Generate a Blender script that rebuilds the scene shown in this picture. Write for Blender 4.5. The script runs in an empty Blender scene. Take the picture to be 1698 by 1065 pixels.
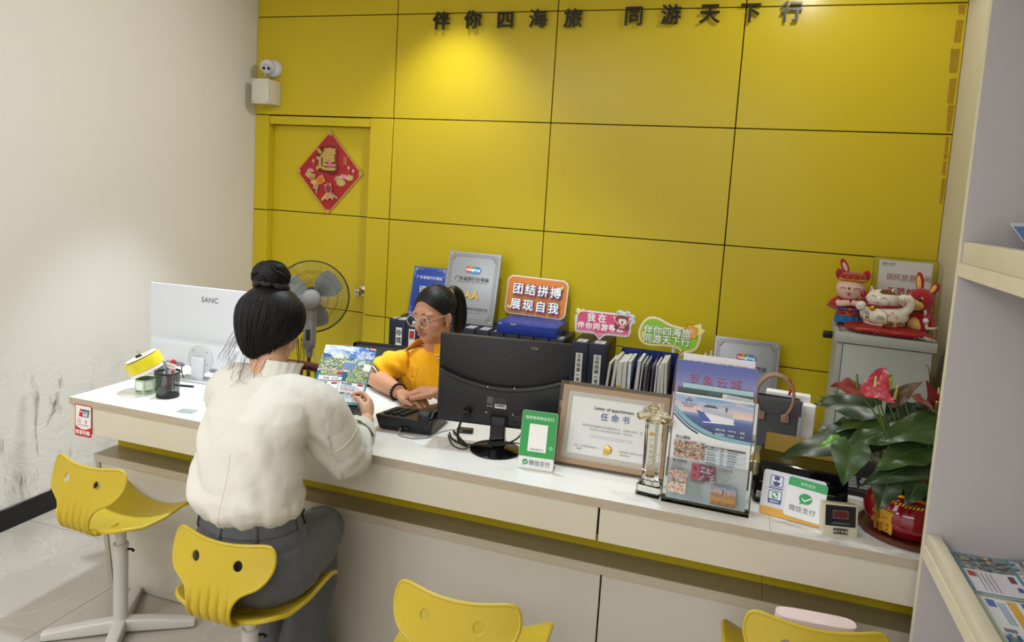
import bpy, bmesh, math, random
from mathutils import Vector, Matrix, noise
random.seed(7)
SC = bpy.context.scene
COL = SC.collection
PI = math.pi
RD = math.radians

# ------------------------------------------------------------------ camera
cam_d = bpy.data.cameras.new('camera')
cam = bpy.data.objects.new('camera', cam_d)
COL.objects.link(cam)
cam_d.sensor_fit = 'HORIZONTAL'
cam_d.sensor_width = 36.0
cam_d.lens = 1177.25 / 1698 * 36
cam_d.shift_x = 0.0002
cam_d.shift_y = -(532.5 - 440.9) / 1698
cam_d.clip_start = 0.02
cam.matrix_world = Matrix(((0.9481016, -0.0893256, 0.3051628, 3.0576771),
                           (0.3122113, 0.0797361, -0.9466606, -3.9048572),
                           (0.0602286, 0.9928057, 0.1034864, 1.6615078),
                           (0, 0, 0, 1)))
SC.camera = cam

# ------------------------------------------------------------------ world, lights, exposure
SC.view_settings.view_transform = 'Standard'
SC.view_settings.look = 'None'
SC.view_settings.gamma = 1.0
SC.view_settings.use_curve_mapping = False
SC.view_settings.exposure = 0.0
world = bpy.data.worlds.new('world')
SC.world = world
world.use_nodes = True
world.node_tree.nodes['Background'].inputs[0].default_value = (1.0, 0.97, 0.93, 1)
world.node_tree.nodes['Background'].inputs[1].default_value = 1.25


def spot(name, loc, watts, color, angle=130, blend=0.6, radius=0.045, aim=(0, 0, -1)):
    d = bpy.data.lights.new(name, 'SPOT')
    d.energy = watts
    d.color = color
    d.spot_size = RD(angle)
    d.spot_blend = blend
    d.shadow_soft_size = radius
    o = bpy.data.objects.new(name, d)
    o.location = loc
    o.rotation_euler = Vector(aim).to_track_quat('-Z', 'Y').to_euler()
    COL.objects.link(o)
    return o


def area(name, loc, sx, sy, watts, color):
    d = bpy.data.lights.new(name, 'AREA')
    d.shape = 'RECTANGLE'
    d.size, d.size_y, d.energy, d.color = sx, sy, watts, color
    o = bpy.data.objects.new(name, d)
    o.location = loc
    COL.objects.link(o)
    return o


COOL, WARM, NEUT = (0.76, 0.89, 1.0), (1.0, 0.98, 0.95), (0.94, 0.97, 1.0)
spot('downlight_desk_left', (0.82, -1.12, 2.90), 185, COOL, angle=59, blend=0.5)
spot('downlight_desk_middle', (2.05, -1.12, 2.90), 100, COOL, angle=92, blend=0.7)
spot('downlight_desk_right', (3.30, -0.72, 2.93), 19, WARM, angle=168, blend=0.3)
spot('fill_desk_end', (3.25, -1.45, 2.90), 26, WARM, angle=62, blend=0.8)  # added narrow fill, lifts the worktop's right end but not the wall
spot('downlight_wall_washer', (1.40, -0.36, 2.92), 58, (1.0, 0.96, 0.85), angle=100, blend=0.9)
spot('fill_spot_left_wall', (2.5, -1.15, 2.90), 100, (1.0, 0.97, 0.97), angle=88, blend=1.0, aim=(-2.5, -0.3, -1.25))  # invented lamp, aimed sideways only to brighten the left wall
area('fill_area_visitors', (1.2, -3.3, 2.92), 2.0, 1.0, 27, NEUT)  # added soft fill over the visitors' side, not a known ceiling panel
area('fill_area_entrance', (0.9, -4.9, 2.92), 1.0, 0.6, 42, NEUT)  # extra unseen area light put in for the left wall
area('fill_area_shop', (2.4, -6.2, 2.92), 2.4, 1.0, 56, NEUT)  # added broad fill from behind the camera, no known fixture


# ------------------------------------------------------------------ materials
def lin(c):
    if isinstance(c, str):
        c = c.lstrip('#')
        c = [int(c[i:i + 2], 16) / 255 for i in (0, 2, 4)]
        return tuple(x / 12.92 if x <= 0.04045 else ((x + 0.055) / 1.055) ** 2.4 for x in c)
    return tuple(c[:3])


MATS = {}


def mat(name, color, rough=0.5, metal=0.0, bump=0.0, bscale=200.0, vary=0.0, vscale=6.0, coat=0.0, trans=0.0, ior=1.45,
        alpha=1.0, emit=None, estr=1.0, sheen=0.0, spec=0.5, stretch=None, sss=0.0):
    if name in MATS:
        return MATS[name]
    m = bpy.data.materials.new(name)
    m.use_nodes = True
    nt = m.node_tree
    b = nt.nodes['Principled BSDF']
    c = lin(color)
    b.inputs['Base Color'].default_value = (*c, 1)
    b.inputs['Roughness'].default_value = rough
    b.inputs['Metallic'].default_value = metal
    b.inputs['IOR'].default_value = ior
    b.inputs['Alpha'].default_value = alpha
    b.inputs['Coat Weight'].default_value = coat
    b.inputs['Transmission Weight'].default_value = trans
    b.inputs['Sheen Weight'].default_value = sheen
    b.inputs['Specular IOR Level'].default_value = spec
    if sss:
        b.inputs['Subsurface Weight'].default_value = sss
        b.inputs['Subsurface Radius'].default_value = (0.012, 0.005, 0.003)
    if emit:
        b.inputs['Emission Color'].default_value = (*lin(emit), 1)
        b.inputs['Emission Strength'].default_value = estr
    if bump or vary:
        tc = nt.nodes.new('ShaderNodeTexCoord')
        src = tc.outputs['Object']
        if stretch:
            mp = nt.nodes.new('ShaderNodeMapping')
            mp.inputs['Scale'].default_value = stretch
            nt.links.new(src, mp.inputs[0])
            src = mp.outputs[0]
    if bump:
        n = nt.nodes.new('ShaderNodeTexNoise')
        n.inputs['Scale'].default_value = bscale
        n.inputs['Detail'].default_value = 3
        nt.links.new(src, n.inputs['Vector'])
        bp = nt.nodes.new('ShaderNodeBump')
        bp.inputs['Strength'].default_value = bump
        bp.inputs['Distance'].default_value = 0.002
        nt.links.new(n.outputs['Fac'], bp.inputs['Height'])
        nt.links.new(bp.outputs[0], b.inputs['Normal'])
    if vary:
        n2 = nt.nodes.new('ShaderNodeTexNoise')
        n2.inputs['Scale'].default_value = vscale
        n2.inputs['Detail'].default_value = 4
        nt.links.new(src, n2.inputs['Vector'])
        mx = nt.nodes.new('ShaderNodeMix')
        mx.data_type = 'RGBA'
        mx.inputs['A'].default_value = (*[x * (1 - vary) for x in c], 1)
        mx.inputs['B'].default_value = (*[min(1, x * (1 + vary)) for x in c], 1)
        nt.links.new(n2.outputs['Fac'], mx.inputs['Factor'])
        nt.links.new(mx.outputs['Result'], b.inputs['Base Color'])
    MATS[name] = m
    return m


def print_mat(name='printed_paper', rough=0.35, coat=0.0):
    if name in MATS:
        return MATS[name]
    m = bpy.data.materials.new(name)
    m.use_nodes = True
    nt = m.node_tree
    b = nt.nodes['Principled BSDF']
    a = nt.nodes.new('ShaderNodeAttribute')
    a.attribute_name = 'ink'
    nt.links.new(a.outputs['Color'], b.inputs['Base Color'])
    b.inputs['Roughness'].default_value = rough
    b.inputs['Coat Weight'].default_value = coat
    MATS[name] = m
    return m


# ------------------------------------------------------------------ mesh building
def _sub(p, q): return (p[0] - q[0], p[1] - q[1], p[2] - q[2])


def rotm(rx=0, ry=0, rz=0, loc=(0, 0, 0), scale=None):
    m = Matrix.Translation(loc) @ Matrix.Rotation(rz, 4, 'Z') @ Matrix.Rotation(ry, 4, 'Y') @ Matrix.Rotation(rx, 4, 'X')
    if scale is not None:
        m = m @ Matrix.Diagonal((*scale, 1))
    return m


def arc(cx, cy, r, a0, a1, n):
    return [(cx + r * math.cos(RD(a0 + (a1 - a0) * i / n)), cy + r * math.sin(RD(a0 + (a1 - a0) * i / n))) for i in range(n + 1)]


def rrect(w, h, r, n=5, cx=0, cy=0):
    w, h = w / 2, h / 2
    return (arc(cx + w - r, cy + h - r, r, 0, 90, n) + arc(cx - w + r, cy + h - r, r, 90, 180, n) +
            arc(cx - w + r, cy - h + r, r, 180, 270, n) + arc(cx + w - r, cy - h + r, r, 270, 360, n))


def catmull(pts, n=8, closed=False):
    out = []
    P = [Vector(p) for p in pts]
    N = len(P)
    for i in range(N if closed else N - 1):
        if closed:
            p0, p1, p2, p3 = P[(i - 1) % N], P[i], P[(i + 1) % N], P[(i + 2) % N]
        else:
            p0, p1, p2, p3 = P[max(i - 1, 0)], P[i], P[i + 1], P[min(i + 2, N - 1)]
        for k in range(n):
            t = k / n
            out.append(0.5 * ((2 * p1) + (p2 - p0) * t + (2 * p0 - 5 * p1 + 4 * p2 - p3) * t * t + (3 * p1 - p0 - 3 * p2 + p3) * t ** 3))
    if not closed:
        out.append(P[-1])
    return out


class MB:
    def __init__(s):
        s.v, s.f, s.m, s.c = [], [], [], []

    def add(s, verts, faces, mi=0, M=None, col=None):
        o = len(s.v)
        if M is not None:
            verts = [M @ Vector(p) for p in verts]
        s.v += [tuple(p) for p in verts]
        for f in faces:
            s.f.append([i + o for i in f])
            s.m.append(mi)
            s.c.append(col)
        return s

    def box(s, x0, x1, y0, y1, z0, z1, mi=0, M=None, bev=0.0, seg=2, col=None):
        if bev <= 0:
            vs = [(x0, y0, z0), (x1, y0, z0), (x1, y1, z0), (x0, y1, z0), (x0, y0, z1), (x1, y0, z1), (x1, y1, z1), (x0, y1, z1)]
            return s.add(vs, [(0, 3, 2, 1), (4, 5, 6, 7), (0, 1, 5, 4), (1, 2, 6, 5), (2, 3, 7, 6), (3, 0, 4, 7)], mi, M, col)
        bm = bmesh.new()
        bmesh.ops.create_cube(bm, size=1)
        for v in bm.verts:
            v.co = Vector(((x0 + x1) / 2 + v.co.x * (x1 - x0), (y0 + y1) / 2 + v.co.y * (y1 - y0), (z0 + z1) / 2 + v.co.z * (z1 - z0)))
        bmesh.ops.bevel(bm, geom=bm.edges[:], offset=bev, segments=seg, profile=0.5, affect='EDGES', clamp_overlap=True)
        return s.bm(bm, mi, M, col)

    def bm(s, bm, mi=0, M=None, col=None):
        bm.verts.index_update()
        s.add([v.co.copy() for v in bm.verts], [[v.index for v in f.verts] for f in bm.faces], mi, M, col)
        bm.free()
        return s

    def prism(s, pts, z0, z1, mi=0, M=None, bev=0.0, seg=2, col=None):
        n = len(pts)
        bm = bmesh.new()
        a = [bm.verts.new((p[0], p[1], z0)) for p in pts]
        b = [bm.verts.new((p[0], p[1], z1)) for p in pts]
        bot = bm.faces.new(a[::-1])
        top = bm.faces.new(b)
        for i in range(n):
            bm.faces.new((a[i], a[(i + 1) % n], b[(i + 1) % n], b[i]))
        bmesh.ops.recalc_face_normals(bm, faces=bm.faces[:])
        if bev > 0:
            bmesh.ops.bevel(bm, geom=list(top.edges) + list(bot.edges), offset=bev, segments=seg, profile=0.5, affect='EDGES', clamp_overlap=True)
        big = [f for f in bm.faces if len(f.verts) > 4]
        bmesh.ops.triangulate(bm, faces=big)
        return s.bm(bm, mi, M, col)

    def lathe(s, prof, n=32, mi=0, M=None, col=None, sweep=360):
        vs, fs = [], []
        full = sweep == 360
        k = n if full else n + 1
        for r, z in prof:
            for i in range(k):
                a = RD(sweep) * i / n
                vs.append((r * math.cos(a), r * math.sin(a), z))
        for j in range(len(prof) - 1):
            for i in range(n):
                i2 = (i + 1) % k
                fs.append((j * k + i, j * k + i2, (j + 1) * k + i2, (j + 1) * k + i))
        if full and prof[0][0] > 1e-6:
            fs.append(tuple(range(k - 1, -1, -1)))
        if full and prof[-1][0] > 1e-6:
            fs.append(tuple((len(prof) - 1) * k + i for i in range(k)))
        return s.add(vs, fs, mi, M, col)

    def rings(s, rings, mi=0, M=None, cap=True, col=None, closed=True):
        n = len(rings[0])
        vs = [p for r in rings for p in r]
        fs = []
        for j in range(len(rings) - 1):
            for i in range(n if closed else n - 1):
                i2 = (i + 1) % n
                fs.append((j * n + i, j * n + i2, (j + 1) * n + i2, (j + 1) * n + i))
        if cap and closed:
            fs.append(tuple(range(n - 1, -1, -1)))
            fs.append(tuple((len(rings) - 1) * n + i for i in range(n)))
        return s.add(vs, fs, mi, M, col)

    def tube(s, path, rad, n=8, mi=0, M=None, cap=True, col=None, flat=None, up=None, closed=False):
        P = [Vector(p) for p in path]
        N = len(P)
        rr = rad if isinstance(rad, (list, tuple)) else [rad] * N
        if len(rr) != N:
            k = len(rr) - 1
            q = []
            for i in range(N):
                t = i / (N - 1) * k
                a = min(int(t), k - 1)
                q.append(rr[a] + (rr[a + 1] - rr[a]) * (t - a))
            rr = q
        T = []
        for i in range(N):
            if closed:
                d = P[(i + 1) % N] - P[(i - 1) % N]
            else:
                d = P[min(i + 1, N - 1)] - P[max(i - 1, 0)]
            T.append(d.normalized() if d.length > 1e-9 else Vector((0, 0, 1)))
        u = Vector(up) if up is not None else (Vector((0, 0, 1)) if abs(T[0].z) < 0.9 else Vector((1, 0, 0)))
        R_ = []
        for i in range(N):
            u = u - u.dot(T[i]) * T[i]
            if u.length < 1e-6:
                u = T[i].orthogonal()
            u.normalize()
            w = T[i].cross(u)
            fl = flat[i] if isinstance(flat, (list, tuple)) else (flat or 1.0)
            R_.append([P[i] + (u * math.cos(2 * PI * k / n) * fl + w * math.sin(2 * PI * k / n)) * rr[i] for k in range(n)])
        if closed:
            R_.append(R_[0])
            return s.rings(R_, mi, M, False, col)
        return s.rings(R_, mi, M, cap, col)

    def ell(s, c, r, mi=0, M=None, n=20, m=12, rot=None, col=None):
        if not isinstance(r, (tuple, list)):
            r = (r, r, r)
        rt = rot or Matrix.Identity(3)
        vs = [Vector(c) + rt @ Vector((0, 0, r[2]))]
        for j in range(1, m):
            th = PI * j / m
            for i in range(n):
                ph = 2 * PI * i / n
                vs.append(Vector(c) + rt @ Vector((r[0] * math.sin(th) * math.cos(ph), r[1] * math.sin(th) * math.sin(ph), r[2] * math.cos(th))))
        vs.append(Vector(c) + rt @ Vector((0, 0, -r[2])))
        fs = [(0, 1 + i, 1 + (i + 1) % n) for i in range(n)]
        for j in range(m - 2):
            for i in range(n):
                a, b = 1 + j * n + i, 1 + j * n + (i + 1) % n
                fs.append((a, a + n, b + n, b))
        L = len(vs) - 1
        fs += [(L, 1 + (m - 2) * n + (i + 1) % n, 1 + (m - 2) * n + i) for i in range(n)]
        return s.add(vs, fs, mi, M, col)

    def grid(s, fn, nu, nv, mi=0, M=None, thick=0.0, col=None):
        """surface fn(u,v) u,v in 0..1; thick > 0 gives a closed shell offset along the normals"""
        P = [[Vector(fn(i / nu, j / nv)) for i in range(nu + 1)] for j in range(nv + 1)]
        if thick:
            Q = []
            for j in range(nv + 1):
                row = []
                for i in range(nu + 1):
                    du = P[j][min(i + 1, nu)] - P[j][max(i - 1, 0)]
                    dv = P[min(j + 1, nv)][i] - P[max(j - 1, 0)][i]
                    nn = du.cross(dv)
                    nn = nn.normalized() if nn.length > 1e-12 else Vector((0, 0, 1))
                    row.append(P[j][i] - nn * thick)
                Q.append(row)
        w = nu + 1
        vs = [p for r in P for p in r]
        fs = [(j * w + i, j * w + i + 1, (j + 1) * w + i + 1, (j + 1) * w + i) for j in range(nv) for i in range(nu)]
        if thick:
            o = len(vs)
            vs += [p for r in Q for p in r]
            fs += [(o + j * w + i, o + (j + 1) * w + i, o + (j + 1) * w + i + 1, o + j * w + i + 1) for j in range(nv) for i in range(nu)]
            e = [i for i in range(w)] + [j * w + nu for j in range(1, nv + 1)] + [nv * w + i for i in range(nu - 1, -1, -1)] + [j * w for j in range(nv - 1, 0, -1)]
            for k in range(len(e)):
                a, b = e[k], e[(k + 1) % len(e)]
                fs.append((a, o + a, o + b, b))
        return s.add(vs, fs, mi, M, col)

    def mesh(s, name, mats, sharp=38):
        me = bpy.data.meshes.new(name)
        me.from_pydata(s.v, [], s.f)
        for m in (mats if isinstance(mats, (list, tuple)) else [mats]):
            me.materials.append(m)
        me.polygons.foreach_set('material_index', s.m)
        me.polygons.foreach_set('use_smooth', [True] * len(s.f))
        if any(c is not None for c in s.c):
            ca = me.color_attributes.new('ink', 'FLOAT_COLOR', 'CORNER')
            data = []
            for f, c in zip(s.f, s.c):
                data += [*(c or (1, 1, 1)), 1.0] * len(f)
            ca.data.foreach_set('color', data)
        me.update()
        if sharp:
            me.set_sharp_from_angle(angle=RD(sharp))
        return me

    def build(s, name, mats, parent=None, M=None, sharp=38, kind=None, label=None):
        o = bpy.data.objects.new(name, s.mesh(name, mats, sharp))
        COL.objects.link(o)
        if M is not None:
            o.matrix_world = M
        if parent is not None:
            o.parent = parent
        if kind:
            o['kind'] = kind
        if label:
            o['label'] = label
        return o


def tag(o, label, cat, group=None, kind=None):
    o['label'] = label
    o['category'] = cat
    if group:
        o['group'] = group
    if kind:
        o['kind'] = kind
    return o


def thing(name, label, cat, loc=(0, 0, 0), rz=0.0, group=None, M=None):
    o = bpy.data.objects.new(name, None)
    o.empty_display_size = 0.05
    COL.objects.link(o)
    if M is not None:
        o.matrix_world = M
    else:
        o.location = loc
        o.rotation_euler = (0, 0, rz)
    return tag(o, label, cat, group)


def dup(root, loc, rz, label=None, group=None):
    r = root.copy()
    COL.objects.link(r)
    r.location = loc
    r.rotation_euler = (0, 0, rz)
    if label:
        r['label'] = label
    if group:
        r['group'] = group
    for ch in list(root.children):
        c = ch.copy()
        COL.objects.link(c)
        c.parent = r
        for g in list(ch.children):
            d = g.copy()
            COL.objects.link(d)
            d.parent = c
    return r


_TX = {}


def text2d(body, size=1.0, bold=0.0, depth=0.0, align='LEFT', space=1.0, bev=0.0, shear=0.0):
    """glyph outlines as (verts, faces) in the xy plane, baseline at y=0"""
    key = (body, size, bold, depth, align, space, bev, shear)
    if key in _TX:
        return _TX[key]
    cu = bpy.data.curves.new('glyphs', 'FONT')
    cu.body = body
    cu.size = size
    cu.offset = bold * size
    cu.extrude = depth / 2
    cu.align_x = align
    cu.space_character = space
    cu.resolution_u = 3
    cu.shear = shear
    if bev:
        cu.bevel_depth = bev
        cu.bevel_resolution = 1
    if depth == 0:
        cu.fill_mode = 'FRONT'
    o = bpy.data.objects.new('glyphs', cu)
    COL.objects.link(o)
    dg = bpy.context.evaluated_depsgraph_get()
    me = bpy.data.meshes.new_from_object(o.evaluated_get(dg))
    res = ([v.co.copy() for v in me.vertices], [tuple(p.vertices) for p in me.polygons])
    bpy.data.objects.remove(o)
    bpy.data.meshes.remove(me)
    bpy.data.curves.remove(cu)
    _TX[key] = res
    return res


class Print(MB):
    """flat layered artwork in its own xy plane (metres); each new shape lies a hair above the last"""

    def __init__(s, dz=0.00012):
        MB.__init__(s)
        s.z, s.dz = 0.0, dz

    def up(s):
        s.z += s.dz

    def poly(s, pts, col, mi=0):
        bm = bmesh.new()
        f = bm.faces.new([bm.verts.new((p[0], p[1], s.z)) for p in pts])
        f.normal_update()
        if f.normal.z < 0:
            f.normal_flip()
        if len(pts) > 4:
            bmesh.ops.triangulate(bm, faces=[f])
        s.bm(bm, mi, None, lin(col))
        s.up()
        return s

    def rect(s, x0, y0, x1, y1, col, r=0.0, mi=0):
        x0, x1 = min(x0, x1), max(x0, x1)
        y0, y1 = min(y0, y1), max(y0, y1)
        if r > 0:
            return s.poly(rrect(x1 - x0, y1 - y0, min(r, (x1 - x0) / 2.01, (y1 - y0) / 2.01), 5, (x0 + x1) / 2, (y0 + y1) / 2), col, mi)
        return s.poly([(x0, y0), (x1, y0), (x1, y1), (x0, y1)], col, mi)

    def frame(s, x0, y0, x1, y1, t, col, mi=0):
        for a in ((x0, y0, x1, y0 + t), (x0, y1 - t, x1, y1), (x0, y0, x0 + t, y1), (x1 - t, y0, x1, y1)):
            s.rect(*a, col, mi=mi)
        return s

    def circ(s, cx, cy, r, col, n=28, ry=None, mi=0):
        return s.poly([(cx + r * math.cos(2 * PI * i / n), cy + (ry or r) * math.sin(2 * PI * i / n)) for i in range(n)], col, mi)

    def line(s, pts, w, col, mi=0):
        """ribbon of width w along pts"""
        P = [Vector((p[0], p[1])) for p in pts]
        vs, fs = [], []
        for i, p in enumerate(P):
            d = P[min(i + 1, len(P) - 1)] - P[max(i - 1, 0)]
            nn = Vector((-d.y, d.x)).normalized() * w / 2
            vs += [(p.x + nn.x, p.y + nn.y, s.z), (p.x - nn.x, p.y - nn.y, s.z)]
        for i in range(len(P) - 1):
            fs.append((2 * i, 2 * i + 1, 2 * i + 3, 2 * i + 2))
        s.add(vs, fs, mi, None, lin(col))
        s.up()
        return s

    def text(s, body, x, y, size, col, bold=0.0, align='LEFT', space=1.0, rot=0.0, mi=0, shear=0.0):
        """lettering; bold thickens the strokes by laying copies a hair's breadth apart"""
        v, f = text2d(body, size, 0.0, 0.0, align, space, 0.0, shear)
        n = 0 if bold < 0.006 else (4 if bold < 0.03 or size < 0.012 else 10)
        offs = [(0, 0)] + [(bold * size * 0.85 * math.cos(2 * PI * k / n + 0.785), bold * size * 0.85 * math.sin(2 * PI * k / n + 0.785)) for k in range(n)]
        for k, (ox, oy) in enumerate(offs):
            M = Matrix.Translation((x + ox, y + oy, s.z + k * s.dz * 0.04)) @ Matrix.Rotation(rot, 4, 'Z')
            s.add(v, f, mi, M, lin(col))
        s.up()
        return s

    def mosaic(s, x0, y0, x1, y1, nx, ny, fn, mi=0):
        """photo-like patch: nx by ny cells coloured by fn(u,v) with v up"""
        dx, dy = (x1 - x0) / nx, (y1 - y0) / ny
        for j in range(ny):
            for i in range(nx):
                a, b = x0 + i * dx, y0 + j * dy
                s.add([(a, b, s.z), (a + dx, b, s.z), (a + dx, b + dy, s.z), (a, b + dy, s.z)], [(0, 1, 2, 3)], mi, None, lin(fn((i + .5) / nx, (j + .5) / ny)))
        s.up()
        return s

    def bend(s, fn):
        s.v = [tuple(fn(*p)) for p in s.v]
        return s


def mixc(a, b, t):
    a, b = lin(a), lin(b)
    t = max(0, min(1, t))
    return tuple(x + (y - x) * t for x, y in zip(a, b))


def ramp(stops, t):
    for i in range(len(stops) - 1):
        if t <= stops[i + 1][0]:
            return mixc(stops[i][1], stops[i + 1][1], (t - stops[i][0]) / (stops[i + 1][0] - stops[i][0]))
    return lin(stops[-1][1])


def photo(palette, seed, freq=5.0):
    """picture-like colouring from a palette by smooth noise"""
    def fn(u, v):
        t = noise.fractal(Vector((u * freq, v * freq, seed * 7.3)), 0.8, 2.0, 3) * 0.75 + 0.5
        t = max(0, min(0.999, t)) * (len(palette) - 1)
        i = int(t)
        return mixc(palette[i], palette[i + 1], t - i)
    return fn


def plane(loc, xdir, ydir):
    """frame for a flat print: local x along xdir, local y along ydir, local z out of the face"""
    x = Vector(xdir).normalized()
    y = Vector(ydir)
    y = (y - y.dot(x) * x).normalized()
    z = x.cross(y)
    return Matrix(((x.x, y.x, z.x, loc[0]), (x.y, y.y, z.y, loc[1]), (x.z, y.z, z.z, loc[2]), (0, 0, 0, 1)))


def fuse(mb, name, mats, voxel, smooth=4, factor=0.5, dec=0.0):
    """one continuous skin around everything in mb"""
    me = mb.mesh(name, mats, 0)
    o = bpy.data.objects.new(name, me)
    COL.objects.link(o)
    r = o.modifiers.new('r', 'REMESH')
    r.mode = 'VOXEL'
    r.voxel_size = voxel
    r.use_smooth_shade = True
    if smooth:
        sm = o.modifiers.new('s', 'SMOOTH')
        sm.iterations = smooth
        sm.factor = factor
    if dec:
        d = o.modifiers.new('d', 'DECIMATE')
        d.ratio = dec
    dg = bpy.context.evaluated_depsgraph_get()
    out = bpy.data.meshes.new_from_object(o.evaluated_get(dg))
    bpy.data.objects.remove(o)
    out.name = name
    out.materials.clear()
    for m in (mats if isinstance(mats, (list, tuple)) else [mats]):
        out.materials.append(m)
    out.polygons.foreach_set('use_smooth', [True] * len(out.polygons))
    out.polygons.foreach_set('material_index', [0] * len(out.polygons))
    return out


def link(name, me, parent=None, M=None):
    o = bpy.data.objects.new(name, me)
    COL.objects.link(o)
    if M is not None:
        o.matrix_world = M
    if parent is not None:
        o.parent = parent
    return o

# ================================================================== THE SETTING
def struct(name, mb, mats, M=None, parent=None, sharp=38):
    return mb.build(name, mats, parent, M, sharp, kind='structure')


def yellow_panel_mat():
    m = mat('yellow_laminate', '#cdb724', 0.25, spec=0.35, bump=0.04, bscale=9)
    return m


M_YEL = yellow_panel_mat()
M_GROOVE = mat('dark_groove', '#17150a', 0.8)


def plaster_mat():
    m = bpy.data.materials.new('stained_white_plaster')
    m.use_nodes = True
    nt = m.node_tree
    b = nt.nodes['Principled BSDF']
    b.inputs['Roughness'].default_value = 0.75
    tc = nt.nodes.new('ShaderNodeTexCoord')
    P = tc.outputs['Object']

    def math_(op, a, bb=None, c=None):
        n = nt.nodes.new('ShaderNodeMath')
        n.operation = op
        n.use_clamp = False
        for i, v in enumerate((a, bb, c)):
            if v is None:
                continue
            if isinstance(v, (int, float)):
                n.inputs[i].default_value = v
            else:
                nt.links.new(v, n.inputs[i])
        return n.outputs[0]

    def nz(scale, sc=(1, 1, 1), detail=4, rough=0.6, dist=0.0):
        mp = nt.nodes.new('ShaderNodeMapping')
        mp.inputs['Scale'].default_value = sc
        nt.links.new(P, mp.inputs[0])
        n = nt.nodes.new('ShaderNodeTexNoise')
        n.inputs['Scale'].default_value = scale
        n.inputs['Detail'].default_value = detail
        n.inputs['Roughness'].default_value = rough
        n.inputs['Distortion'].default_value = dist
        nt.links.new(mp.outputs[0], n.inputs['Vector'])
        return n.outputs['Fac']

    def smooth(v, lo, hi):
        n = nt.nodes.new('ShaderNodeMapRange')
        n.interpolation_type = 'SMOOTHSTEP'
        n.inputs['From Min'].default_value = lo
        n.inputs['From Max'].default_value = hi
        nt.links.new(v, n.inputs[0])
        return n.outputs[0]
    sep = nt.nodes.new('ShaderNodeSeparateXYZ')
    nt.links.new(P, sep.inputs[0])
    low = smooth(sep.outputs['Z'], 0.95, 0.45)         # scuffed where people and furniture touch it
    streak = smooth(nz(6.0, (1, 1.6, 0.5), 5, 0.7, 0.6), 0.56, 0.74)
    blotch = smooth(nz(3.0, (1, 1, 1), 4, 0.6), 0.50, 0.75)
    near = smooth(sep.outputs['Y'], -1.15, -1.45)
    dirt = math_('MULTIPLY', math_('MULTIPLY', streak, low), math_('ADD', math_('MULTIPLY', near, 1.0), 0.22))
    dirt = math_('ADD', math_('MULTIPLY', dirt, 0.95), math_('MULTIPLY', math_('MULTIPLY', blotch, low), 0.22))
    mx = nt.nodes.new('ShaderNodeMix')
    mx.data_type = 'RGBA'
    mx.inputs['A'].default_value = (*lin('#dedbd5'), 1)
    mx.inputs['B'].default_value = (*lin('#756c5a'), 1)
    nt.links.new(dirt, mx.inputs['Factor'])
    nt.links.new(mx.outputs['Result'], b.inputs['Base Color'])
    # flaking, unevenly filled plaster low down
    vor = nz(16.0, (1, 1, 1), 6, 0.65, 1.2)
    amp = math_('ADD', math_('MULTIPLY', smooth(sep.outputs['Z'], 1.05, 0.35), 1.0), 0.06)
    h = math_('MULTIPLY', vor, amp)
    bp = nt.nodes.new('ShaderNodeBump')
    bp.inputs['Strength'].default_value = 0.34
    bp.inputs['Distance'].default_value = 0.012
    nt.links.new(h, bp.inputs['Height'])
    nt.links.new(bp.outputs[0], b.inputs['Normal'])
    return m


def tile_mat():
    m = bpy.data.materials.new('veined_floor_tile')
    m.use_nodes = True
    nt = m.node_tree
    b = nt.nodes['Principled BSDF']
    b.inputs['Roughness'].default_value = 0.22
    tc = nt.nodes.new('ShaderNodeTexCoord')
    n = nt.nodes.new('ShaderNodeTexNoise')
    n.inputs['Scale'].default_value = 3.2
    n.inputs['Detail'].default_value = 7
    n.inputs['Distortion'].default_value = 1.1
    nt.links.new(tc.outputs['Object'], n.inputs['Vector'])
    cr_ = nt.nodes.new('ShaderNodeValToRGB')
    e = cr_.color_ramp.elements
    e[0].position, e[0].color = 0.3, (*lin('#aaa297'), 1)
    e[1].position, e[1].color = 0.75, (*lin('#b4ada2'), 1)
    for pos, c in ((0.485, '#aea69b'), (0.50, '#b9b2a7'), (0.512, '#b0a89d')):
        x = cr_.color_ramp.elements.new(pos)
        x.color = (*lin(c), 1)
    nt.links.new(n.outputs['Fac'], cr_.inputs[0])
    nt.links.new(cr_.outputs[0], b.inputs['Base Color'])
    return m


M_PLASTER, M_TILE = plaster_mat(), tile_mat()
M_GROUT = mat('dark_grout', '#4a453d', 0.9)
M_WHITEWALL = mat('cream_painted_wall', '#d6cfb9', 0.6, bump=0.05, bscale=60)
M_CEIL = mat('white_ceiling', '#e6e3dc', 0.8)
M_BLACKTILE = mat('black_skirting_tile', '#141312', 0.25, vary=0.5, vscale=12)

XS = [0, 0.9935, 1.9776, 2.969, 3.962]
ZS = [0.0, 0.229, 0.839, 1.449, 2.059, 2.669, 2.95]
XR, ZC, YN = 3.962, 2.95, -8.0
g = 0.0028

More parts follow.
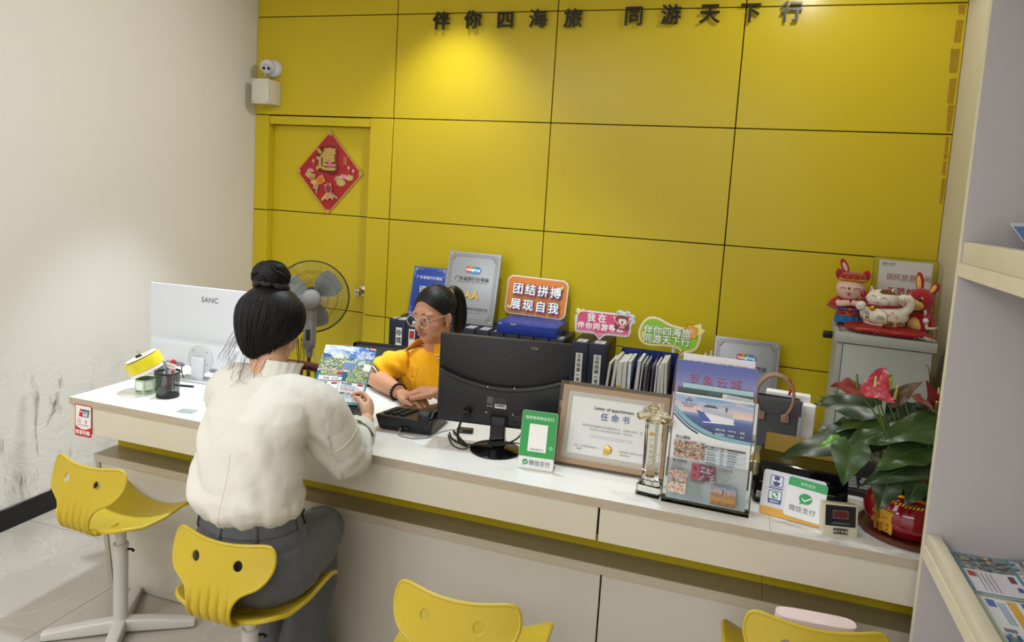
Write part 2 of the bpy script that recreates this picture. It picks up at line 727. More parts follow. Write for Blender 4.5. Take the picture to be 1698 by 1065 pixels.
# floor: tiles with grout lines
mb = MB()
mb.box(-0.3, XR + 0.3, YN, 0.3, -0.06, -0.004, 1)
tx = [-0.002, 0.798, 1.598, 2.398, 3.198, 3.998]
ty = [0.04, -0.76, -1.56, -2.36, -3.16, -3.96, -4.76, -5.56, -6.36, -7.16, -7.96]
for i in range(5):
    for j in range(10):
        mb.box(tx[i] + 0.0012, tx[i + 1] - 0.0012, ty[j + 1] + 0.0012, ty[j] - 0.0012, -0.01, 0.0, 0)
struct('floor', mb, [M_TILE, M_GROUT])
mb = MB()
mb.box(-0.3, XR + 0.3, YN, 0.3, ZC, ZC + 0.1)
struct('ceiling', mb, M_CEIL)
mb = MB()
mb.box(-0.15, 0.0, YN, 0.25, 0, ZC)
struct('wall_left', mb, M_PLASTER)
mb = MB()
for j in range(14):
    a, b_ = -0.02 - 0.6 * j, -0.62 - 0.6 * j
    mb.box(0.0, 0.011, b_ + 0.001, a - 0.001, 0.0, 0.10, 0, bev=0.0015, seg=1)
struct('baseboard_left', mb, M_BLACKTILE)
mb = MB()
mb.box(XR, XR + 0.15, YN, 0.25, 0, ZC)
struct('wall_right', mb, M_WHITEWALL)

# back wall: yellow laminate panels over dark joints, door recess at left
mb = MB()
DX0, DX1, DZ = 0.108, 0.836, 2.045
mb.box(-0.05, DX0 - 0.01, 0.014, 0.2, 0, ZC, 1)
mb.box(DX1 + 0.01, XR + 0.05, 0.014, 0.2, 0, ZC, 1)
mb.box(DX0 - 0.01, DX1 + 0.01, 0.014, 0.2, DZ + 0.01, ZC, 1)
for i in range(4):
    for j in range(6):
        if i == 0 and j < 4:
            continue
        mb.box(XS[i] + g, XS[i + 1] - g, 0.0, 0.016, ZS[j] + g, ZS[j + 1] - g, 0, bev=0.0012, seg=1)
for j in range(4):                                       # jambs
    mb.box(0.001, DX0 - 0.004, 0.0, 0.075, ZS[j] + g, ZS[j + 1] - g, 0, bev=0.0012, seg=1)
    mb.box(DX1 + 0.003, XS[1] - g, 0.0, 0.075, ZS[j] + g, ZS[j + 1] - g, 0, bev=0.0012, seg=1)
mb.box(DX0 - 0.002, DX1, 0.004, 0.075, 2.003, DZ + 0.009, 0, bev=0.0015, seg=1)
struct('wall_back', mb, [M_YEL, M_GROOVE])

# the door, flush yellow in the recess
mb = MB()
for j in range(4):
    mb.box(DX0 - 0.003, DX1 + 0.002, 0.058, 0.095, max(ZS[j], 0.01) + (g if j else 0), min(ZS[j + 1], 2.003) - g, 0, bev=0.001, seg=1)
mb.box(DX0 - 0.003, DX1 + 0.002, 0.075, 0.12, 0.0, 2.01, 1)
door = struct('door_1', mb, [M_YEL, M_GROOVE])
M_CHROME = mat('brushed_chrome', '#cfcac0', 0.18, 1.0)
mb = MB()
K = rotm(rx=PI / 2, loc=(0.795, 0.058, 0.978))
mb.lathe([(0.0, 0.0), (0.034, 0.0), (0.034, 0.004), (0.026, 0.008), (0.013, 0.012), (0.012, 0.03), (0.02, 0.036), (0.027, 0.046), (0.028, 0.056), (0.022, 0.066),
          (0.012, 0.069), (0.011, 0.067), (0.0, 0.067)], 32, 0, K)
kn = mb.build('door_knob', M_CHROME, door)
mb = MB()
mb.box(-0.0025, 0.0025, -0.0075, 0.0075, 0.067, 0.0695, 0, K)
mb.build('keyhole', M_GROOVE, kn)

# torn tape residue down the right edge of the panels
M_RESIDUE = mat('tape_residue', '#a8870f', 0.6, bump=0.5, bscale=60, vary=0.25, vscale=40)
mb = MB()
rr_ = random.Random(4)
z = 2.66
while z > 1.72:
    h = rr_.uniform(0.02, 0.13)
    w0 = rr_.uniform(0.03, 0.04) if z > 2.2 else rr_.uniform(0.012, 0.025)
    o = rr_.uniform(0.008, 0.014)
    pts = [(XR - o - w0 + rr_.uniform(-.002, .002), -0.0004, z), (XR - o + rr_.uniform(-.003, .003), -0.0004, z), (XR - o - 0.002 + rr_.uniform(-.003, .003), -0.0004, z - h),
           (XR - o - w0 + rr_.uniform(-.002, .004), -0.0004, z - h)]
    mb.add(pts, [(0, 3, 2, 1)])
    z -= h + rr_.uniform(0.004, 0.03)
struct('trim_1', mb, M_RESIDUE)


# raised black characters on the wall
M_BLKLET = mat('black_acrylic_letters', '#17140c', 0.3)
LET = [('伴', 1.288, 2.574), ('你', 1.484, 2.577), ('四', 1.680, 2.577), ('海', 1.871, 2.577), ('旅', 2.071, 2.575), ('同', 2.402, 2.582), ('游', 2.597, 2.585),
       ('天', 2.793, 2.588), ('下', 2.992, 2.588), ('行', 3.186, 2.589)]
names = ['first', 'second', 'third', 'fourth', 'fifth', 'sixth', 'seventh', 'eighth', 'ninth', 'last']
for (ch, x, z), nm in zip(LET, names):
    v, f = text2d(ch, 0.106, 0.0, 0.012, 'CENTER')
    lo = min(p.y for p in v)
    mb = MB()
    for k in range(8):
        mb.add(v, f, 0, rotm(rx=PI / 2, loc=(x + 0.0018 * math.cos(k * PI / 4), -0.024 + 0.00002 * k, z - lo + 0.0018 * math.sin(k * PI / 4))))
    for sx in (-0.022, 0.022):                           # stand-off pins
        mb.lathe([(0.0025, 0), (0.0025, 0.022)], 8, 0, rotm(rx=PI / 2, loc=(x + sx, 0.001, z - lo + 0.04)))
    o = mb.build('wall_character', M_BLKLET)
    tag(o, 'raised black character %s high on the yellow wall, %s in the slogan' % (ch, nm), 'sign lettering', 'slogan characters on the yellow wall')

# ================================================================== COUNTER
M_TOP = mat('white_counter_laminate', '#e6e4de', 0.28, vary=0.03, vscale=4)
M_EDGE = mat('worn_edge_band', '#b9ac97', 0.55, vary=0.16, vscale=22, stretch=(0.6, 6, 6), bump=0.1, bscale=40)
M_CREAM = mat('cream_counter_panel', '#d6cfbd', 0.42, vary=0.03, vscale=5)
M_GREYP = mat('grey_cream_counter_panel', '#c8c1b4', 0.45, vary=0.04, vscale=3)
M_BLACKGAP = mat('black_gap', '#0a0909', 0.9)
CX0, CX1, CYF, CYB, CZ = 0.667, 3.955, -1.90, -1.22, 0.78
counter = thing('reception_counter', 'long white-topped cream reception counter on a recessed panelled base', 'counter', (CX0, -1.6, 0))
T0 = Matrix.Translation((-CX0, 1.6, 0))


def cpart(name, mb, mats, parent=counter):
    o = mb.build(name, mats, None)
    o.parent = parent
    o.matrix_parent_inverse = Matrix.Identity(4)
    o.location = (-CX0, 1.6, 0) if parent is counter else (0, 0, 0)
    return o


mb = MB()
mb.box(CX0, 3.2005, CYF + 0.0012, CYB, CZ - 0.027, CZ, 0)
mb.box(3.2015, CX1, CYF + 0.0012, CYB, CZ - 0.027, CZ, 0)
mb.box(CX0, 3.24, CYF, CYF + 0.0012, CZ - 0.0275, CZ - 0.001, 1)
mb.box(3.2405, CX1, CYF, CYF + 0.0012, CZ - 0.0275, CZ - 0.001, 1)
mb.box(CX0 - 0.001, CX0, CYF, CYB, CZ - 0.0275, CZ - 0.001, 1)
cpart('worktop', mb, [M_TOP, M_EDGE])
mb = MB()
mb.box(CX0 + 0.004, CX0 + 0.022, CYF + 0.006, CYB + 0.01, 0.650, CZ - 0.027, 0)
mb.box(CX0 + 0.02, CX1, CYF + 0.03, CYF + 0.04, 0.655, CZ - 0.027, 1)
mb.box(CX0 + 0.02, CX1, CYB + 0.03, CYB + 0.04, 0.655, CZ - 0.027, 0)
cpart('apron_frame', mb, [M_CREAM, M_BLACKGAP])
for a, b_ in ((CX0 + 0.024, 1.701), (1.707, 2.7225), (2.7295, CX1)):
    mb = MB()
    mb.box(a, b_, CYF + 0.004, CYF + 0.022, 0.6475, CZ - 0.0275, 0, bev=0.0008, seg=1)
    cpart('apron_panel', mb, M_CREAM)
mb = MB()
mb.box(0.70, 1.9435, -1.707, -1.69, 0.5, 0.75, 0)
mb.box(1.9445, 3.2045, -1.707, -1.69, 0.5, 0.75, 0)
mb.box(3.2055, CX1, -1.707, -1.69, 0.5, 0.75, 0)
cpart('yellow_back_strip', mb, M_YEL).__setitem__('label', 'yellow strip in the recess under the worktop')
mb = MB()
mb.box(0.69, 3.2045, -1.8118, -1.25, 0.500, 0.529, 0)
mb.box(3.2055, CX1, -1.8118, -1.25, 0.500, 0.529, 0)
mb.box(0.69, 3.33, -1.813, -1.8118, 0.4995, 0.5285, 1)
mb.box(3.331, CX1, -1.813, -1.8118, 0.4995, 0.5285, 1)
M_LEDGE = mat('tan_ledge', '#a69878', 0.35, vary=0.05)
cpart('ledge', mb, [M_LEDGE, mat('pale_ledge_edge', '#bdb19d', 0.5, vary=0.1, vscale=20, stretch=(0.6, 6, 6))])
# slanted end board
mb = MB()
e0 = [(0.697, -1.8128), (0.717, -1.8128), (0.717, -1.25), (0.697, -1.25)]
vs = [(x, y, 0.4995) for x, y in e0] + [(x + 0.072, y, 0.0) for x, y in e0]
mb.add(vs, [(0, 1, 2, 3), (7, 6, 5, 4), (0, 4, 5, 1), (1, 5, 6, 2), (2, 6, 7, 3), (3, 7, 4, 0)])
cpart('end_board', mb, mat('worn_end_board', '#aaa08f', 0.6, vary=0.2, vscale=14))
mb = MB()
mb.box(0.80, CX1, -1.79, -1.78, 0.0, 0.5, 0)
cpart('base_backing', mb, M_BLACKGAP)
for k, (a, b_) in enumerate(((0.72, 1.7125), (1.7185, 2.7305), (2.7365, CX1))):
    mb = MB()
    if k == 0:
        vs = [(a, -1.808, 0.5), (b_, -1.808, 0.5), (b_, -1.808, 0.004), (a + 0.071, -1.808, 0.004)]
        vs += [(x, y + 0.018, z) for x, y, z in vs]
        mb.add(vs, [(0, 3, 2, 1), (4, 5, 6, 7), (0, 1, 5, 4), (1, 2, 6, 5), (2, 3, 7, 6), (3, 0, 4, 7)])
    else:
        mb.box(a, b_, -1.808, -1.79, 0.004, 0.5, 0)
    cpart('base_panel', mb, M_GREYP)

# bank-card sticker on the counter end
pr = Print()
W, H = 0.083, 0.124
pr.rect(-W / 2, 0, W / 2, H, '#c8202e', r=0.002)
pr.poly([(-W / 2 + .004, H - .004)] + [(-W / 2 + .004, 0.04)] + [(x, 0.04 - 0.012 * (1 - (x / (W / 2 - .004)) ** 2)) for x in [(-.0375 + .0075 * i) for i in range(11)]] +
        [(W / 2 - .004, 0.04), (W / 2 - .004, H - .004)], '#f3efee')
pr.poly([(-.022, .077), (-.004, .077), (.002, .107), (-.016, .107)], '#c8202e')
pr.poly([(-.006, .077), (.012, .077), (.018, .107), (0, .107)], '#1f3f77')
pr.poly([(.008, .077), (.026, .077), (.032, .107), (.014, .107)], '#0f6b66')
pr.text('UnionPay', 0.004, 0.094, 0.0105, '#ffffff', 0.02, 'CENTER')
pr.text('银联', 0.010, 0.081, 0.0125, '#ffffff', 0.03, 'CENTER')
pr.frame(-.028, .052, -.012, .068, .0012, '#d98a93')
pr.frame(-.0245, .0555, -.0155, .0645, .0012, '#d98a93')
for k in range(3):
    pr.line(arc(.008, .060, .004 + .003 * k, -50, 50, 6), .0014, '#b9434f')
pr.rect(-.0005, .05, .0, .07, '#d9cfd0')
pr.text('扫码 | 支付', -0.028, 0.043, 0.0062, '#8a4a50', 0.01)
pr.text('非接支付', 0.004, 0.043, 0.0062, '#8a4a50', 0.01)
pr.text('欢迎光临', 0, 0.0105, 0.0178, '#ffffff', 0.03, 'CENTER')
o = pr.build('payment_sticker', print_mat(), None, plane((0.7365, CYF - 0.0006, 0.6345), (1, 0, 0), (0, 0, 1)))
o.data.transform(Matrix.Translation((0, 0.0, 0)))
tag(o, 'red and white bank card sticker on the left end of the counter front', 'sticker')

# ================================================================== STOOLS
M_STOOL = mat('yellow_moulded_plastic', '#c0a72b', 0.38, bump=0.12, bscale=500)
M_POLE = mat('grey_white_enamel', '#c9c6bf', 0.35)
M_HOLE = mat('dark_hole', '#14120f', 0.9)


def flat_shape(outline, holes=(), step=(0.008, 0.008)):
    """triangulated outline with holes, cut into a fine lattice so it can be bent"""
    cu = bpy.data.curves.new('shape', 'CURVE')
    cu.dimensions = '2D'
    cu.fill_mode = 'BOTH'
    for lp in (outline, *holes):
        sp = cu.splines.new('POLY')
        sp.points.add(len(lp) - 1)
        for p, q in zip(sp.points, lp):
            p.co = (q[0], q[1], 0, 1)
        sp.use_cyclic_u = True
    o = bpy.data.objects.new('shape', cu)
    COL.objects.link(o)
    dg = bpy.context.evaluated_depsgraph_get()
    me = bpy.data.meshes.new_from_object(o.evaluated_get(dg))
    bm = bmesh.new()
    bm.from_mesh(me)
    bpy.data.objects.remove(o)
    bpy.data.curves.remove(cu)
    bpy.data.meshes.remove(me)
    bmesh.ops.remove_doubles(bm, verts=bm.verts[:], dist=1e-5)
    for ax in (0, 1):
        lo, hi = min(p[ax] for p in outline), max(p[ax] for p in outline)
        k = math.ceil(lo / step[ax])
        while k * step[ax] < hi:
            co, no = [0, 0, 0], [0, 0, 0]
            co[ax], no[ax] = k * step[ax], 1
            bmesh.ops.bisect_plane(bm, geom=bm.verts[:] + bm.edges[:] + bm.faces[:], plane_co=co, plane_no=no, dist=1e-5)
            k += 1
    return bm


def shell(bm, fn, thick, name, mats, sharp=50):
    """bend the flat mesh through fn(x, y) and give it thickness"""
    for v in bm.verts:
        v.co = Vector(fn(v.co.x, v.co.y))
    bmesh.ops.recalc_face_normals(bm, faces=bm.faces[:])
    me = bpy.data.meshes.new(name)
    bm.to_mesh(me)
    bm.free()
    me.polygons.foreach_set('use_smooth', [True] * len(me.polygons))
    o = bpy.data.objects.new(name, me)
    COL.objects.link(o)
    s = o.modifiers.new('s', 'SOLIDIFY')
    s.thickness = thick
    s.offset = 0
    dg = bpy.context.evaluated_depsgraph_get()
    out = bpy.data.meshes.new_from_object(o.evaluated_get(dg))
    bpy.data.objects.remove(o)
    bpy.data.meshes.remove(me)
    for m in (mats if isinstance(mats, (list, tuple)) else [mats]):
        out.materials.append(m)
    out.set_sharp_from_angle(angle=RD(sharp))
    out.name = name
    return out


def sstep(a, b, x):
    t = max(0, min(1, (x - a) / (b - a)))
    return t * t * (3 - 2 * t)


def back_map(x, s):
    """backrest of the stool: s runs from the seat joint (0) round the trunk and up to the top (0.30)"""
    prof = [(-0.03, -0.045, 0.449), (0.0, -0.075, 0.447), (0.05, -0.135, 0.450), (0.085, -0.168, 0.472), (0.12, -0.177, 0.503), (0.17, -0.170, 0.553), (0.23, -0.155, 0.612), (0.30, -0.136, 0.680)]
    for i in range(len(prof) - 1):
        if s <= prof[i + 1][0] or i == len(prof) - 2:
            t = (s - prof[i][0]) / (prof[i + 1][0] - prof[i][0])
            p0, p1, p2, p3 = prof[max(i - 1, 0)], prof[i], prof[i + 1], prof[min(i + 2, len(prof) - 1)]
            y, z = [0.5 * (2 * p1[k] + (p2[k] - p0[k]) * t + (2 * p0[k] - 5 * p1[k] + 4 * p2[k] - p3[k]) * t * t + (3 * p1[k] - p0[k] - 3 * p2[k] + p3[k]) * t ** 3) for k in (1, 2)]
            break
    fade = 1 - sstep(0.11, 0.215, s + abs(x) * 0.25)
    rib = abs(math.sin(PI * x / 0.0295)) ** 0.55
    d = (rib - 0.5) * 0.0125 * fade * (1 if s > 0.02 else 0.3)
    y += 1.1 * x * x * sstep(0.1, 0.25, s) - d * (0.8 if s > 0.06 else 0.2)
    if s < 0.09:
        z -= d * 0.7
    return (x, y, z)


def back_outline():
    half = [(0.052, -0.02), (0.060, 0.02), (0.066, 0.06), (0.067, 0.10), (0.070, 0.135), (0.082, 0.160), (0.106, 0.178), (0.134, 0.193), (0.154, 0.216), (0.163, 0.243),
            (0.160, 0.270), (0.146, 0.289), (0.125, 0.293), (0.09, 0.2885), (0.045, 0.284), (0.0, 0.2825)]
    r = [(p.x, p.y) for p in catmull([(x, y, 0) for x, y in half], 5)]
    return r + [(-x, y) for x, y in r[-2::-1]]


def seat_map(x, y):
    sx = abs(x) / 0.18
    z = 0.438 + 0.034 * sx ** 2.2
    z += 0.013 * sstep(0.0, 0.12, y) * sx ** 1.5 - 0.012 * sstep(0.13, 0.175, y)
    z += 0.020 * sstep(-0.06, -0.14, y)
    return (x, y, z)


def seat_outline():
    half = [(0.0, 0.156), (0.06, 0.158), (0.12, 0.166), (0.165, 0.172), (0.181, 0.160), (0.187, 0.12), (0.188, 0.05), (0.186, -0.03), (0.175, -0.09), (0.150, -0.125), (0.105, -0.138), (0.05, -0.138), (0.0, -0.138)]
    r = [(p.x, p.y) for p in catmull([(x, y, 0) for x, y in half], 5)]
    return r + [(-x, y) for x, y in r[-2:0:-1]]


def make_stool():
    t = thing('stool', '', 'stool')
    bo = back_outline()
    holes = [[(cx + 0.0155 * math.cos(2 * PI * k / 20), 0.238 + 0.0155 * math.sin(2 * PI * k / 20)) for k in range(20)] for cx in (-0.069, 0.069)]
    link('backrest', shell(flat_shape(bo, holes, (0.0042, 0.007)), back_map, 0.006, 'backrest', M_STOOL, 60), t)
    mb = MB()
    upper = [p for p in bo if p[1] > 0.03]
    mb.tube([back_map(*p) for p in upper], 0.0052, 8, 0)
    for h in holes:
        mb.tube([back_map(*p) for p in h], 0.0030, 6, 0, closed=True)
    o = mb.build('backrest_rim', M_STOOL, [c for c in t.children if c.name.startswith('backrest')][0])
    so = seat_outline()
    seat = link('seat', shell(flat_shape(so, (), (0.012, 0.012)), seat_map, 0.006, 'seat', M_STOOL, 60), t)
    mb = MB()
    mb.tube([Vector(seat_map(*p)) - Vector((0, 0, 0.004)) for p in so], 0.0068, 8, 0, closed=True)
    mb.build('seat_rim', M_STOOL, seat)
    mb = MB()
    mb.lathe([(0.018, 0.25), (0.018, 0.425), (0.06, 0.430), (0.075, 0.436)], 24)
    post = mb.build('post', M_POLE, t)
    for z in (0.345, 0.375, 0.405):
        d = Vector((math.cos(-1.82), math.sin(-1.82), 0))
        mb = MB()
        mb.lathe([(0.0022, 0.0), (0.0022, 0.0004)], 10, 0, Matrix.Translation(d * 0.0181 + Vector((0, 0, z))) @ d.to_track_quat('Z', 'Y').to_matrix().to_4x4())
        mb.build('height_hole', M_HOLE, post)
    mb = MB()
    mb.lathe([(0.024, 0.02), (0.024, 0.325), (0.026, 0.326), (0.026, 0.338), (0.0235, 0.340), (0.0185, 0.340)], 24)
    sl = mb.build('sleeve', M_POLE, t)
    mb = MB()
    mb.tube([(0.022, 0.01, 0.318), (0.036, 0.016, 0.318), (0.044, 0.016, 0.312)], [0.004, 0.004, 0.005], 8)
    mb.build('locking_screw', M_HOLE, sl)
    for k in range(4):
        a = RD(37 + 90 * k)
        mb = MB()
        prof = [(0.018, 0.0215, 0.058, 0.012), (0.10, 0.021, 0.052, 0.008), (0.235, 0.0195, 0.034, 0.003), (0.248, 0.017, 0.03, 0.004)]
        rg = []
        for d, hw, zt, zb in prof:
            q = rrect(hw * 2, zt - zb, 0.007, 3)
            rg.append([Vector((math.cos(a) * d - math.sin(a) * x, math.sin(a) * d + math.cos(a) * x, (zt + zb) / 2 + y)) for x, y in q])
        mb.rings(rg)
        foot = mb.build('foot', M_POLE, t)
        mb = MB()
        mb.lathe([(0.014, 0.0), (0.015, 0.006)], 14, 0, Matrix.Translation((math.cos(a) * 0.228, math.sin(a) * 0.228, 0)))
        mb.build('glide', M_HOLE, foot)
    return t


ST = [((1.06, -2.03, 0), -0.06, 'empty yellow animal-shaped plastic stool beside the stained left wall'),
      ((1.785, -2.25, 0), 0.0, 'yellow animal-shaped plastic stool the woman in the cream blouse sits on'),
      ((2.47, -2.245, 0), 0.02, 'empty yellow animal-shaped stool with bright seat showing through its eye holes'),
      ((3.30, -2.01, 0), 0.08, 'yellow animal-shaped stool at the right end with a pale pink bag behind its backrest')]
stool = make_stool()
for i, (loc, rz, lb) in enumerate(ST):
    if i == 0:
        stool.location, stool.rotation_euler = loc, (0, 0, rz)
        stool['label'], stool['group'] = lb, 'yellow stools along the counter'
    else:
        dup(stool, loc, rz, lb)

# pale pink bag on the right-hand stool
mb = MB()
def bagf(u, v):
    a = 2 * PI * u
    k = math.sin(PI * min(1, v * 1.0)) if False else 1
    h = 0.463 + 0.186 * v
    w, d = 0.108 - 0.014 * v, 0.05 * (1 - 0.45 * v)
    c, s = math.cos(a), math.sin(a)
    return (w * math.copysign(abs(c) ** 0.5, c), d * math.copysign(abs(s) ** 0.6, s), h)
mb.rings([[bagf(i / 40, j / 8) for i in range(40)] for j in range(9)])
t = thing('bag', 'pale pink soft bag standing on the right-hand stool behind its backrest', 'bag', (3.315, -2.055, 0), 0.08)
mb.build('body', mat('pale_pink_leather', '#e6d0cb', 0.5, bump=0.15, bscale=300), t)
mb = MB()
for y in (0.031,):
    mb.tube(catmull([(-0.05, y, 0.61), (-0.055, y + .012, 0.55), (0, y + 0.02, 0.51), (0.055, y + .012, 0.55), (0.05, y, 0.61)], 8), 0.005, 8)
mb.build('strap', mat('pale_pink_leather', '#e6d0cb'), t)

# ================================================================== ON THE COUNTER, LEFT AND MIDDLE
M_BLK = mat('black_plastic', '#15161a', 0.38, bump=0.08, bscale=900)
M_BLKG = mat('glossy_black_plastic', '#0b0b0d', 0.08)
M_BLKR = mat('black_rubber', '#121212', 0.55)
M_WPL = mat('white_plastic', '#d8dbe2', 0.32)
M_WPL2 = mat('grey_white_plastic', '#c9cbd1', 0.4)
M_STEEL = mat('steel', '#b9bbbe', 0.25, 1.0)
M_PAPER = mat('white_paper', '#eceae6', 0.6)
M_INK = print_mat()
M_GOLD = mat('gold_paint', '#c89a36', 0.3, 0.85)
M_INKG = print_mat('glossy_print', 0.12, 0.3)


def pbuild(pr, name, parent, M, mats=None, label=None):
    o = pr.build(name, mats or M_INK, None, None)
    if parent is not None:
        o.parent = parent
        o.matrix_parent_inverse = Matrix.Identity(4)
    o.matrix_local = M
    if label:
        o['label'] = label
    return o


BACKF = lambda x, y, z: plane((x, y, z), (1, 0, 0), (0, 0, 1))       # faces -y


# ---- white all-in-one computer, back towards the visitors
t = thing('computer_monitor', 'white flat monitor seen from its logo-marked back at the left end of the counter', 'monitor', (0.905, -1.455, CZ), RD(4))
mb = MB()
mb.box(-0.274, 0.274, -0.004, 0.010, 0.052, 0.398, 0, bev=0.003)
scr = mb.build('panel', M_WPL, t)
mb = MB()
mb.box(-0.2745, 0.2745, 0.0095, 0.0135, 0.0515, 0.3985, 0, bev=0.001)
mb.build('bezel', M_BLKG, t)
def bulge(u, v):
    x = (u - 0.5) * 0.546
    z = 0.053 + 0.118 * v
    d = 0.034 * (1 - abs(2 * u - 1) ** 6) ** 0.5 * (math.sin(PI * min(1, 0.5 + (1 - v) * 0.9)) ** 0.5 if False else min(1, ((1 - v) * 6)) ** 0.5 * min(1, (v * 9 + 0.1)) ** 0.5)
    return (x, -0.004 - d, z)
mb = MB()
mb.grid(bulge, 48, 20)
mb.build('rear_cover', M_WPL, t)
mb = MB()
mb.lathe([(0.0, 0.0), (0.062, 0.0), (0.062, 0.004), (0.060, 0.0055), (0, 0.0055)], 40, 0, rotm(rx=PI / 2, loc=(0.01, -0.0365, 0.095)))
for sx, sz in ((-0.035, 0.035), (0.035, 0.035), (0.035, -0.02)):
    mb.lathe([(0.0022, 0), (0.0022, 0.0065)], 8, 1, rotm(rx=PI / 2, loc=(0.01 + sx, -0.0365, 0.095 + sz)))
mb.build('mount_plate', [M_WPL2, M_BLK], t)
mb = MB()
mb.box(-0.024, 0.034, -0.056, -0.040, 0.0, 0.105, 0, bev=0.004)
mb.box(-0.03, 0.04, -0.0415, -0.0405, 0.06, 0.112, 1)
arm = mb.build('stand_arm', [M_WPL, mat('dark_seam', '#55565a', 0.6)], t)
mb = MB()
mb.prism(rrect(0.20, 0.15, 0.02, 5, 0.005, 0.0), 0.0, 0.008, 0, bev=0.002)
mb.build('stand_base', M_WPL, t)
mb = MB()
mb.box(-0.16, -0.075, -0.041, -0.030, 0.052, 0.070, 0, bev=0.001)
ps = mb.build('port_recess', mat('port_grey', '#8f939c', 0.4), t)
mb = MB()
mb.box(-0.133, -0.107, -0.050, -0.036, 0.050, 0.067, 0, bev=0.002)
mb.box(-0.130, -0.110, -0.048, -0.037, 0.032, 0.05, 0, bev=0.003)
mb.tube(catmull([(-0.12, -0.043, 0.034), (-0.12, -0.046, 0.01), (-0.118, -0.055, -0.03), (-0.105, -0.085, -0.045), (-0.06, -0.10, -0.046)] if False else
               [(-0.12, -0.043, 0.036), (-0.121, -0.050, 0.022), (-0.120, -0.075, 0.010), (-0.10, -0.115, 0.005), (-0.05, -0.14, 0.0045), (0.05, -0.13, 0.0045)], 8), 0.0042, 8)
mb.build('power_cable', M_BLKR, t)
mb = MB()
mb.tube(catmull([(-0.082, -0.040, 0.058), (-0.078, -0.043, 0.03), (-0.068, -0.046, 0.012), (-0.04, -0.06, 0.003), (0.06, -0.07, 0.003)], 8), 0.0022, 6)
mb.build('video_cable', M_BLKR, t)
pr = Print()
pr.text('SANC', 0.025, 0.0, 0.031, '#7d8087', 0.035, 'CENTER', 1.05)
pbuild(pr, 'logo', t, BACKF(0.0, -0.0044, 0.335))
pr = Print()
for r in range(7):
    for c in range(9):
        if (r - 3) ** 2 + (c - 4) ** 2 * 0.6 < 11:
            pr.circ(-0.028 + c * 0.0055 + (r % 2) * 0.0027, r * 0.0055, 0.0014, '#8a8d93', 8)
pbuild(pr, 'speaker_grille', t, BACKF(-0.20, -0.0385, 0.085))

# ---- green hexagonal cartons with blank code panels
M_MINT = mat('mint_card', '#a9bf9f', 0.55)
M_MINTIN = mat('mint_card_inside', '#7f9478', 0.7)
def hexcup(name, label, loc, rz, r, h, lines):
    t = thing(name, label, 'pen holder', loc, rz, 'mint card holders')
    mb = MB()
    o = [(r * math.cos(RD(60 * k)), r * math.sin(RD(60 * k))) for k in range(6)]
    i_ = [(x * 0.955, y * 0.955) for x, y in o]
    mb.rings([[(x, y, 0) for x, y in o], [(x, y, h) for x, y in o], [(x, y, h) for x, y in i_], [(x, y, 0.003) for x, y in i_]])
    mb.build('carton', M_MINT, t, sharp=20)
    for k in range(6):
        a = RD(60 * k + 30)
        n = Vector((math.cos(a), math.sin(a), 0))
        ap = r * math.cos(RD(30))
        M = plane(n * (ap + 0.0003) + Vector((0, 0, 0)), Vector((0, 0, 1)).cross(n), (0, 0, 1))
        pr = Print()
        w = r * 0.36
        pr.rect(-w, h - 2 * w - 0.010, w, h - 0.008, '#d9e2d3')
        for q, (tx, sz) in enumerate(lines):
            pr.text(tx, 0, h - 2 * w - 0.019 - q * 0.008, sz, '#3f4a3c', 0.02, 'CENTER')
        pbuild(pr, 'side_print', t, M)
    return t
hexcup('pen_holder', 'low mint green six-sided card holder at the left end of the white worktop', (0.856, -1.724, CZ), RD(8), 0.040, 0.058, [('微信关注', 0.0075), ('扫一扫', 0.006)])
hexcup('pen_holder', 'taller mint green six-sided card holder beside the black mesh pen cup', (0.878, -1.650, CZ), RD(5), 0.040, 0.098, [('公众号', 0.0075), ('关注我们', 0.006)])

# ---- yellow parcel tape roll lying across the cartons
tilt = rotm(loc=(0.842, -1.700, 0.872)) @ Matrix.Rotation(RD(-24), 4, 'Y') @ Matrix.Rotation(RD(14), 4, 'X')
t = thing('tape_roll', 'wide roll of yellow packing tape tilted on the mint card holders', 'tape', M=tilt)
mb = MB()
mb.lathe([(0.041, 0.002), (0.069, 0.002), (0.070, 0.003), (0.070, 0.047), (0.069, 0.048), (0.041, 0.048)], 48)
mb.build('tape', mat('yellow_tape', '#d5c728', 0.22, vary=0.1, vscale=50, stretch=(1, 1, 0.1)), t)
mb = MB()
mb.lathe([(0.038, -0.012), (0.067, -0.012), (0.067, 0.0015), (0.041, 0.0015), (0.041, 0.052), (0.060, 0.052), (0.060, 0.056), (0.038, 0.056), (0.038, -0.012)], 48)
mb.build('core', mat('white_card_core', '#e4dfd6', 0.6), t)
Mtop = tilt
cl = thing('binder_clip', 'small black binder clip standing on the yellow tape roll', 'clip', M=tilt @ rotm(rz=RD(10), loc=(0.012, -0.02, 0.0565)))
mb = MB()
mb.add([(-0.012, -0.006, 0), (0.012, -0.006, 0), (0.012, 0, 0.010), (-0.012, 0, 0.010), (-0.012, 0.006, 0), (0.012, 0.006, 0)], [(0, 1, 2, 3), (3, 2, 5, 4), (0, 4, 5, 1), (0, 3, 4), (1, 5, 2)])
mb.build('clamp', M_BLK, cl)
mb = MB()
mb.tube(catmull([(0.004, 0, 0.009), (0.004, 0, 0.024), (0.007, 0, 0.027), (0.011, 0, 0.024), (0.011, 0, 0.009)], 6), 0.0008, 6)
mb.build('wire_handle', M_STEEL, cl)

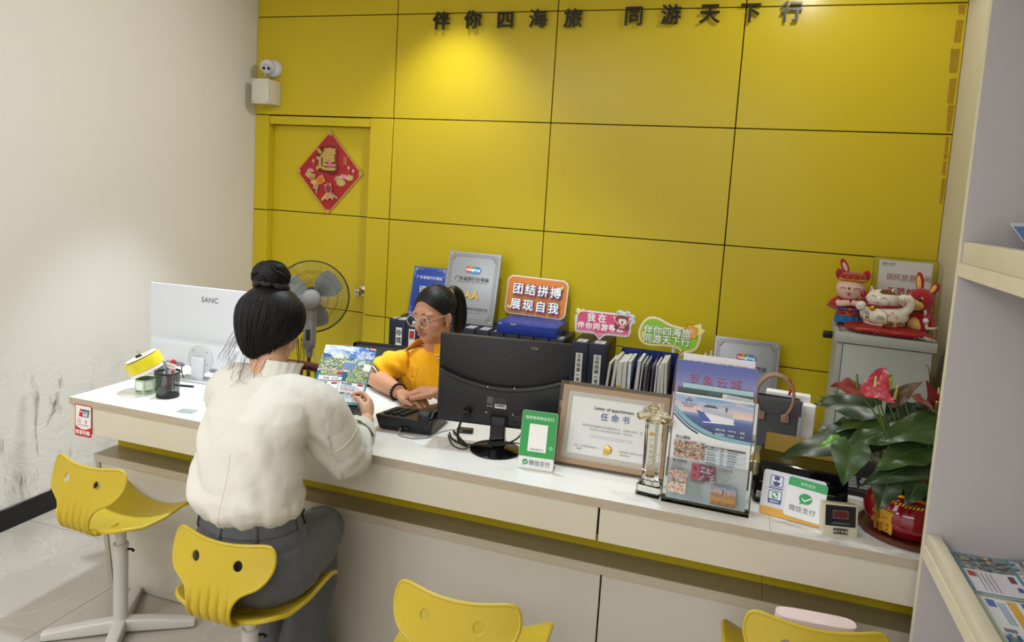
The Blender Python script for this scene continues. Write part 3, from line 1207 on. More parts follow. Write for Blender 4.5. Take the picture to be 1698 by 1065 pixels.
# ---- black mesh pen cup and what stands in it
cup = thing('pen_cup', 'round black wire mesh pen cup on the left end of the counter', 'pen cup', (0.966, -1.722, CZ))
def mesh_mat():
    m = bpy.data.materials.new('black_wire_mesh')
    m.use_nodes = True
    nt = m.node_tree
    b = nt.nodes['Principled BSDF']
    b.inputs['Base Color'].default_value = (0.012, 0.012, 0.014, 1)
    b.inputs['Roughness'].default_value = 0.4
    tc = nt.nodes.new('ShaderNodeTexCoord')
    mp = nt.nodes.new('ShaderNodeMapping')
    mp.inputs['Rotation'].default_value = (0, 0, 0)
    nt.links.new(tc.outputs['UV'], mp.inputs[0])
    sep = nt.nodes.new('ShaderNodeSeparateXYZ')
    nt.links.new(mp.outputs[0], sep.inputs[0])
    outs = []
    for sgn in (1, -1):
        a = nt.nodes.new('ShaderNodeMath'); a.operation = 'MULTIPLY_ADD'
        nt.links.new(sep.outputs[1], a.inputs[0]); a.inputs[1].default_value = sgn
        nt.links.new(sep.outputs[0], a.inputs[2])
        f = nt.nodes.new('ShaderNodeMath'); f.operation = 'FRACT'
        nt.links.new(a.outputs[0], f.inputs[0])
        l = nt.nodes.new('ShaderNodeMath'); l.operation = 'LESS_THAN'; l.inputs[1].default_value = 0.38
        nt.links.new(f.outputs[0], l.inputs[0])
        outs.append(l.outputs[0])
    mx = nt.nodes.new('ShaderNodeMath'); mx.operation = 'MAXIMUM'
    nt.links.new(outs[0], mx.inputs[0]); nt.links.new(outs[1], mx.inputs[1])
    nt.links.new(mx.outputs[0], b.inputs['Alpha'])
    return m
M_MESH = mesh_mat()
def wire_wall(r0, r1, h, n=40):
    """open cylinder wall with a uv lattice for the woven holes"""
    me = bpy.data.meshes.new('mesh_wall')
    vs = [((r0 + (r1 - r0) * j) * math.cos(2 * PI * i / n), (r0 + (r1 - r0) * j) * math.sin(2 * PI * i / n), 0.004 + h * j) for j in (0, 1) for i in range(n)]
    me.from_pydata(vs, [], [(i, (i + 1) % n, n + (i + 1) % n, n + i) for i in range(n)])
    uv = me.uv_layers.new(name='UVMap')
    per = 2 * PI * r1
    for p in me.polygons:
        i = p.index
        for li, (a, b_) in zip(p.loop_indices, ((i, 0), (i + 1, 0), (i + 1, 1), (i, 1))):
            uv.data[li].uv = (round(per / 0.0036) * a / n, b_ * h / 0.0036)
    me.materials.append(M_MESH)
    me.polygons.foreach_set('use_smooth', [True] * n)
    return me
link('mesh_wall', wire_wall(0.041, 0.044, 0.094), cup)
mb = MB()
mb.tube([(0.0445 * math.cos(2 * PI * k / 40), 0.0445 * math.sin(2 * PI * k / 40), 0.098) for k in range(40)], 0.0035, 8, closed=True, flat=1.3)
mb.build('rim', M_BLK, cup)
mb = MB()
mb.lathe([(0.0, 0.0), (0.041, 0.0), (0.043, 0.003), (0.0425, 0.009), (0.040, 0.008), (0.039, 0.003), (0, 0.003)], 40)
mb.build('base', M_BLK, cup)
cx, cy, cz = cup.location
def stick(name, label, cat, p0, p1, segs):
    """pen-like thing from p0 to p1; segs: (part name, from, to, r0, r1, material)"""
    a, b_ = Vector(p0) + Vector((cx, cy, cz)), Vector(p1) + Vector((cx, cy, cz))
    q = (b_ - a).to_track_quat('Z', 'Y').to_matrix().to_4x4()
    t = thing(name, label, cat, M=Matrix.Translation(a) @ q)
    L = (b_ - a).length
    for nm, f0, f1, r0, r1, m in segs:
        mb = MB()
        mb.lathe([(r0 * 0.8, L * f0), (r0, L * f0 + 0.001), (r1, L * f1 - 0.001), (r1 * 0.8, L * f1)], 12)
        mb.build(nm, m, t)
    return t
stick('pen', 'red pen lying against the rim of the mesh pen cup', 'pen', (-0.012, 0.0, 0.012), (0.036, -0.012, 0.116), [('barrel', 0.08, 1, 0.0045, 0.0045, mat('red_pen', '#c6453c', 0.3)), ('tip', 0, 0.08, 0.0012, 0.004, M_STEEL)])
stick('pen', 'silver and blue pen upright in the mesh pen cup', 'pen', (0.014, 0.004, 0.006), (-0.016, -0.006, 0.142), [('barrel', 0.1, 0.75, 0.0045, 0.0045, mat('steel_blue', '#5d7186', 0.3)), ('cap', 0.75, 1, 0.005, 0.0045, M_STEEL), ('tip', 0, 0.1, 0.001, 0.004, M_STEEL)])
stick('pen', 'grey pen leaning inside the mesh pen cup', 'pen', (-0.018, -0.012, 0.006), (0.018, 0.018, 0.108), [('barrel', 0.08, 1, 0.004, 0.004, mat('grey_pen', '#8d8c90', 0.4)), ('tip', 0, 0.08, 0.001, 0.0036, M_STEEL)])
mb = MB()
mb.lathe([(0.0, 0), (0.016, 0.0), (0.017, 0.001), (0.017, 0.007), (0.016, 0.008), (0, 0.008)], 28, 0, rotm(rx=RD(68), rz=RD(40), loc=(cx - 0.012, cy - 0.017, cz + 0.021)))
tag(mb.build('round_magnet', mat('grey_magnet', '#9b9b99', 0.4)), 'round grey disc at the bottom of the mesh pen cup', 'magnet')
mb = MB()
mb.box(-0.021, 0.021, -0.0005, 0.0005, 0, 0.105, 0)
t = thing('card', 'white printed card sticking out of the mesh pen cup', 'card', M=rotm(ry=RD(14), rx=RD(6), rz=RD(18), loc=(cx - 0.020, cy + 0.012, cz + 0.030)))
mb.build('sheet', M_PAPER, t)
pr = Print()
pr.text('旅行社', 0, 0.075, 0.010, '#44464a', 0.03, 'CENTER')
pr.text('服务热线', 0, 0.092, 0.006, '#88898c', 0.01, 'CENTER')
pbuild(pr, 'print', t, BACKF(0, -0.0008, 0))
mb = MB()
mb.ell((0, 0, 0.014), (0.013, 0.004, 0.016))
mb.tube([(0, 0, 0), (0.002, 0.004, -0.075)], 0.003, 8)
o = mb.build('red_spoon', mat('red_plastic', '#b8292a', 0.3), None, rotm(ry=RD(18), rz=RD(15), loc=(cx + 0.006, cy + 0.014, cz + 0.118)))
tag(o, 'red rounded paddle sticking up behind the white card in the pen cup', 'paddle')

# ---- little white folded stand and grey card near the woman
mb = MB()
mb.add([(-0.022, -0.03, 0), (0.024, -0.03, 0), (0.020, 0.0, 0.052), (-0.004, 0.0, 0.052), (-0.022, 0.03, 0), (0.024, 0.03, 0)], [(0, 1, 2, 3), (3, 2, 5, 4), (0, 3, 4), (1, 5, 2), (0, 4, 5, 1)])
o = mb.build('folded_stand', M_WPL, None, rotm(rz=RD(-20), loc=(1.105, -1.675, CZ)))
tag(o, 'small white folded stand between the pen cup and the woman in the blouse', 'stand')
mb = MB()
mb.box(-0.03, 0.03, -0.02, 0.02, 0, 0.003, 0, bev=0.0008)
o = mb.build('card_holder', mat('grey_green_card', '#8f9a94', 0.4), None, rotm(rz=RD(12), loc=(1.16, -1.83, CZ)))
tag(o, 'flat grey card lying near the front edge beside the woman in the blouse', 'card')
mb = MB()
mb.box(-0.034, 0.034, -0.012, 0.012, 0, 0.165, 0, bev=0.004)
t = thing('card_box', 'white narrow box with a dotted print under the white monitor', 'box', (0.885, -1.352, CZ), RD(4))
for c in (): pass
mb.build('carton', M_WPL, t)
pr = Print()
for k, c in enumerate(('#9a6a6a', '#6d6f86', '#b08c5a', '#c8a24a')):
    pr.circ(-0.004 + 0.006 * (k % 2), 0.075 - 0.017 * k, 0.0035, c, 14)
pbuild(pr, 'print', t, BACKF(0.012, -0.0125, 0))

# ---- black desktop reader under the brochure
t = thing('payment_reader', 'black boxy reader with a round barrel, standing below the held brochure', 'reader', (1.728, -1.722, CZ), RD(8))
mb = MB()
pf = [(0.0, 0.0), (0.08, 0.0), (0.08, 0.10), (0.045, 0.10), (0.0, 0.062)]
vs = [(x, y, z) for x in (-0.062, 0.062) for y, z in pf]
mb.add(vs, [(4, 3, 2, 1, 0), (5, 6, 7, 8, 9)] + [(i, (i + 1) % 5, (i + 1) % 5 + 5, i + 5) for i in range(5)])
mb.build('body', M_BLK, t)
mb = MB()
mb.lathe([(0.0, 0.024), (0.016, 0.024), (0.021, 0.0), (0.026, 0.0), (0.0265, 0.028), (0.026, 0.034), (0.0, 0.034)][::-1], 32, 0, rotm(rx=PI / 2, loc=(0.012, 0.012, 0.032)))
mb.tube([(0.012, 0.005, 0.032), (0.008, -0.03, 0.024)], [0.017, 0.013], 16)
mb.build('barrel', M_BLKG, t)

# ---- telephone
t = thing('telephone', 'black corded desk telephone between the brochure and the black monitor', 'telephone', (1.965, -1.575, CZ), RD(4))
mb = MB()
mb.add([(-0.10, -0.09, 0.004), (0.10, -0.09, 0.004), (0.10, 0.09, 0.004), (-0.10, 0.09, 0.004), (-0.115, -0.098, 0.058), (0.105, -0.098, 0.058), (0.105, 0.10, 0.030), (-0.115, 0.10, 0.030)],
       [(0, 3, 2, 1), (4, 5, 6, 7), (0, 1, 5, 4), (1, 2, 6, 5), (2, 3, 7, 6), (3, 0, 4, 7)])
bmx = bmesh.new(); me_ = mb.mesh('x', M_BLK, 0); bmx.from_mesh(me_); bpy.data.meshes.remove(me_)
bmesh.ops.bevel(bmx, geom=bmx.edges[:], offset=0.006, segments=3, profile=0.5, affect='EDGES')
mb = MB(); mb.bm(bmx)
body = mb.build('base', M_BLK, t)
slope = -math.atan2(0.028, 0.198)
MK = rotm(rx=slope, loc=(-0.045, 0.0, 0.0455))
for r in range(5):
    for c in range(3):
        mb = MB()
        mb.box(-0.011, 0.011, -0.007, 0.007, 0, 0.007, 0, bev=0.002, M=MK @ Matrix.Translation((-0.036 + c * 0.030, -0.066 + r * 0.0265, 0)))
        mb.build('key', M_BLKR, t)
mb = MB()
mb.box(-0.05, 0.045, 0.058, 0.09, -0.001, 0.004, 0, bev=0.001, M=MK)
mb.build('display', M_BLKG, t)
mb = MB()
prof = [(-0.099, 0.020, 0.070), (-0.090, 0.024, 0.083), (-0.060, 0.024, 0.084), (-0.045, 0.019, 0.084), (0.0, 0.017, 0.079), (0.045, 0.019, 0.072), (0.060, 0.024, 0.067), (0.09, 0.024, 0.060), (0.097, 0.019, 0.048)]
rg = []
for k, (y, hw, zt) in enumerate(prof):
    zb = zt - (0.034 if abs(y) > 0.055 else 0.024)
    q = rrect(hw * 2, zt - zb, 0.009, 4)
    rg.append([(0.070 + a, y, (zt + zb) / 2 + b_ + 0.006) for a, b_ in q])
mb.rings(rg)
mb.build('handset', M_BLK, t)
mb = MB()
mb.tube([(-0.05 + 0.11 * k / 260 + 0.0, 0.128 + 0.006 * math.sin(k * 2 * PI / 9), 0.0125 + 0.007 * math.cos(k * 2 * PI / 9)) for k in range(261)], 0.0022, 5)
mb.tube(catmull([(0.06, 0.128, 0.012), (0.075, 0.118, 0.03), (0.072, 0.10, 0.06)], 6), 0.0022, 5)
mb.build('coiled_cord', M_BLKR, t)
mb = MB()
for x in (-0.012, 0.012):
    mb.box(x - 0.006, x + 0.006, -0.1005, -0.094, 0.012, 0.025, 0)
pbj = mb.build('socket_panel', M_BLKG, t)
mb = MB()
mb.tube(catmull([(-0.012, -0.10, 0.018), (-0.012, -0.115, 0.008), (0.0, -0.128, 0.003), (0.05, -0.135, 0.0025), (0.085, -0.12, 0.003), (0.115, -0.085, 0.012), (0.16, -0.05, 0.022), (0.20, -0.04, 0.020)], 8), 0.0018, 6)
mb.build('line_cord', mat('grey_cable', '#8e8d8b', 0.5), t)

# ---- black monitor
t = thing('computer_monitor', 'black monitor with its back to the visitors in front of the woman in yellow', 'monitor', (2.312, -1.615, CZ), RD(8))
mb = MB()
mb.box(-0.231, 0.231, 0.0, 0.022, 0.063, 0.378, 0, bev=0.005)
mb.build('panel', M_BLK, t)
mb = MB()
ol = [(-0.222, 0.069), (0.222, 0.069), (0.222, 0.262)] + [(0.222 - 0.444 * k / 24, 0.262 - 0.050 * (1 - (2 * k / 24 - 1) ** 2)) for k in range(1, 24)] + [(-0.222, 0.262)]
mb.prism(ol, 0, 0.026, 0, rotm(rx=PI / 2, loc=(0, 0.002, 0)), bev=0.009, seg=3)
bc = mb.build('rear_cover', M_BLK, t)
mb = MB()
for k in range(46):
    x = -0.20 + 0.40 * k / 45
    z = 0.262 - 0.050 * (1 - (x / 0.222) ** 2) - 0.0135
    mb.box(x - 0.0026, x + 0.0026, -0.0243, -0.0236, z - 0.004, z + 0.001)
mb.build('vent_slots', M_HOLE, bc)
pr = Print()
pr.text('AOC', 0, 0, 0.046, '#24262b', 0.045, 'CENTER', 0.95)
pbuild(pr, 'logo', t, BACKF(0.004, -0.0006, 0.300))
pr = Print()
pr.rect(-0.008, 0, 0.016, 0.008, '#6d6e70')
pr.rect(-0.005, 0.002, 0.008, 0.006, '#2c2c2e')
pbuild(pr, 'sticker', t, BACKF(0.10, -0.0006, 0.349))
pr = Print()
pr.rect(-0.036, 0, 0.036, 0.042, '#1d1e22')
for k in range(6):
    pr.rect(-0.034, 0.037 - k * 0.004, -0.016 + 0.004 * (k % 2), 0.0385 - k * 0.004, '#8b8c90')
for k in range(4):
    pr.rect(-0.010, 0.037 - k * 0.004, 0.033, 0.0382 - k * 0.004, '#4d4e54')
pr.rect(-0.006, 0.002, 0.034, 0.017, '#c9c9cb')
rb = random.Random(3)
x = -0.003
while x < 0.03:
    w = rb.uniform(0.0004, 0.0014)
    pr.rect(x, 0.008, x + w, 0.0155, '#22232a')
    x += w + rb.uniform(0.0005, 0.0013)
for k in range(3):
    pr.circ(-0.031 + 0.008 * k, 0.008, 0.0027, '#9a9ba0', 12)
pbuild(pr, 'rating_label', t, BACKF(-0.012, -0.0246, 0.135))
mb = MB()
for sx, sz in ((-0.047, 0.208), (0.047, 0.213), (-0.047, 0.118), (0.047, 0.120)):
    mb = MB()
    mb.lathe([(0.0, 0.0), (0.0032, 0.0), (0.0028, 0.0012), (0, 0.0012)], 10, 0, rotm(rx=PI / 2, loc=(sx, -0.024, sz)))
    mb.build('screw', M_STEEL, t)
mb = MB()
mb.box(0.05, 0.13, -0.0255, -0.0235, 0.095, 0.118, 0, bev=0.0008)
mb.build('port_panel', M_BLKG, t)
mb = MB()
prof = [(0.0, 0.030, 0.020), (0.03, 0.026, 0.018), (0.07, 0.026, 0.016), (0.10, 0.029, 0.012)]
rg = []
for z, hw, hd in prof:
    rg.append([(a, -0.034 + b_, 0.012 + z) for a, b_ in rrect(hw * 2, hd * 2, 0.006, 4)])
mb.rings(rg)
mb.build('neck', M_BLKG, t)
mb = MB()
mb.lathe([(0.0, 0.0), (0.086, 0.0), (0.088, 0.003), (0.086, 0.007), (0.05, 0.013), (0.035, 0.016), (0, 0.016)], 56, 0, Matrix.Translation((0.0, -0.06, 0)))
mb.build('base', M_BLKG, t)
mb = MB()
mb.box(-0.127, -0.100, -0.058, -0.026, 0.108, 0.126, 0, bev=0.004)
mb.tube(catmull([(-0.113, -0.056, 0.115), (-0.118, -0.075, 0.105), (-0.130, -0.078, 0.06), (-0.125, -0.075, 0.02), (-0.10, -0.065, 0.006), (-0.13, -0.02, 0.006), (-0.18, 0.06, 0.006)], 8), 0.0042, 8)
mb.build('power_cable', M_BLKR, t)
mb = MB()
mb.tube(catmull([(0.09, -0.028, 0.11), (0.08, -0.06, 0.06), (0.03, -0.075, 0.03), (-0.03, -0.08, 0.022), (-0.11, -0.07, 0.012), (-0.16, -0.03, 0.01), (-0.19, 0.04, 0.006)], 8), 0.0032, 8)
mb.build('video_cable', M_BLKR, t)
mb = MB()
mb.tube(catmull([(-0.19, 0.02, 0.006), (-0.15, -0.07, 0.005), (-0.10, -0.095, 0.005), (-0.06, -0.06, 0.02), (0.03, -0.066, 0.035), (0.12, -0.05, 0.03), (0.17, 0.0, 0.006)], 8), 0.0022, 6)
mb.build('signal_cable', M_BLKR, t)
for k, (x, y, rz, w, h, lb) in enumerate(((2.46, -1.715, 15, 0.09, 0.12, 'white paper lying between the black monitor base and the green payment stand'), (2.10, -1.70, -8, 0.12, 0.09, 'white paper slip on the counter left of the black monitor base'))):
    mb = MB()
    mb.box(-w / 2, w / 2, -h / 2, h / 2, 0, 0.0006)
    tag(mb.build('paper_sheet', M_PAPER, None, rotm(rz=RD(rz), loc=(x, y, CZ + 0.0003))), lb, 'paper', 'loose papers by the monitor')
mb = MB()
mb.box(-0.03, 0.03, -0.012, 0.012, 0, 0.016, 0, bev=0.003)
o = mb.build('cable_adapter', mat('brown_black_plastic', '#2a1d19', 0.3), None, rotm(rz=RD(10), loc=(2.16, -1.555, CZ)))
tag(o, 'dark cable adapter lying among the cables between telephone and black monitor', 'adapter')

# ================================================================== ON THE COUNTER, RIGHT
M_ACR = mat('clear_acrylic', '#f4f7f6', 0.03, trans=1.0, ior=1.2, spec=0.5)
M_ACRE = mat('acrylic_edge', '#6d7472', 0.1, trans=0.5, ior=1.3)
M_WOOD = mat('tan_wood_frame', '#a88a6c', 0.45, vary=0.15, vscale=18, stretch=(1, 6, 6))


def lean(x, y, rz, back, z=CZ):
    """frame of an upright panel whose lower edge rests at (x, y): local x along it, local y up it, local z out of its face"""
    return rotm(rz=rz, loc=(x, y, z)) @ Matrix.Rotation(PI / 2 - back, 4, 'X')


# ---- green payment stand
F = lean(2.4915, -1.780, RD(5), RD(13), CZ + 0.0012)
t = thing('payment_stand', 'green acrylic mobile payment stand between the black monitor and the framed certificate', 'payment sign', M=F)
mb = MB()
mb.prism(rrect(0.117, 0.184, 0.007, 5, 0, 0.092), -0.004, 0.0, 0, bev=0.0006)
mb.build('panel', M_ACR if False else M_WPL, t)
mb = MB()
f0 = Matrix.Identity(4)
mb.box(-0.058, 0.058, 0.0, 0.003, -0.055, -0.004, 0, Matrix.Rotation(RD(13), 4, 'X'), bev=0.0005)
mb.build('foot', M_ACR, t)
pr = Print()
pr.rect(-0.0575, 0.042, 0.0575, 0.1835, '#0f9a3f', r=0.006)
pr.rect(-0.0575, 0.036, 0.0575, 0.06, '#0f9a3f')
pr.rect(-0.0575, 0.0005, 0.0575, 0.0385, '#e4e6e4', r=0.004)
pr.text('推荐使用微信支付', 0, 0.158, 0.0118, '#d9f2df', 0.012, 'CENTER')
pr.rect(-0.031, 0.056, 0.029, 0.143, '#f4f4f0')
pr.text('寻途假期旅行社', -0.001, 0.0605, 0.0068, '#3c3c3c', 0.01, 'CENTER')
pr.circ(0.045, 0.072, 0.0055, '#d9f2df')
pr.circ(0.045, 0.072, 0.0045, '#3cc08a')
pr.circ(-0.034, 0.0215, 0.0098, '#12953b', ry=0.0085)
pr.poly([(-0.041, 0.0165), (-0.042, 0.010), (-0.036, 0.014)], '#12953b')
pr.line([(-0.0395, 0.0215), (-0.0355, 0.0175), (-0.0275, 0.0255)], 0.0022, '#ffffff')
pr.text('微信支付', -0.0215, 0.0145, 0.0172, '#6b6f72', 0.012)
pbuild(pr, 'face_print', t, Matrix.Translation((0, 0, 0.0004)), M_INKG)

# ---- framed certificate
F = lean(2.711, -1.700, RD(1.0), RD(15), CZ + 0.0043)
t = thing('framed_certificate', 'framed letter of appointment in a tan border leaning on the counter', 'framed certificate', M=F)
W, H = 0.372, 0.272
mb = MB()
mb.prism(rrect(W, H, 0.004, 3, 0, H / 2), -0.016, -0.004, 0, bev=0.001)
mb.build('acrylic_back', mat('dark_clear_acrylic', '#7c6f60', 0.06, trans=0.6, ior=1.3), t)
mb = MB()
w, h, b = 0.348, 0.252, 0.017
for x0, x1, y0, y1 in ((-w / 2, w / 2, 0.008, 0.008 + b), (-w / 2, w / 2, 0.008 + h - b, 0.008 + h), (-w / 2, -w / 2 + b, 0.008 + b, 0.008 + h - b), (w / 2 - b, w / 2, 0.008 + b, 0.008 + h - b)):
    mb.box(x0, x1, y0, y1, -0.004, 0.003, 0)
mb.build('wooden_border', M_WOOD, t)
pr = Print()
iw, ih = w / 2 - b, h - 2 * b
pr.rect(-iw, 0, iw, ih, '#dfdfdc')
for k, (o, tt, c) in enumerate(((0.002, 0.0012, '#8f8a7c'), (0.0045, 0.010, '#b5ae9c'), (0.016, 0.0008, '#8f8a7c'))):
    pr.frame(-iw + o, o, iw - o, ih - o, tt, c)
zig = []
n = 44
for k in range(n + 1):
    zig.append((-iw + 0.009 + (2 * iw - 0.018) * k / n, 0.0065 if k % 2 else 0.0125))
pr.line(zig, 0.0012, '#ecebe6')
pr.line([(x, ih - y) for x, y in zig], 0.0012, '#ecebe6')
n = 28
zg = [(-iw + (0.0065 if k % 2 else 0.0125), 0.009 + (ih - 0.018) * k / n) for k in range(n + 1)]
pr.line(zg, 0.0012, '#ecebe6')
pr.line([(-x, y) for x, y in zg], 0.0012, '#ecebe6')
pr.text('Letter of appointment', 0.0, 0.166, 0.0145, '#2c2d33', 0.022, 'CENTER')
pr.text('任 命 书', 0.006, 0.136, 0.026, '#4d5c94', 0.014, 'CENTER', 1.05)
pr.text('兹任命李国昌同志任组委会会长，任期为五年，自', 0.0, 0.109, 0.0084, '#85868a', 0.004, 'CENTER', 1.12)
pr.text('2022年11月26日至2026年11月26日。', 0.0, 0.098, 0.0084, '#85868a', 0.004, 'CENTER', 1.12)
pr.text('The member appointee is received on his appointment for a term of', 0, 0.081, 0.0046, '#8d8e92', 0.0, 'CENTER', 1.05)
pr.text('five years from 26 November of the 2022 to 26 November of the 2026', 0, 0.075, 0.0046, '#8d8e92', 0.0, 'CENTER', 1.05)
for sx in (-1, 1):
    pr.line([(sx * 0.022, 0.043), (sx * 0.085, 0.051 - 0.006 * 0)], 0.0005, '#b3b3b3')
pr.text('签发：山河市旅游协会会员', -0.118, 0.042, 0.0062, '#6e6f73', 0.004)
pr.text('Signer', -0.108, 0.033, 0.0070, '#4c4d52', 0.01)
pr.text('签发日期：2022年11月26日', 0.032, 0.042, 0.0062, '#6e6f73', 0.004)
pr.text('Issue Date', 0.034, 0.033, 0.0070, '#4c4d52', 0.01)
pbuild(pr, 'certificate_print', t, Matrix.Translation((0, 0.008 + b, -0.0015)))
mb = MB()
mb.lathe([(0.0, 0.003), (0.010, 0.003), (0.0128, 0.002), (0.0135, 0.0), (0.0, 0.0)][::-1], 28, 0, Matrix.Translation((-0.006, 0.008 + b + 0.044, 0.0)))
mb.box(-0.021, -0.004, 0.008 + b + 0.026, 0.008 + b + 0.036, -0.0004, 0.0008, 0)
mb.build('gold_seal', mat('gold_foil', '#c7a25a', 0.3, 0.9), t)

# ---- crystal handshake trophy
M_GLASS = mat('trophy_crystal', '#f3f5ee', 0.02, trans=1.0, ior=1.45)
M_GLASSY = mat('warm_crystal', '#f4ecd2', 0.05, trans=1.0, ior=1.4)
t = thing('trophy', 'clear crystal handshake trophy between the certificate and the brochure holder', 'trophy', (2.857, -1.800, CZ), RD(-8))
mb = MB()
mb.box(-0.036, 0.036, -0.026, 0.026, 0.0, 0.034, 0, bev=0.003)
mb.build('crystal_base', M_GLASS, t)
mb = MB()
rg = []
for z, w, d in ((0.0345, 0.030, 0.019), (0.040, 0.025, 0.017), (0.05, 0.023, 0.015), (0.225, 0.026, 0.017)):
    c = 0.008
    rg.append([(w - c, -d, z), (w, -d + c, z), (w, d - c, z), (w - c, d, z), (-w + c, d, z), (-w, d - c, z), (-w, -d + c, z), (-w + c, -d, z)])
mb.rings(rg)
mb.build('column', M_GLASS, t, sharp=20)
mb = MB()
def hand(sgn):
    M = rotm(rz=0.0, loc=(0, 0, 0))
    mb.tube([(sgn * -0.050, 0, 0.232), (sgn * -0.030, 0.0, 0.243), (sgn * -0.005, 0.002 * sgn, 0.252)], [0.0155, 0.016, 0.017], 14, flat=0.75)
    for k in range(4):
        z = 0.262 - 0.010 * k
        mb.tube(catmull([(sgn * -0.010, -0.010 * sgn, z - 0.003), (sgn * 0.012, -0.017 * sgn, z), (sgn * 0.030, -0.012 * sgn, z - 0.004), (sgn * 0.036, -0.004 * sgn, z - 0.006)], 5), [0.006, 0.0062, 0.0055, 0.0045], 8)
    mb.tube(catmull([(sgn * -0.020, 0.0, 0.262), (sgn * -0.004, -0.003 * sgn, 0.274), (sgn * 0.012, 0.002 * sgn, 0.276)], 5), [0.007, 0.0066, 0.005], 8)
hand(1)
hand(-1)
mb.ell((0, 0, 0.228), (0.02, 0.012, 0.010))
link('clasped_hands', fuse(mb, 'clasped_hands', M_GLASSY, 0.002, 2), t)
pr = Print()
for k, ch in enumerate('广东省旅行社协会'):
    pr.text(ch, 0, 0.165 - 0.0165 * k, 0.0145, '#a98f55', 0.015, 'CENTER')
pr.poly([(-0.012, 0.187), (0.012, 0.187), (0.009, 0.192), (0.0, 0.199), (-0.009, 0.192)], '#c99a3e')
pbuild(pr, 'engraving', t, BACKF(0, -0.0176, 0.0))

# ---- acrylic brochure holder and its contents
HX, HY, HR = 3.020, -1.838, RD(-1.5)
t = thing('brochure_holder', 'clear acrylic brochure holder near the right end of the counter, cruise leaflet in front', 'brochure holder', (HX, HY, CZ), HR)
mb = MB()
bk = RD(7)
L = Matrix.Translation((0, 0, 0.0078)) @ Matrix.Rotation(-bk, 4, 'X')
mb.box(-0.124, 0.124, 0.0, 0.0025, 0.003, 0.125, 0, L, bev=0.0006)
mb.box(-0.124, 0.124, 0.055, 0.058, 0.003, 0.31, 0, L, bev=0.0006)
mb.box(-0.124, 0.124, 0.0, 0.07, 0.0, 0.003, 0, bev=0.0006)
for s in (-1, 1):
    vs = [(s * 0.124, y, z) for y, z in ((0.0, 0.003), (0.058, 0.003), (0.058, 0.31), (0.045, 0.31), (0.020, 0.2), (0.0, 0.125))]
    vs2 = [(x - s * 0.0025, y, z) for x, y, z in vs]
    n = 6
    mb.add(vs + vs2, [tuple(range(n)), tuple(range(2 * n - 1, n - 1, -1))] + [(i, (i + 1) % n, n + (i + 1) % n, n + i) for i in range(n)], 0, L)
mb.build('acrylic_pocket', M_ACR, t)
mb = MB()
for s in (-1, 1):
    mb.tube([L @ Vector((s * 0.1235, 0.0015, 0.004)), L @ Vector((s * 0.1235, 0.0015, 0.125)), L @ Vector((s * 0.1235, 0.021, 0.2)), L @ Vector((s * 0.1235, 0.046, 0.31))], 0.0016, 6)
mb.tube([L @ Vector((-0.1235, 0.0012, 0.003)), L @ Vector((0.1235, 0.0012, 0.003))], 0.0016, 6)
mb.build('polished_edges', M_ACRE, t)
TH = rotm(rz=HR, loc=(HX, HY, CZ))


def leaflet(name, label, x, y, z, w, h, th, mat_, art, group='leaflets in the acrylic holder', rot=0.0, cat='leaflet'):
    """printed card standing in the holder; y is the depth of its face, z its lower edge"""
    F = TH @ L @ Matrix.Translation((x, y, z)) @ Matrix.Rotation(PI / 2, 4, 'X') @ Matrix.Rotation(rot, 4, 'Z')
    t = thing(name, label, cat, M=F, group=group)
    mb = MB()
    mb.box(-w / 2, w / 2, 0, h, -th, 0)
    mb.build('sheet', mat_, t)
    pr = Print()
    art(pr, w, h)
    pbuild(pr, 'front_print', t, Matrix.Translation((0, 0, 0.0004)), M_INKG)
    return t


def bars(pr, x, y, w, n, dy, col, hgt=0.0022, seed=1):
    r = random.Random(seed)
    for k in range(n):
        ww = w * r.uniform(0.65, 1.0)
        xx = x
        while xx < x + ww - 0.003:
            a = r.uniform(0.003, 0.010)
            pr.rect(xx, y - k * dy, min(xx + a, x + ww), y - k * dy + hgt, col)
            xx += a + 0.0012


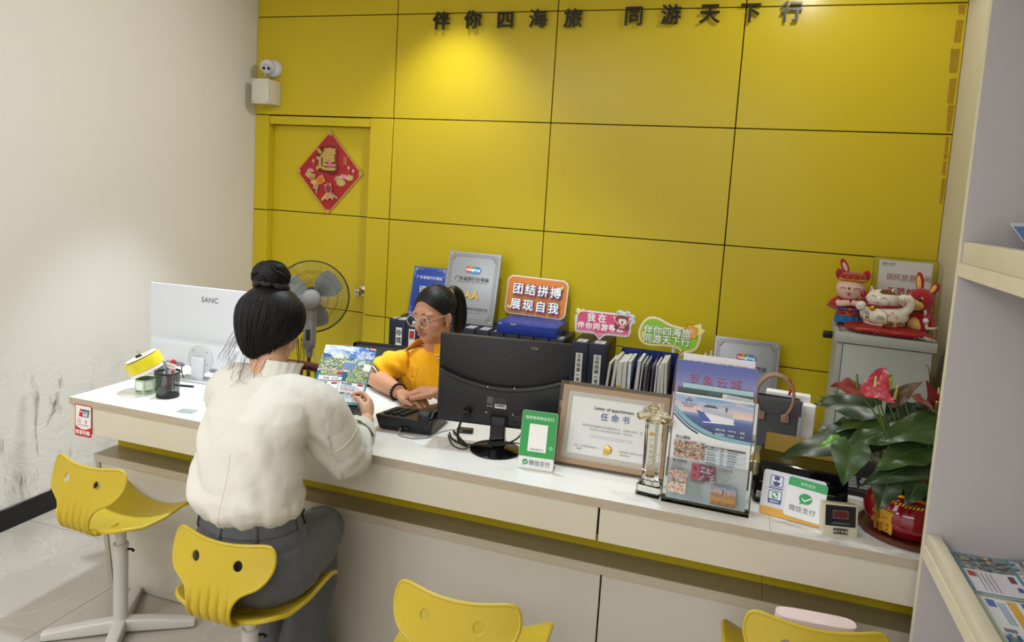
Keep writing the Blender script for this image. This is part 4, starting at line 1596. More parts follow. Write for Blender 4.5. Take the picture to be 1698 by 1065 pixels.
def cruise(pr, w, h):
    W = w / 2
    pr.rect(-W, 0, W, h, '#e2e3e3', r=0.006)
    pr.mosaic(-W, 0, W, h * 0.36, 1, 12, lambda u, v: mixc('#b3c3c9', '#e2e3e3', v))
    sky = lambda u, v: mixc(ramp([(0, '#d8d3d6'), (0.25, '#e2c3b8'), (0.55, '#a9b6d2'), (1, '#5f9bcb')], v), '#f0d2c2', 0.9 * max(0, noise.fractal(Vector((u * 3.0, v * 7.0, 2.2)), 1.0, 2.0, 4)) + 0.25 * u * (1 - v))
    pr.mosaic(-W, h * 0.83, W, h - 0.006, 40, 22, sky)
    top = h * 0.83
    pr.mosaic(-W, h * 0.585, W, top, 40, 28, lambda u, v: mixc(ramp([(0, '#1d2653'), (0.5, '#27366f'), (0.85, '#4b65a0'), (1, '#93a4c8')], v), '#5a72ae', 0.8 * max(0, noise.noise(Vector((u * 9, v * 26, 1.7))))))
    # white page below the curved horizon
    cur = [(-W + w * k / 24, h * (0.597 + 0.215 * (1 - k / 24) ** 3.4)) for k in range(25)]
    pr.poly([(-W, h * 0.57)] + [(W, h * 0.57)] + [(x, y - 0.000) for x, y in reversed(cur)], '#e6e7e7')
    pr.line([(x, y + 0.006 + 0.010 * (1 - (x + W) / w)) for x, y in cur], 0.012, '#7fb3bd')
    pr.line([(x, y - 0.003) for x, y in cur[:9]], 0.006, '#2b3247')
    pr.line([(x, y + 0.001) for x, y in cur], 0.0025, '#e6eef0')
    # the ship
    sx, sy = 0.004, h * 0.80
    pr.poly([(-0.052 + sx, 0.020 + sy), (0.056 + sx, 0.006 + sy), (0.054 + sx, -0.008 + sy), (-0.028 + sx, -0.012 + sy), (-0.040 + sx, -0.001 + sy)], '#e9ebf0')
    pr.poly([(-0.052 + sx, 0.020 + sy), (-0.030 + sx, 0.014 + sy), (-0.006 + sx, -0.010 + sy), (-0.028 + sx, -0.012 + sy), (-0.040 + sx, -0.001 + sy)], '#3a57a4')
    pr.poly([(-0.038 + sx, 0.018 + sy), (-0.030 + sx, 0.030 + sy), (0.012 + sx, 0.030 + sy), (0.050 + sx, 0.020 + sy), (0.054 + sx, 0.006 + sy)], '#cfd3dc')
    for k in range(4):
        pr.line([(-0.034 + sx, 0.0275 - 0.004 * k + sy), (0.050 + sx, 0.019 - 0.0037 * k + sy)], 0.0013, '#8b93a5')
    pr.poly([(-0.034 + sx, 0.030 + sy), (-0.024 + sx, 0.038 + sy), (0.0 + sx, 0.037 + sy), (0.010 + sx, 0.030 + sy)], '#4b5260')
    pr.rect(0.030 + sx, 0.024 + sy, 0.034 + sx, 0.038 + sy, '#3c414c')
    pr.line([(-0.03 + sx, -0.013 + sy), (0.058 + sx, -0.008 + sy)], 0.003, '#eef1f6')
    # emblem
    ex, ey = -W + 0.040, h * 0.925
    pr.line([(ex - 0.009, ey), (ex, ey + 0.014), (ex + 0.009, ey)], 0.0024, '#1f3b66')
    pr.line([(ex - 0.003, ey + 0.002), (ex, ey + 0.006), (ex + 0.003, ey + 0.002)], 0.0016, '#1f3b66')
    pr.text('ADORA CRUISES', ex, ey - 0.0075, 0.0052, '#2a476f', 0.012, 'CENTER', 1.1)
    pr.text('爱达邮轮', ex, ey - 0.015, 0.0058, '#2a476f', 0.012, 'CENTER', 1.5)
    for i, tx in enumerate(('国际大厨', '760平米', '剧院', '无线网络', '休闲会', '亲子')):
        x, y = 0.006 + 0.034 * (i % 3), h * 0.700 - 0.0125 * (i // 3)
        pr.circ(x, y + 0.002, 0.0036, '#7f8bb8', 14)
        pr.circ(x, y + 0.002, 0.0028, '#27315f', 14)
        pr.text(tx, x + 0.005, y + 0.0005, 0.0066, '#dde2f2', 0.02)
    # lower page
    pr.text('匠心臻味', -W + 0.012, h * 0.575, 0.0105, '#3b4150', 0.02)
    food = photo(['#2a1a14', '#6d3b26', '#d8c9b4', '#8d4a2d', '#55602c', '#e9e2d6', '#b4552f'], 3, 7)
    pr.mosaic(-W + 0.010, h * 0.40, -W + 0.098, h * 0.558, 34, 20, food)
    pr.rect(-W + 0.100, h * 0.528, W - 0.012, h * 0.544, '#2f3445')
    for k in range(6):
        if k % 2:
            pr.rect(-W + 0.100, h * 0.506 - 0.0075 * k, W - 0.012, h * 0.506 - 0.0075 * k + 0.0075, '#c3d0d9')
    for q, x in enumerate((-W + 0.104, -W + 0.142, -W + 0.162)):
        bars(pr, x, h * 0.510, 0.028 if q != 1 else 0.010, 6, 0.0075, '#6d7280', 0.0026, q)
    pr.text('餐厅     营业时间    菜系', -W + 0.106, h * 0.532, 0.0052, '#e6e8ee', 0.01)
    pr.text('潮流购物', -W + 0.010, h * 0.355, 0.0105, '#3b4150', 0.02)
    bars(pr, -W + 0.010, h * 0.338, 0.040, 4, 0.0055, '#8a8f98', 0.002, 8)
    pr.mosaic(-W + 0.006, h * 0.175, -W + 0.058, h * 0.285, 20, 12, photo(['#2f5d58', '#7fa39a', '#c9b39b', '#b5433f', '#e2d7c9', '#3c5f5c'], 5, 5))
    pr.mosaic(-W + 0.004, h * 0.065, -W + 0.056, h * 0.168, 20, 12, photo(['#8a5e4a', '#d1b09a', '#efe2d5', '#a3705e', '#cfae9a'], 9, 6))
    pr.mosaic(-W + 0.066, h * 0.222, -W + 0.134, h * 0.37, 24, 16, lambda u, v: photo(['#22181f', '#3a2a35', '#8d2940', '#2a2027', '#c7b6c2', '#2a1d26'], 6, 5)(u, v) if u > 0.35 else photo(['#8d2038', '#b8405a', '#5e1a2c'], 6, 4)(u, v))
    pr.text('沉浸娱乐', -W + 0.140, h * 0.338, 0.0105, '#3b4150', 0.02)
    bars(pr, -W + 0.140, h * 0.320, 0.045, 6, 0.0058, '#8a8f98', 0.002, 12)
    pr.text('邮享空间', -W + 0.066, h * 0.195, 0.0105, '#3b4150', 0.02)
    bars(pr, -W + 0.066, h * 0.175, 0.048, 9, 0.0056, '#868b94', 0.002, 14)
    pr.mosaic(-W + 0.126, h * 0.035, -W + 0.196, h * 0.205, 26, 20, lambda u, v: ramp([(0, '#6d5236'), (0.35, '#c08a3e'), (0.55, '#8a6a4e'), (0.7, '#c79a86'), (1, '#6d86b3')], min(1, max(0, v + 0.25 * noise.noise(Vector((u * 9, v * 9, 3)))))))
    pr.rect(-W + 0.158, h * 0.13, -W + 0.162, h * 0.185, '#57586a')


leaflet('leaflet', 'cruise ship leaflet at the front of the clear acrylic holder', 0.0, 0.0065, 0.006, 0.222, 0.312, 0.001, M_PAPER, cruise)
leaflet('leaflet', 'dark green folder behind the cruise leaflet, open pages showing at its right', 0.0, 0.018, 0.02, 0.214, 0.312, 0.004, mat('dark_green_card', '#2c463c', 0.4),
        lambda pr, w, h: (pr.rect(-w / 2, 0, w / 2, h, '#2a443a'), pr.poly([(-0.03, h - 0.05), (0.02, h - 0.05), (0.015, h), (-0.02, h)], '#35544a')))
leaflet('open_booklet', 'pale open booklet sticking up at the right side of the brochure holder', 0.055, 0.0125, 0.15, 0.086, 0.178, 0.003, M_PAPER,
        lambda pr, w, h: (pr.rect(-w / 2, 0, w / 2, h, '#d9d6cf'), pr.poly([(-w / 2, h - .03), (w / 2, h - 0.012), (w / 2, h), (-w / 2 + 0.016, h)], '#b6bcc0'),
                          pr.mosaic(0.002, h - 0.04, w / 2 - 0.004, h - 0.006, 10, 6, photo(['#cfcac0', '#a8a59c', '#e6e2da'], 4))), rot=RD(-3))
leaflet('leaflet', 'pale blue card just showing above the dark green folder', 0.006, 0.024, 0.03, 0.20, 0.316, 0.002, mat('pale_blue_card', '#a9cdd3', 0.5), lambda pr, w, h: pr.rect(-w / 2, 0, w / 2, h, '#a9cdd3'))


def dusk(pr, w, h):
    pr.mosaic(-w / 2, 0, w / 2, h, 12, 40, lambda u, v: ramp([(0, '#b08a86'), (0.70, '#a8829a'), (0.80, '#8f86b8'), (0.92, '#5a66ab'), (1, '#4f5ba3')], min(1, max(0, v + 0.03 * (0.5 - u)))))
    for k, ch in enumerate('罗象云城'):
        pr.text(ch, -0.062 + 0.040 * k, h - 0.067, 0.034, '#8e2236', 0.004, 'CENTER')


leaflet('leaflet', 'tall violet-blue dusk leaflet with red characters at the back of the holder', -0.002, 0.034, 0.06, 0.232, 0.352, 0.002, M_PAPER, dusk)
leaflet('leaflet', 'white leaflet with red lettering, hindmost in the brochure holder', 0.0, 0.048, 0.06, 0.205, 0.372, 0.003, M_PAPER,
        lambda pr, w, h: (pr.rect(-w / 2, 0, w / 2, h, '#dedbe0'), pr.text('欢迎参加 精品线路', 0.0, h - 0.036, 0.021, '#a3364a', 0.012, 'CENTER')))

# ---- yellow-footed sign with the white payment card in front of it
F = lean(3.254, -1.806, RD(-11), RD(16), CZ + 0.002)
t = thing('payment_sign', 'yellow-footed white and blue payment sign, mostly behind a white payment card', 'payment sign', M=F)
mb = MB()
mb.prism(rrect(0.168, 0.126, 0.008, 5, 0, 0.063), -0.006, 0.0, 0, bev=0.001)
mb.build('board', M_WPL, t)
mb = MB()
mb.box(-0.08, 0.08, 0.001, 0.004, -0.06, -0.006, 0, Matrix.Rotation(RD(16), 4, 'X'))
mb.build('foot', M_WPL, t)
pr = Print()
pr.rect(-0.084, 0.0, 0.084, 0.125, '#dcdee4', r=0.007)
pr.rect(-0.084, 0.0, 0.084, 0.022, '#e0a62c', r=0.004)
pr.rect(-0.084, 0.016, 0.084, 0.023, '#e0a62c')
pr.rect(-0.064, 0.082, -0.028, 0.114, '#2c3a86', r=0.004)
pr.rect(-0.062, 0.084, -0.030, 0.112, '#e4e6ec', r=0.003)
pr.rect(-0.053, 0.099, -0.039, 0.110, '#2c3a86', r=0.003)
for k in range(4):
    pr.rect(-0.0535 + 0.0038 * k, 0.106, -0.0508 + 0.0038 * k, 0.1125, '#2c3a86')
pr.rect(-0.056, 0.093, -0.036, 0.1005, '#ffffff')
pr.circ(-0.046, 0.097, 0.0022, '#2c3a86', 10)
pr.poly([(-0.057, 0.096), (-0.035, 0.096), (-0.040, 0.085), (-0.052, 0.085)], '#2c3a86')
pr.rect(-0.066, 0.076, -0.026, 0.079, '#2c3a86')
pr.rect(-0.064, 0.035, -0.028, 0.071, '#2c3a86', r=0.003)
pr.rect(-0.062, 0.047, -0.030, 0.069, '#e9ecef', r=0.002)
pr.rect(-0.054, 0.049, -0.038, 0.067, '#1f9a76', r=0.003)
pr.circ(-0.048, 0.060, 0.0045, '#ffffff', 14, ry=0.0038)
pr.circ(-0.043, 0.055, 0.0038, '#e6f3ee', 14, ry=0.0032)
pr.text('微信支付', -0.046, 0.0385, 0.0062, '#ffffff', 0.02, 'CENTER')
pbuild(pr, 'board_print', t, Matrix.Translation((0, 0, 0.0004)), M_INKG)
F2 = F @ Matrix.Translation((0.0325, 0.010, 0.0045)) @ Matrix.Rotation(RD(-3), 4, 'Z')
t = thing('payment_card', 'white card with green header and check mark leaning on the yellow-footed sign', 'payment sign', M=F2)
mb = MB()
mb.prism(rrect(0.104, 0.110, 0.008, 5, 0, 0.055), -0.0025, 0.0, 0, bev=0.0006)
mb.build('card', M_WPL, t)
pr = Print()
pr.rect(-0.0515, 0.0005, 0.0515, 0.1095, '#e9ebec', r=0.008)
pr.rect(-0.0515, 0.088, 0.0515, 0.1095, '#25a35a', r=0.007)
pr.rect(-0.0515, 0.085, 0.0515, 0.098, '#25a35a')
pr.text('推荐使用', 0, 0.0925, 0.0098, '#bfe9cd', 0.012, 'CENTER')
pr.circ(0.0, 0.0575, 0.0175, '#1f9a55', ry=0.0148)
pr.poly([(-0.012, 0.050), (-0.014, 0.039), (-0.003, 0.045)], '#1f9a55')
pr.line([(-0.0095, 0.058), (-0.0025, 0.051), (0.014, 0.063)], 0.0032, '#ffffff')
pr.text('微信支付', -0.004, 0.019, 0.0180, '#54575b', 0.004, 'CENTER')
pbuild(pr, 'card_print', t, Matrix.Translation((0, 0, 0.0004)), M_INKG)

# ---- cream bank display
t = thing('digital_display', 'small cream bank display box with dark red digits beside the red plant pot', 'display', (3.379, -1.832, CZ), RD(12))
mb = MB()
pf = [(-0.014, 0), (0.03, 0), (0.03, 0.080), (0.004, 0.084)]
vs = [(-0.046, y, z) for y, z in pf] + [(0.046, y, z) for y, z in pf]
mb.add(vs, [(3, 2, 1, 0), (4, 5, 6, 7), (0, 1, 5, 4), (1, 2, 6, 5), (2, 3, 7, 6), (3, 0, 4, 7)])
bmx = bmesh.new(); me_ = mb.mesh('x', M_WPL, 0); bmx.from_mesh(me_); bpy.data.meshes.remove(me_)
bmesh.ops.bevel(bmx, geom=bmx.edges[:], offset=0.002, segments=2, profile=0.5, affect='EDGES')
mb = MB(); mb.bm(bmx)
mb.build('case', mat('cream_plastic', '#cfc8ae', 0.4), t)
pr = Print()
pr.rect(-0.040, 0.026, 0.040, 0.081, '#0d0c0e')
pr.rect(-0.040, 0.026, 0.040, 0.037, '#1c1522')
pr.rect(-0.020, 0.047, 0.020, 0.068, '#9b8f8c')
pr.rect(-0.019, 0.048, 0.019, 0.067, '#4a1016')
def seg7(x, y, w, h, c):
    t_ = 0.0013
    for a in ((x, y, x + w, y + t_), (x, y + h / 2 - t_ / 2, x + w, y + h / 2 + t_ / 2), (x, y + h - t_, x + w, y + h), (x, y, x + t_, y + h), (x + w - t_, y, x + w, y + h)):
        pr.rect(*a, c)
for k in range(3):
    seg7(-0.0155 + 0.0112 * k, 0.0505, 0.008, 0.014, '#7d2024')
pr.text('交易金额以显示为准', 0, 0.0325, 0.0052, '#8f8a92', 0.006, 'CENTER')
pr.rect(-0.019, 0.006, 0.019, 0.0205, '#1a1917')
pr.text('银行专用', 0, 0.0092, 0.0095, '#cfcabc', 0.008, 'CENTER')
pbuild(pr, 'front_print', t, Matrix.Translation((0, -0.0148, 0.0003)) @ Matrix.Rotation(PI / 2 - math.atan2(0.018, 0.084), 4, 'X'))

# ---- black dot-matrix printer
t = thing('receipt_printer', 'black slip printer with brass-tinted cover behind the payment signs', 'printer', (3.292, -1.625, CZ), RD(-6))
mb = MB()
pf = [(-0.10, 0.0), (0.10, 0.0), (0.10, 0.120), (0.03, 0.124), (-0.045, 0.112), (-0.09, 0.068), (-0.105, 0.03)]
n = len(pf)
vs = [(-0.128, y, z) for y, z in pf] + [(0.128, y, z) for y, z in pf]
mb.add(vs, [tuple(range(n - 1, -1, -1)), tuple(range(n, 2 * n))] + [(i, (i + 1) % n, n + (i + 1) % n, n + i) for i in range(n)])
bmx = bmesh.new(); me_ = mb.mesh('x', M_WPL, 0); bmx.from_mesh(me_); bpy.data.meshes.remove(me_)
bmesh.ops.bevel(bmx, geom=bmx.edges[:], offset=0.006, segments=3, profile=0.5, affect='EDGES')
bmesh.ops.triangulate(bmx, faces=[f for f in bmx.faces if len(f.verts) > 4])
mb = MB(); mb.bm(bmx)
mb.build('body', M_BLKG, t)
mb = MB()
mb.lathe([(0.0, 0.0), (0.046, 0.0), (0.050, 0.004), (0.050, 0.022), (0.046, 0.026), (0.0, 0.026)], 32, 0, rotm(ry=PI / 2, loc=(-0.150, -0.03, 0.062)))
mb.build('end_roller', M_BLKG, t)
mb = MB()
vs = [(-0.115, 0.03, 0.122), (0.11, 0.03, 0.122), (0.11, 0.095, 0.158), (-0.115, 0.095, 0.158), (-0.115, 0.03, 0.126), (0.11, 0.03, 0.126), (0.11, 0.095, 0.162), (-0.115, 0.095, 0.162)]
mb.add(vs, [(0, 3, 2, 1), (4, 5, 6, 7), (0, 1, 5, 4), (1, 2, 6, 5), (2, 3, 7, 6), (3, 0, 4, 7)])
mb.build('tinted_cover', mat('brass_tinted_plastic', '#8a6c14', 0.12, trans=0.15), t)
mb = MB()
mb.box(-0.160, -0.118, -0.085, 0.085, 0.07, 0.118, 0, bev=0.012, seg=3)
mb.build('brass_end_cap', mat('pale_brass', '#b8ab82', 0.25, 0.7), t)
for k in range(5):
    mb = MB()
    mb.box(-0.008, 0.008, -0.0005, 0.0025, -0.004, 0.004, 0, rotm(rx=RD(-42), loc=(-0.05 + 0.03 * k, -0.071, 0.090)), bev=0.001)
    mb.build('button', mat('dim_button', '#3a3a3e', 0.3), t)
mb = MB()
mb.tube(catmull([(-0.085, -0.075, 0.075), (-0.08, -0.095, 0.090), (0.0, -0.10, 0.093), (0.08, -0.095, 0.090), (0.085, -0.075, 0.075)], 8), 0.003, 8)
mb.build('tear_bar', M_BLKG, t)
pr = Print()
pr.rect(-0.026, 0, 0.026, 0.026, '#d3d3d1')
bars(pr, -0.023, 0.020, 0.044, 5, 0.0042, '#4a4b50', 0.002, 31)
pbuild(pr, 'serial_label', t, plane((-0.092, -0.1022, 0.014), (1, 0, 0), (0, -0.2, 1)))
for x in (-0.095, 0.075):
    mb = MB()
    mb.box(x - 0.018, x + 0.018, -0.0015, 0.0015, 0, 0.014, 0, rotm(rx=RD(-48), loc=(0, -0.092, 0.062)))
    mb.build('grey_latch', mat('grey_latch', '#77736b', 0.5), t)

# ---- grey keypad fax behind, keyboard
t = thing('fax_machine', 'dark grey-brown keypad machine behind the plant leaves at the back of the counter', 'fax machine', (3.462, -1.298, CZ), RD(-4))
mb = MB()
mb.box(-0.10, 0.10, -0.075, 0.06, 0.0, 0.075, 0, bev=0.008)
mb.build('body', mat('brown_grey_plastic', '#4a463f', 0.45), t)
mb = MB()
Mk = rotm(rx=RD(52), loc=(-0.062, -0.035, 0.070))
mb.box(-0.034, 0.034, 0.0, 0.10, -0.02, 0.0, 0, Mk, bev=0.004)
mb.build('keypad_panel', mat('olive_grey_plastic', '#6a6454', 0.45), t)
mb = MB()
Mk2 = rotm(rx=RD(52), loc=(0.03, -0.030, 0.072))
mb.box(-0.055, 0.055, 0.0, 0.11, -0.02, 0.0, 0, Mk2, bev=0.004)
mb.build('lid', mat('brown_grey_plastic', '#4a463f'), t)
for r in range(5):
    for c in range(3):
        mb = MB()
        mb.box(-0.006, 0.006, -0.0035, 0.0035, 0, 0.002, 0, Mk @ Matrix.Translation((-0.018 + 0.016 * c, 0.016 + 0.016 * r, 0.0)))
        mb.build('key', mat('pale_key', '#b8b199', 0.5), t)
t = thing('keyboard', 'silver-keyed keyboard lying behind the plant pot', 'keyboard', (3.60, -1.47, CZ), RD(-6))
mb = MB()
mb.box(-0.21, 0.21, -0.065, 0.065, 0, 0.018, 0, bev=0.004)
mb.build('tray', M_BLK, t)
for r in range(4):
    for c in range(10):
        mb = MB()
        mb.box(-0.20 + c * 0.040 + 0.006 * r % 0.01, -0.20 + c * 0.040 + 0.034, -0.055 + r * 0.028, -0.055 + r * 0.028 + 0.023, 0.018, 0.024, 0, bev=0.002, seg=1)
        mb.build('key', mat('silver_key', '#77777a', 0.35), t)

# ---- grey felt tote bag with leather handles, white boxes behind it
t = thing('tote_bag', 'dark grey felt tote bag with curved leather handles at the back of the counter', 'bag', (3.225, -1.285, CZ), RD(-3))
M_FELT = mat('dark_grey_felt', '#4f5053', 0.9, bump=0.6, bscale=420, sheen=0.3, vary=0.12, vscale=160)
M_LEATH = mat('tan_leather', '#9a7560', 0.5, bump=0.2, bscale=200)
mb = MB()
rg = []
for z, w, d in ((0.0, 0.064, 0.034), (0.004, 0.068, 0.036), (0.10, 0.071, 0.032), (0.195, 0.073, 0.024), (0.222, 0.073, 0.020), (0.222, 0.070, 0.017), (0.06, 0.066, 0.026)):
    rg.append([(a, b_, z) for a, b_ in rrect(w * 2, d * 2, 0.012, 4)])
mb.rings(rg, cap=True)
mb.build('felt_body', M_FELT, t)
mb = MB()
mb.box(-0.074, 0.080, -0.030, -0.024, 0.168, 0.224, 0, bev=0.002)
mb.build('folded_top', M_FELT, t)
for y, ang in ((-0.034, -7), (0.022, 6)):
    mb = MB()
    R_ = Matrix.Translation((-0.012, y, 0.165)) @ Matrix.Rotation(RD(ang), 4, 'X')
    mb.tube([R_ @ p for p in catmull([(0.040, 0, 0.0), (0.058, 0, 0.035), (0.060, 0, 0.085), (0.030, 0, 0.128), (-0.02, 0, 0.132), (-0.055, 0, 0.09), (-0.056, 0, 0.03), (-0.04, 0, 0.0)], 8)], 0.0055, 10)
    h = mb.build('handle', M_LEATH, t)
    for x in (0.040, -0.04):
        mb = MB()
        mb.box(x - 0.013, x + 0.013, -0.003, 0.003, -0.022, 0.006, 0, R_ @ Matrix.Rotation(RD(18 if x > 0 else -18), 4, 'Y') if False else R_, bev=0.002)
        mb.build('leather_tab', M_LEATH, h)
mb = MB()
mb.tube(catmull([(0.035, 0.0, 0.235), (0.04, -0.005, 0.265), (0.030, 0, 0.292)], 5), [0.008, 0.010, 0.006], 10, flat=0.5)
mb.build('red_ribbon', mat('red_ribbon', '#a31c22', 0.5), t)
for x, y, w, d, h, rz, lb in ((3.262, -1.17, 0.15, 0.045, 0.222, -4, 'white carton behind the dark grey tote bag'), (3.330, -1.272, 0.042, 0.05, 0.20, -8, 'narrow white padded packet at the right of the dark grey tote bag')):
    t = thing('carton' if 'carton' in lb else 'packet', lb, 'box' if 'carton' in lb else 'packet', (x, y if y < -1.2 else -1.222, CZ), RD(rz))
    mb = MB()
    mb.box(-w / 2, w / 2, 0.0 if y < -1.2 else 0.0, d * (1 if y < -1.2 else 1), 0, h, 0, bev=0.004)
    mb.build('body', M_PAPER, t)
    pr = Print()
    pr.rect(-w / 2 + 0.004, h * 0.12, -w / 2 + 0.03, h * 0.16, '#5b83b5')
    pbuild(pr, 'print', t, BACKF(0, -0.0006, 0))

# ---- potted anthurium
PX, PY = 3.568, -1.738
t = thing('saucer', 'round brown wooden saucer under the red plant pot', 'saucer', (PX, PY, CZ))
mb = MB()
mb.lathe([(0.0, 0.0), (0.112, 0.0), (0.126, 0.004), (0.128, 0.016), (0.122, 0.018), (0.116, 0.010), (0.0, 0.010)], 56)
mb.build('dish', mat('brown_wood_saucer', '#5a2a1c', 0.4, vary=0.15, vscale=14), t)
t = thing('potted_anthurium', 'red and green anthurium in a glossy red pot with a gold character', 'potted plant', (PX, PY, CZ + 0.0105))
mb = MB()
mb.lathe([(0.0, 0.0), (0.080, 0.0), (0.100, 0.010), (0.116, 0.036), (0.118, 0.060), (0.110, 0.084), (0.096, 0.100), (0.092, 0.108), (0.100, 0.120), (0.094, 0.121), (0.084, 0.108), (0.078, 0.09), (0, 0.09)], 64)
pot = mb.build('pot', mat('red_glazed_pot', '#7d0d1a', 0.12, coat=0.5), t)
mb = MB()
for ph in (0, PI):
    mb.tube([((0.0965 + 0.0045 * math.cos(q * 1.1 + ph)) * math.cos(2 * PI * q / 200), (0.0965 + 0.0045 * math.cos(q * 1.1 + ph)) * math.sin(2 * PI * q / 200), 0.100 + 0.0045 * math.sin(q * 1.1 + ph)) for q in range(200)], 0.0034, 6, closed=True)
mb.tube([(0.099 * math.cos(2 * PI * q / 72), 0.099 * math.sin(2 * PI * q / 72), 0.121 + 0.004 * math.sin(6 * 2 * PI * q / 72)) for q in range(72)], 0.0045, 8, closed=True)
mb.build('gold_rope_rim', M_GOLD, pot)
mb = MB()
v, f = text2d('福', 0.066, 0.0, 0.006, 'CENTER')
fa = -2.38
for q in range(8):
    ox, oz = 0.0024 * math.cos(q * PI / 4), 0.0024 * math.sin(q * PI / 4)
    pts = []
    for p in v:
        x, z, d = p.x + ox, p.y + oz + 0.022, p.z
        R_ = 0.1165 - 0.9 * (z - 0.05) ** 2 * 3.0 + d + 0.00008 * q
        a = fa + x / 0.117
        pts.append((R_ * math.cos(a), R_ * math.sin(a), z))
    mb.add(pts, f)
mb.build('gold_character', M_GOLD, pot)
mb = MB()
mb.lathe([(0.0, 0.094), (0.080, 0.094)], 32)
mb.build('soil', mat('dark_soil', '#1a120c', 0.95, bump=1.0, bscale=90), pot)


def leaf_mat(name, c1, c2, rough=0.32):
    return mat(name, c1, rough, vary=0.22, vscale=26, bump=0.15, bscale=60)


M_LEAF = leaf_mat('dark_green_leaf', '#26381d', 0)
M_LEAF2 = leaf_mat('mid_green_leaf', '#344a22', 0)
M_LEAFB = leaf_mat('bright_green_leaf', '#5d9a2c', 0)
M_SP1, M_SP2 = leaf_mat('dull_red_spathe', '#83282c', 0), leaf_mat('pink_red_spathe', '#a02c3a', 0)
M_SP3, M_SP4 = leaf_mat('olive_brown_spathe', '#54401f', 0), leaf_mat('yellow_green_spathe', '#7f8f2e', 0)
M_STEM, M_SPAD = leaf_mat('green_stem', '#55702f', 0), mat('cream_spadix', '#d3c07c', 0.6)


def blade(mb, base, tip, up, w, droop=0.18, lobe=0.22, fold=0.18, wav=0.0, seed=0.0):
    """heart-shaped leaf: stalk joins at base, lobes run back behind it"""
    base, tip = Vector(base), Vector(tip)
    ax = tip - base
    L = ax.length
    ax.normalize()
    up = Vector(up)
    n = (up - up.dot(ax) * ax).normalized()
    s = ax.cross(n)

    def fn(u, v):
        # v from lobe end (0) to tip (1); u across
        q = -lobe + (1 + lobe) * v
        c = 2 * u - 1
        if q < 0.0:
            k = (q + lobe) / lobe
            hw = w * (0.55 + 0.40 * k ** 0.6)
            inner = w * 0.10 * (1 - k) + 0.0
            x = math.copysign(inner + (hw - inner) * abs(c), c) if abs(c) > 1e-6 else 0
            hw2 = math.sin(PI * min(1, max(0.0, k * 0.5 + 0.12))) * w
            x = math.copysign(min(abs(x), hw2), x)
            qq = q * (0.35 + 0.65 * min(1, abs(c) * 1.3))
        else:
            hw = w * (0.95 + 0.10 * math.sin(PI * min(1, q * 2.2))) * (1 - q ** 1.55) ** 0.95
            x, qq = c * hw, q
        z = -droop * L * (max(0, qq) ** 2) + droop * L * max(0, qq) * 0.9 + fold * abs(x) - 0.8 * fold * x * x / max(w, 1e-4)
        z += wav * math.sin(qq * 9 + seed) * abs(c) * w
        return base + ax * (qq * L) + s * x + n * z
    mb.grid(fn, 14, 22, thick=0.0009)
    return fn


UPC = Vector((-0.12, -0.55, 0.8))
LV = [((3.440, -1.720, 1.032), (3.208, -1.800, 0.955), 0.062, UPC, M_LEAF), ((3.441, -1.700, 1.109), (3.299, -1.660, 1.093), 0.048, (-.1, -.6, .7), M_LEAF), ((3.453, -1.620, 1.106), (3.312, -1.580, 1.094), 0.035, (0, -.2, 1), M_LEAF2),
      ((3.435, -1.700, 1.071), (3.308, -1.720, 1.013), 0.036, (-.1, -.3, .95), M_LEAF2), ((3.387, -1.840, 1.031), (3.367, -1.900, 0.942), 0.050, (-.25, -.9, .3), M_LEAF2), ((3.589, -1.780, 1.103), (3.440, -1.860, 1.057), 0.056, UPC, M_LEAF2),
      ((3.546, -1.820, 1.047), (3.438, -1.900, 0.998), 0.048, (-.1, -.7, .7), M_LEAF2), ((3.546, -1.840, 1.009), (3.405, -1.930, 0.961), 0.046, (-.1, -.6, .8), M_LEAF), ((3.471, -1.900, 0.971), (3.450, -1.930, 0.901), 0.036, (-.1, -1, .2), M_LEAF),
      ((3.540, -1.890, 0.976), (3.512, -1.925, 0.926), 0.032, (.1, -.9, .4), M_LEAF), ((3.552, -1.600, 1.115), (3.505, -1.620, 1.053), 0.050, (0, -.9, .5), M_LEAF), ((3.361, -1.800, 1.037), (3.306, -1.830, 1.013), 0.020, (-.1, -.4, .9), M_LEAFB),
      ((3.485, -1.740, 1.067), (3.381, -1.780, 1.010), 0.050, UPC, M_LEAF2), ((3.606, -1.650, 1.098), (3.553, -1.620, 1.045), 0.048, (0, -.8, .6), M_LEAF), ((3.602, -1.750, 1.041), (3.530, -1.720, 0.970), 0.050, (-.1, -.9, .5), M_LEAF),
      ((3.44, -1.66, 1.00), (3.40, -1.62, 0.935), 0.045, (-.4, -.6, .6), M_LEAF), ((3.66, -1.72, 1.07), (3.76, -1.70, 1.00), 0.055, (.4, -.3, .9), M_LEAF), ((3.62, -1.64, 1.10), (3.70, -1.52, 1.05), 0.055, (.2, .3, .9), M_LEAF2),
      ((3.50, -1.64, 1.06), (3.46, -1.50, 0.99), 0.05, (-.2, .5, .8), M_LEAF), ((3.60, -1.84, 0.99), (3.640, -1.90, 0.93), 0.04, (.3, -.8, .5), M_LEAF)]
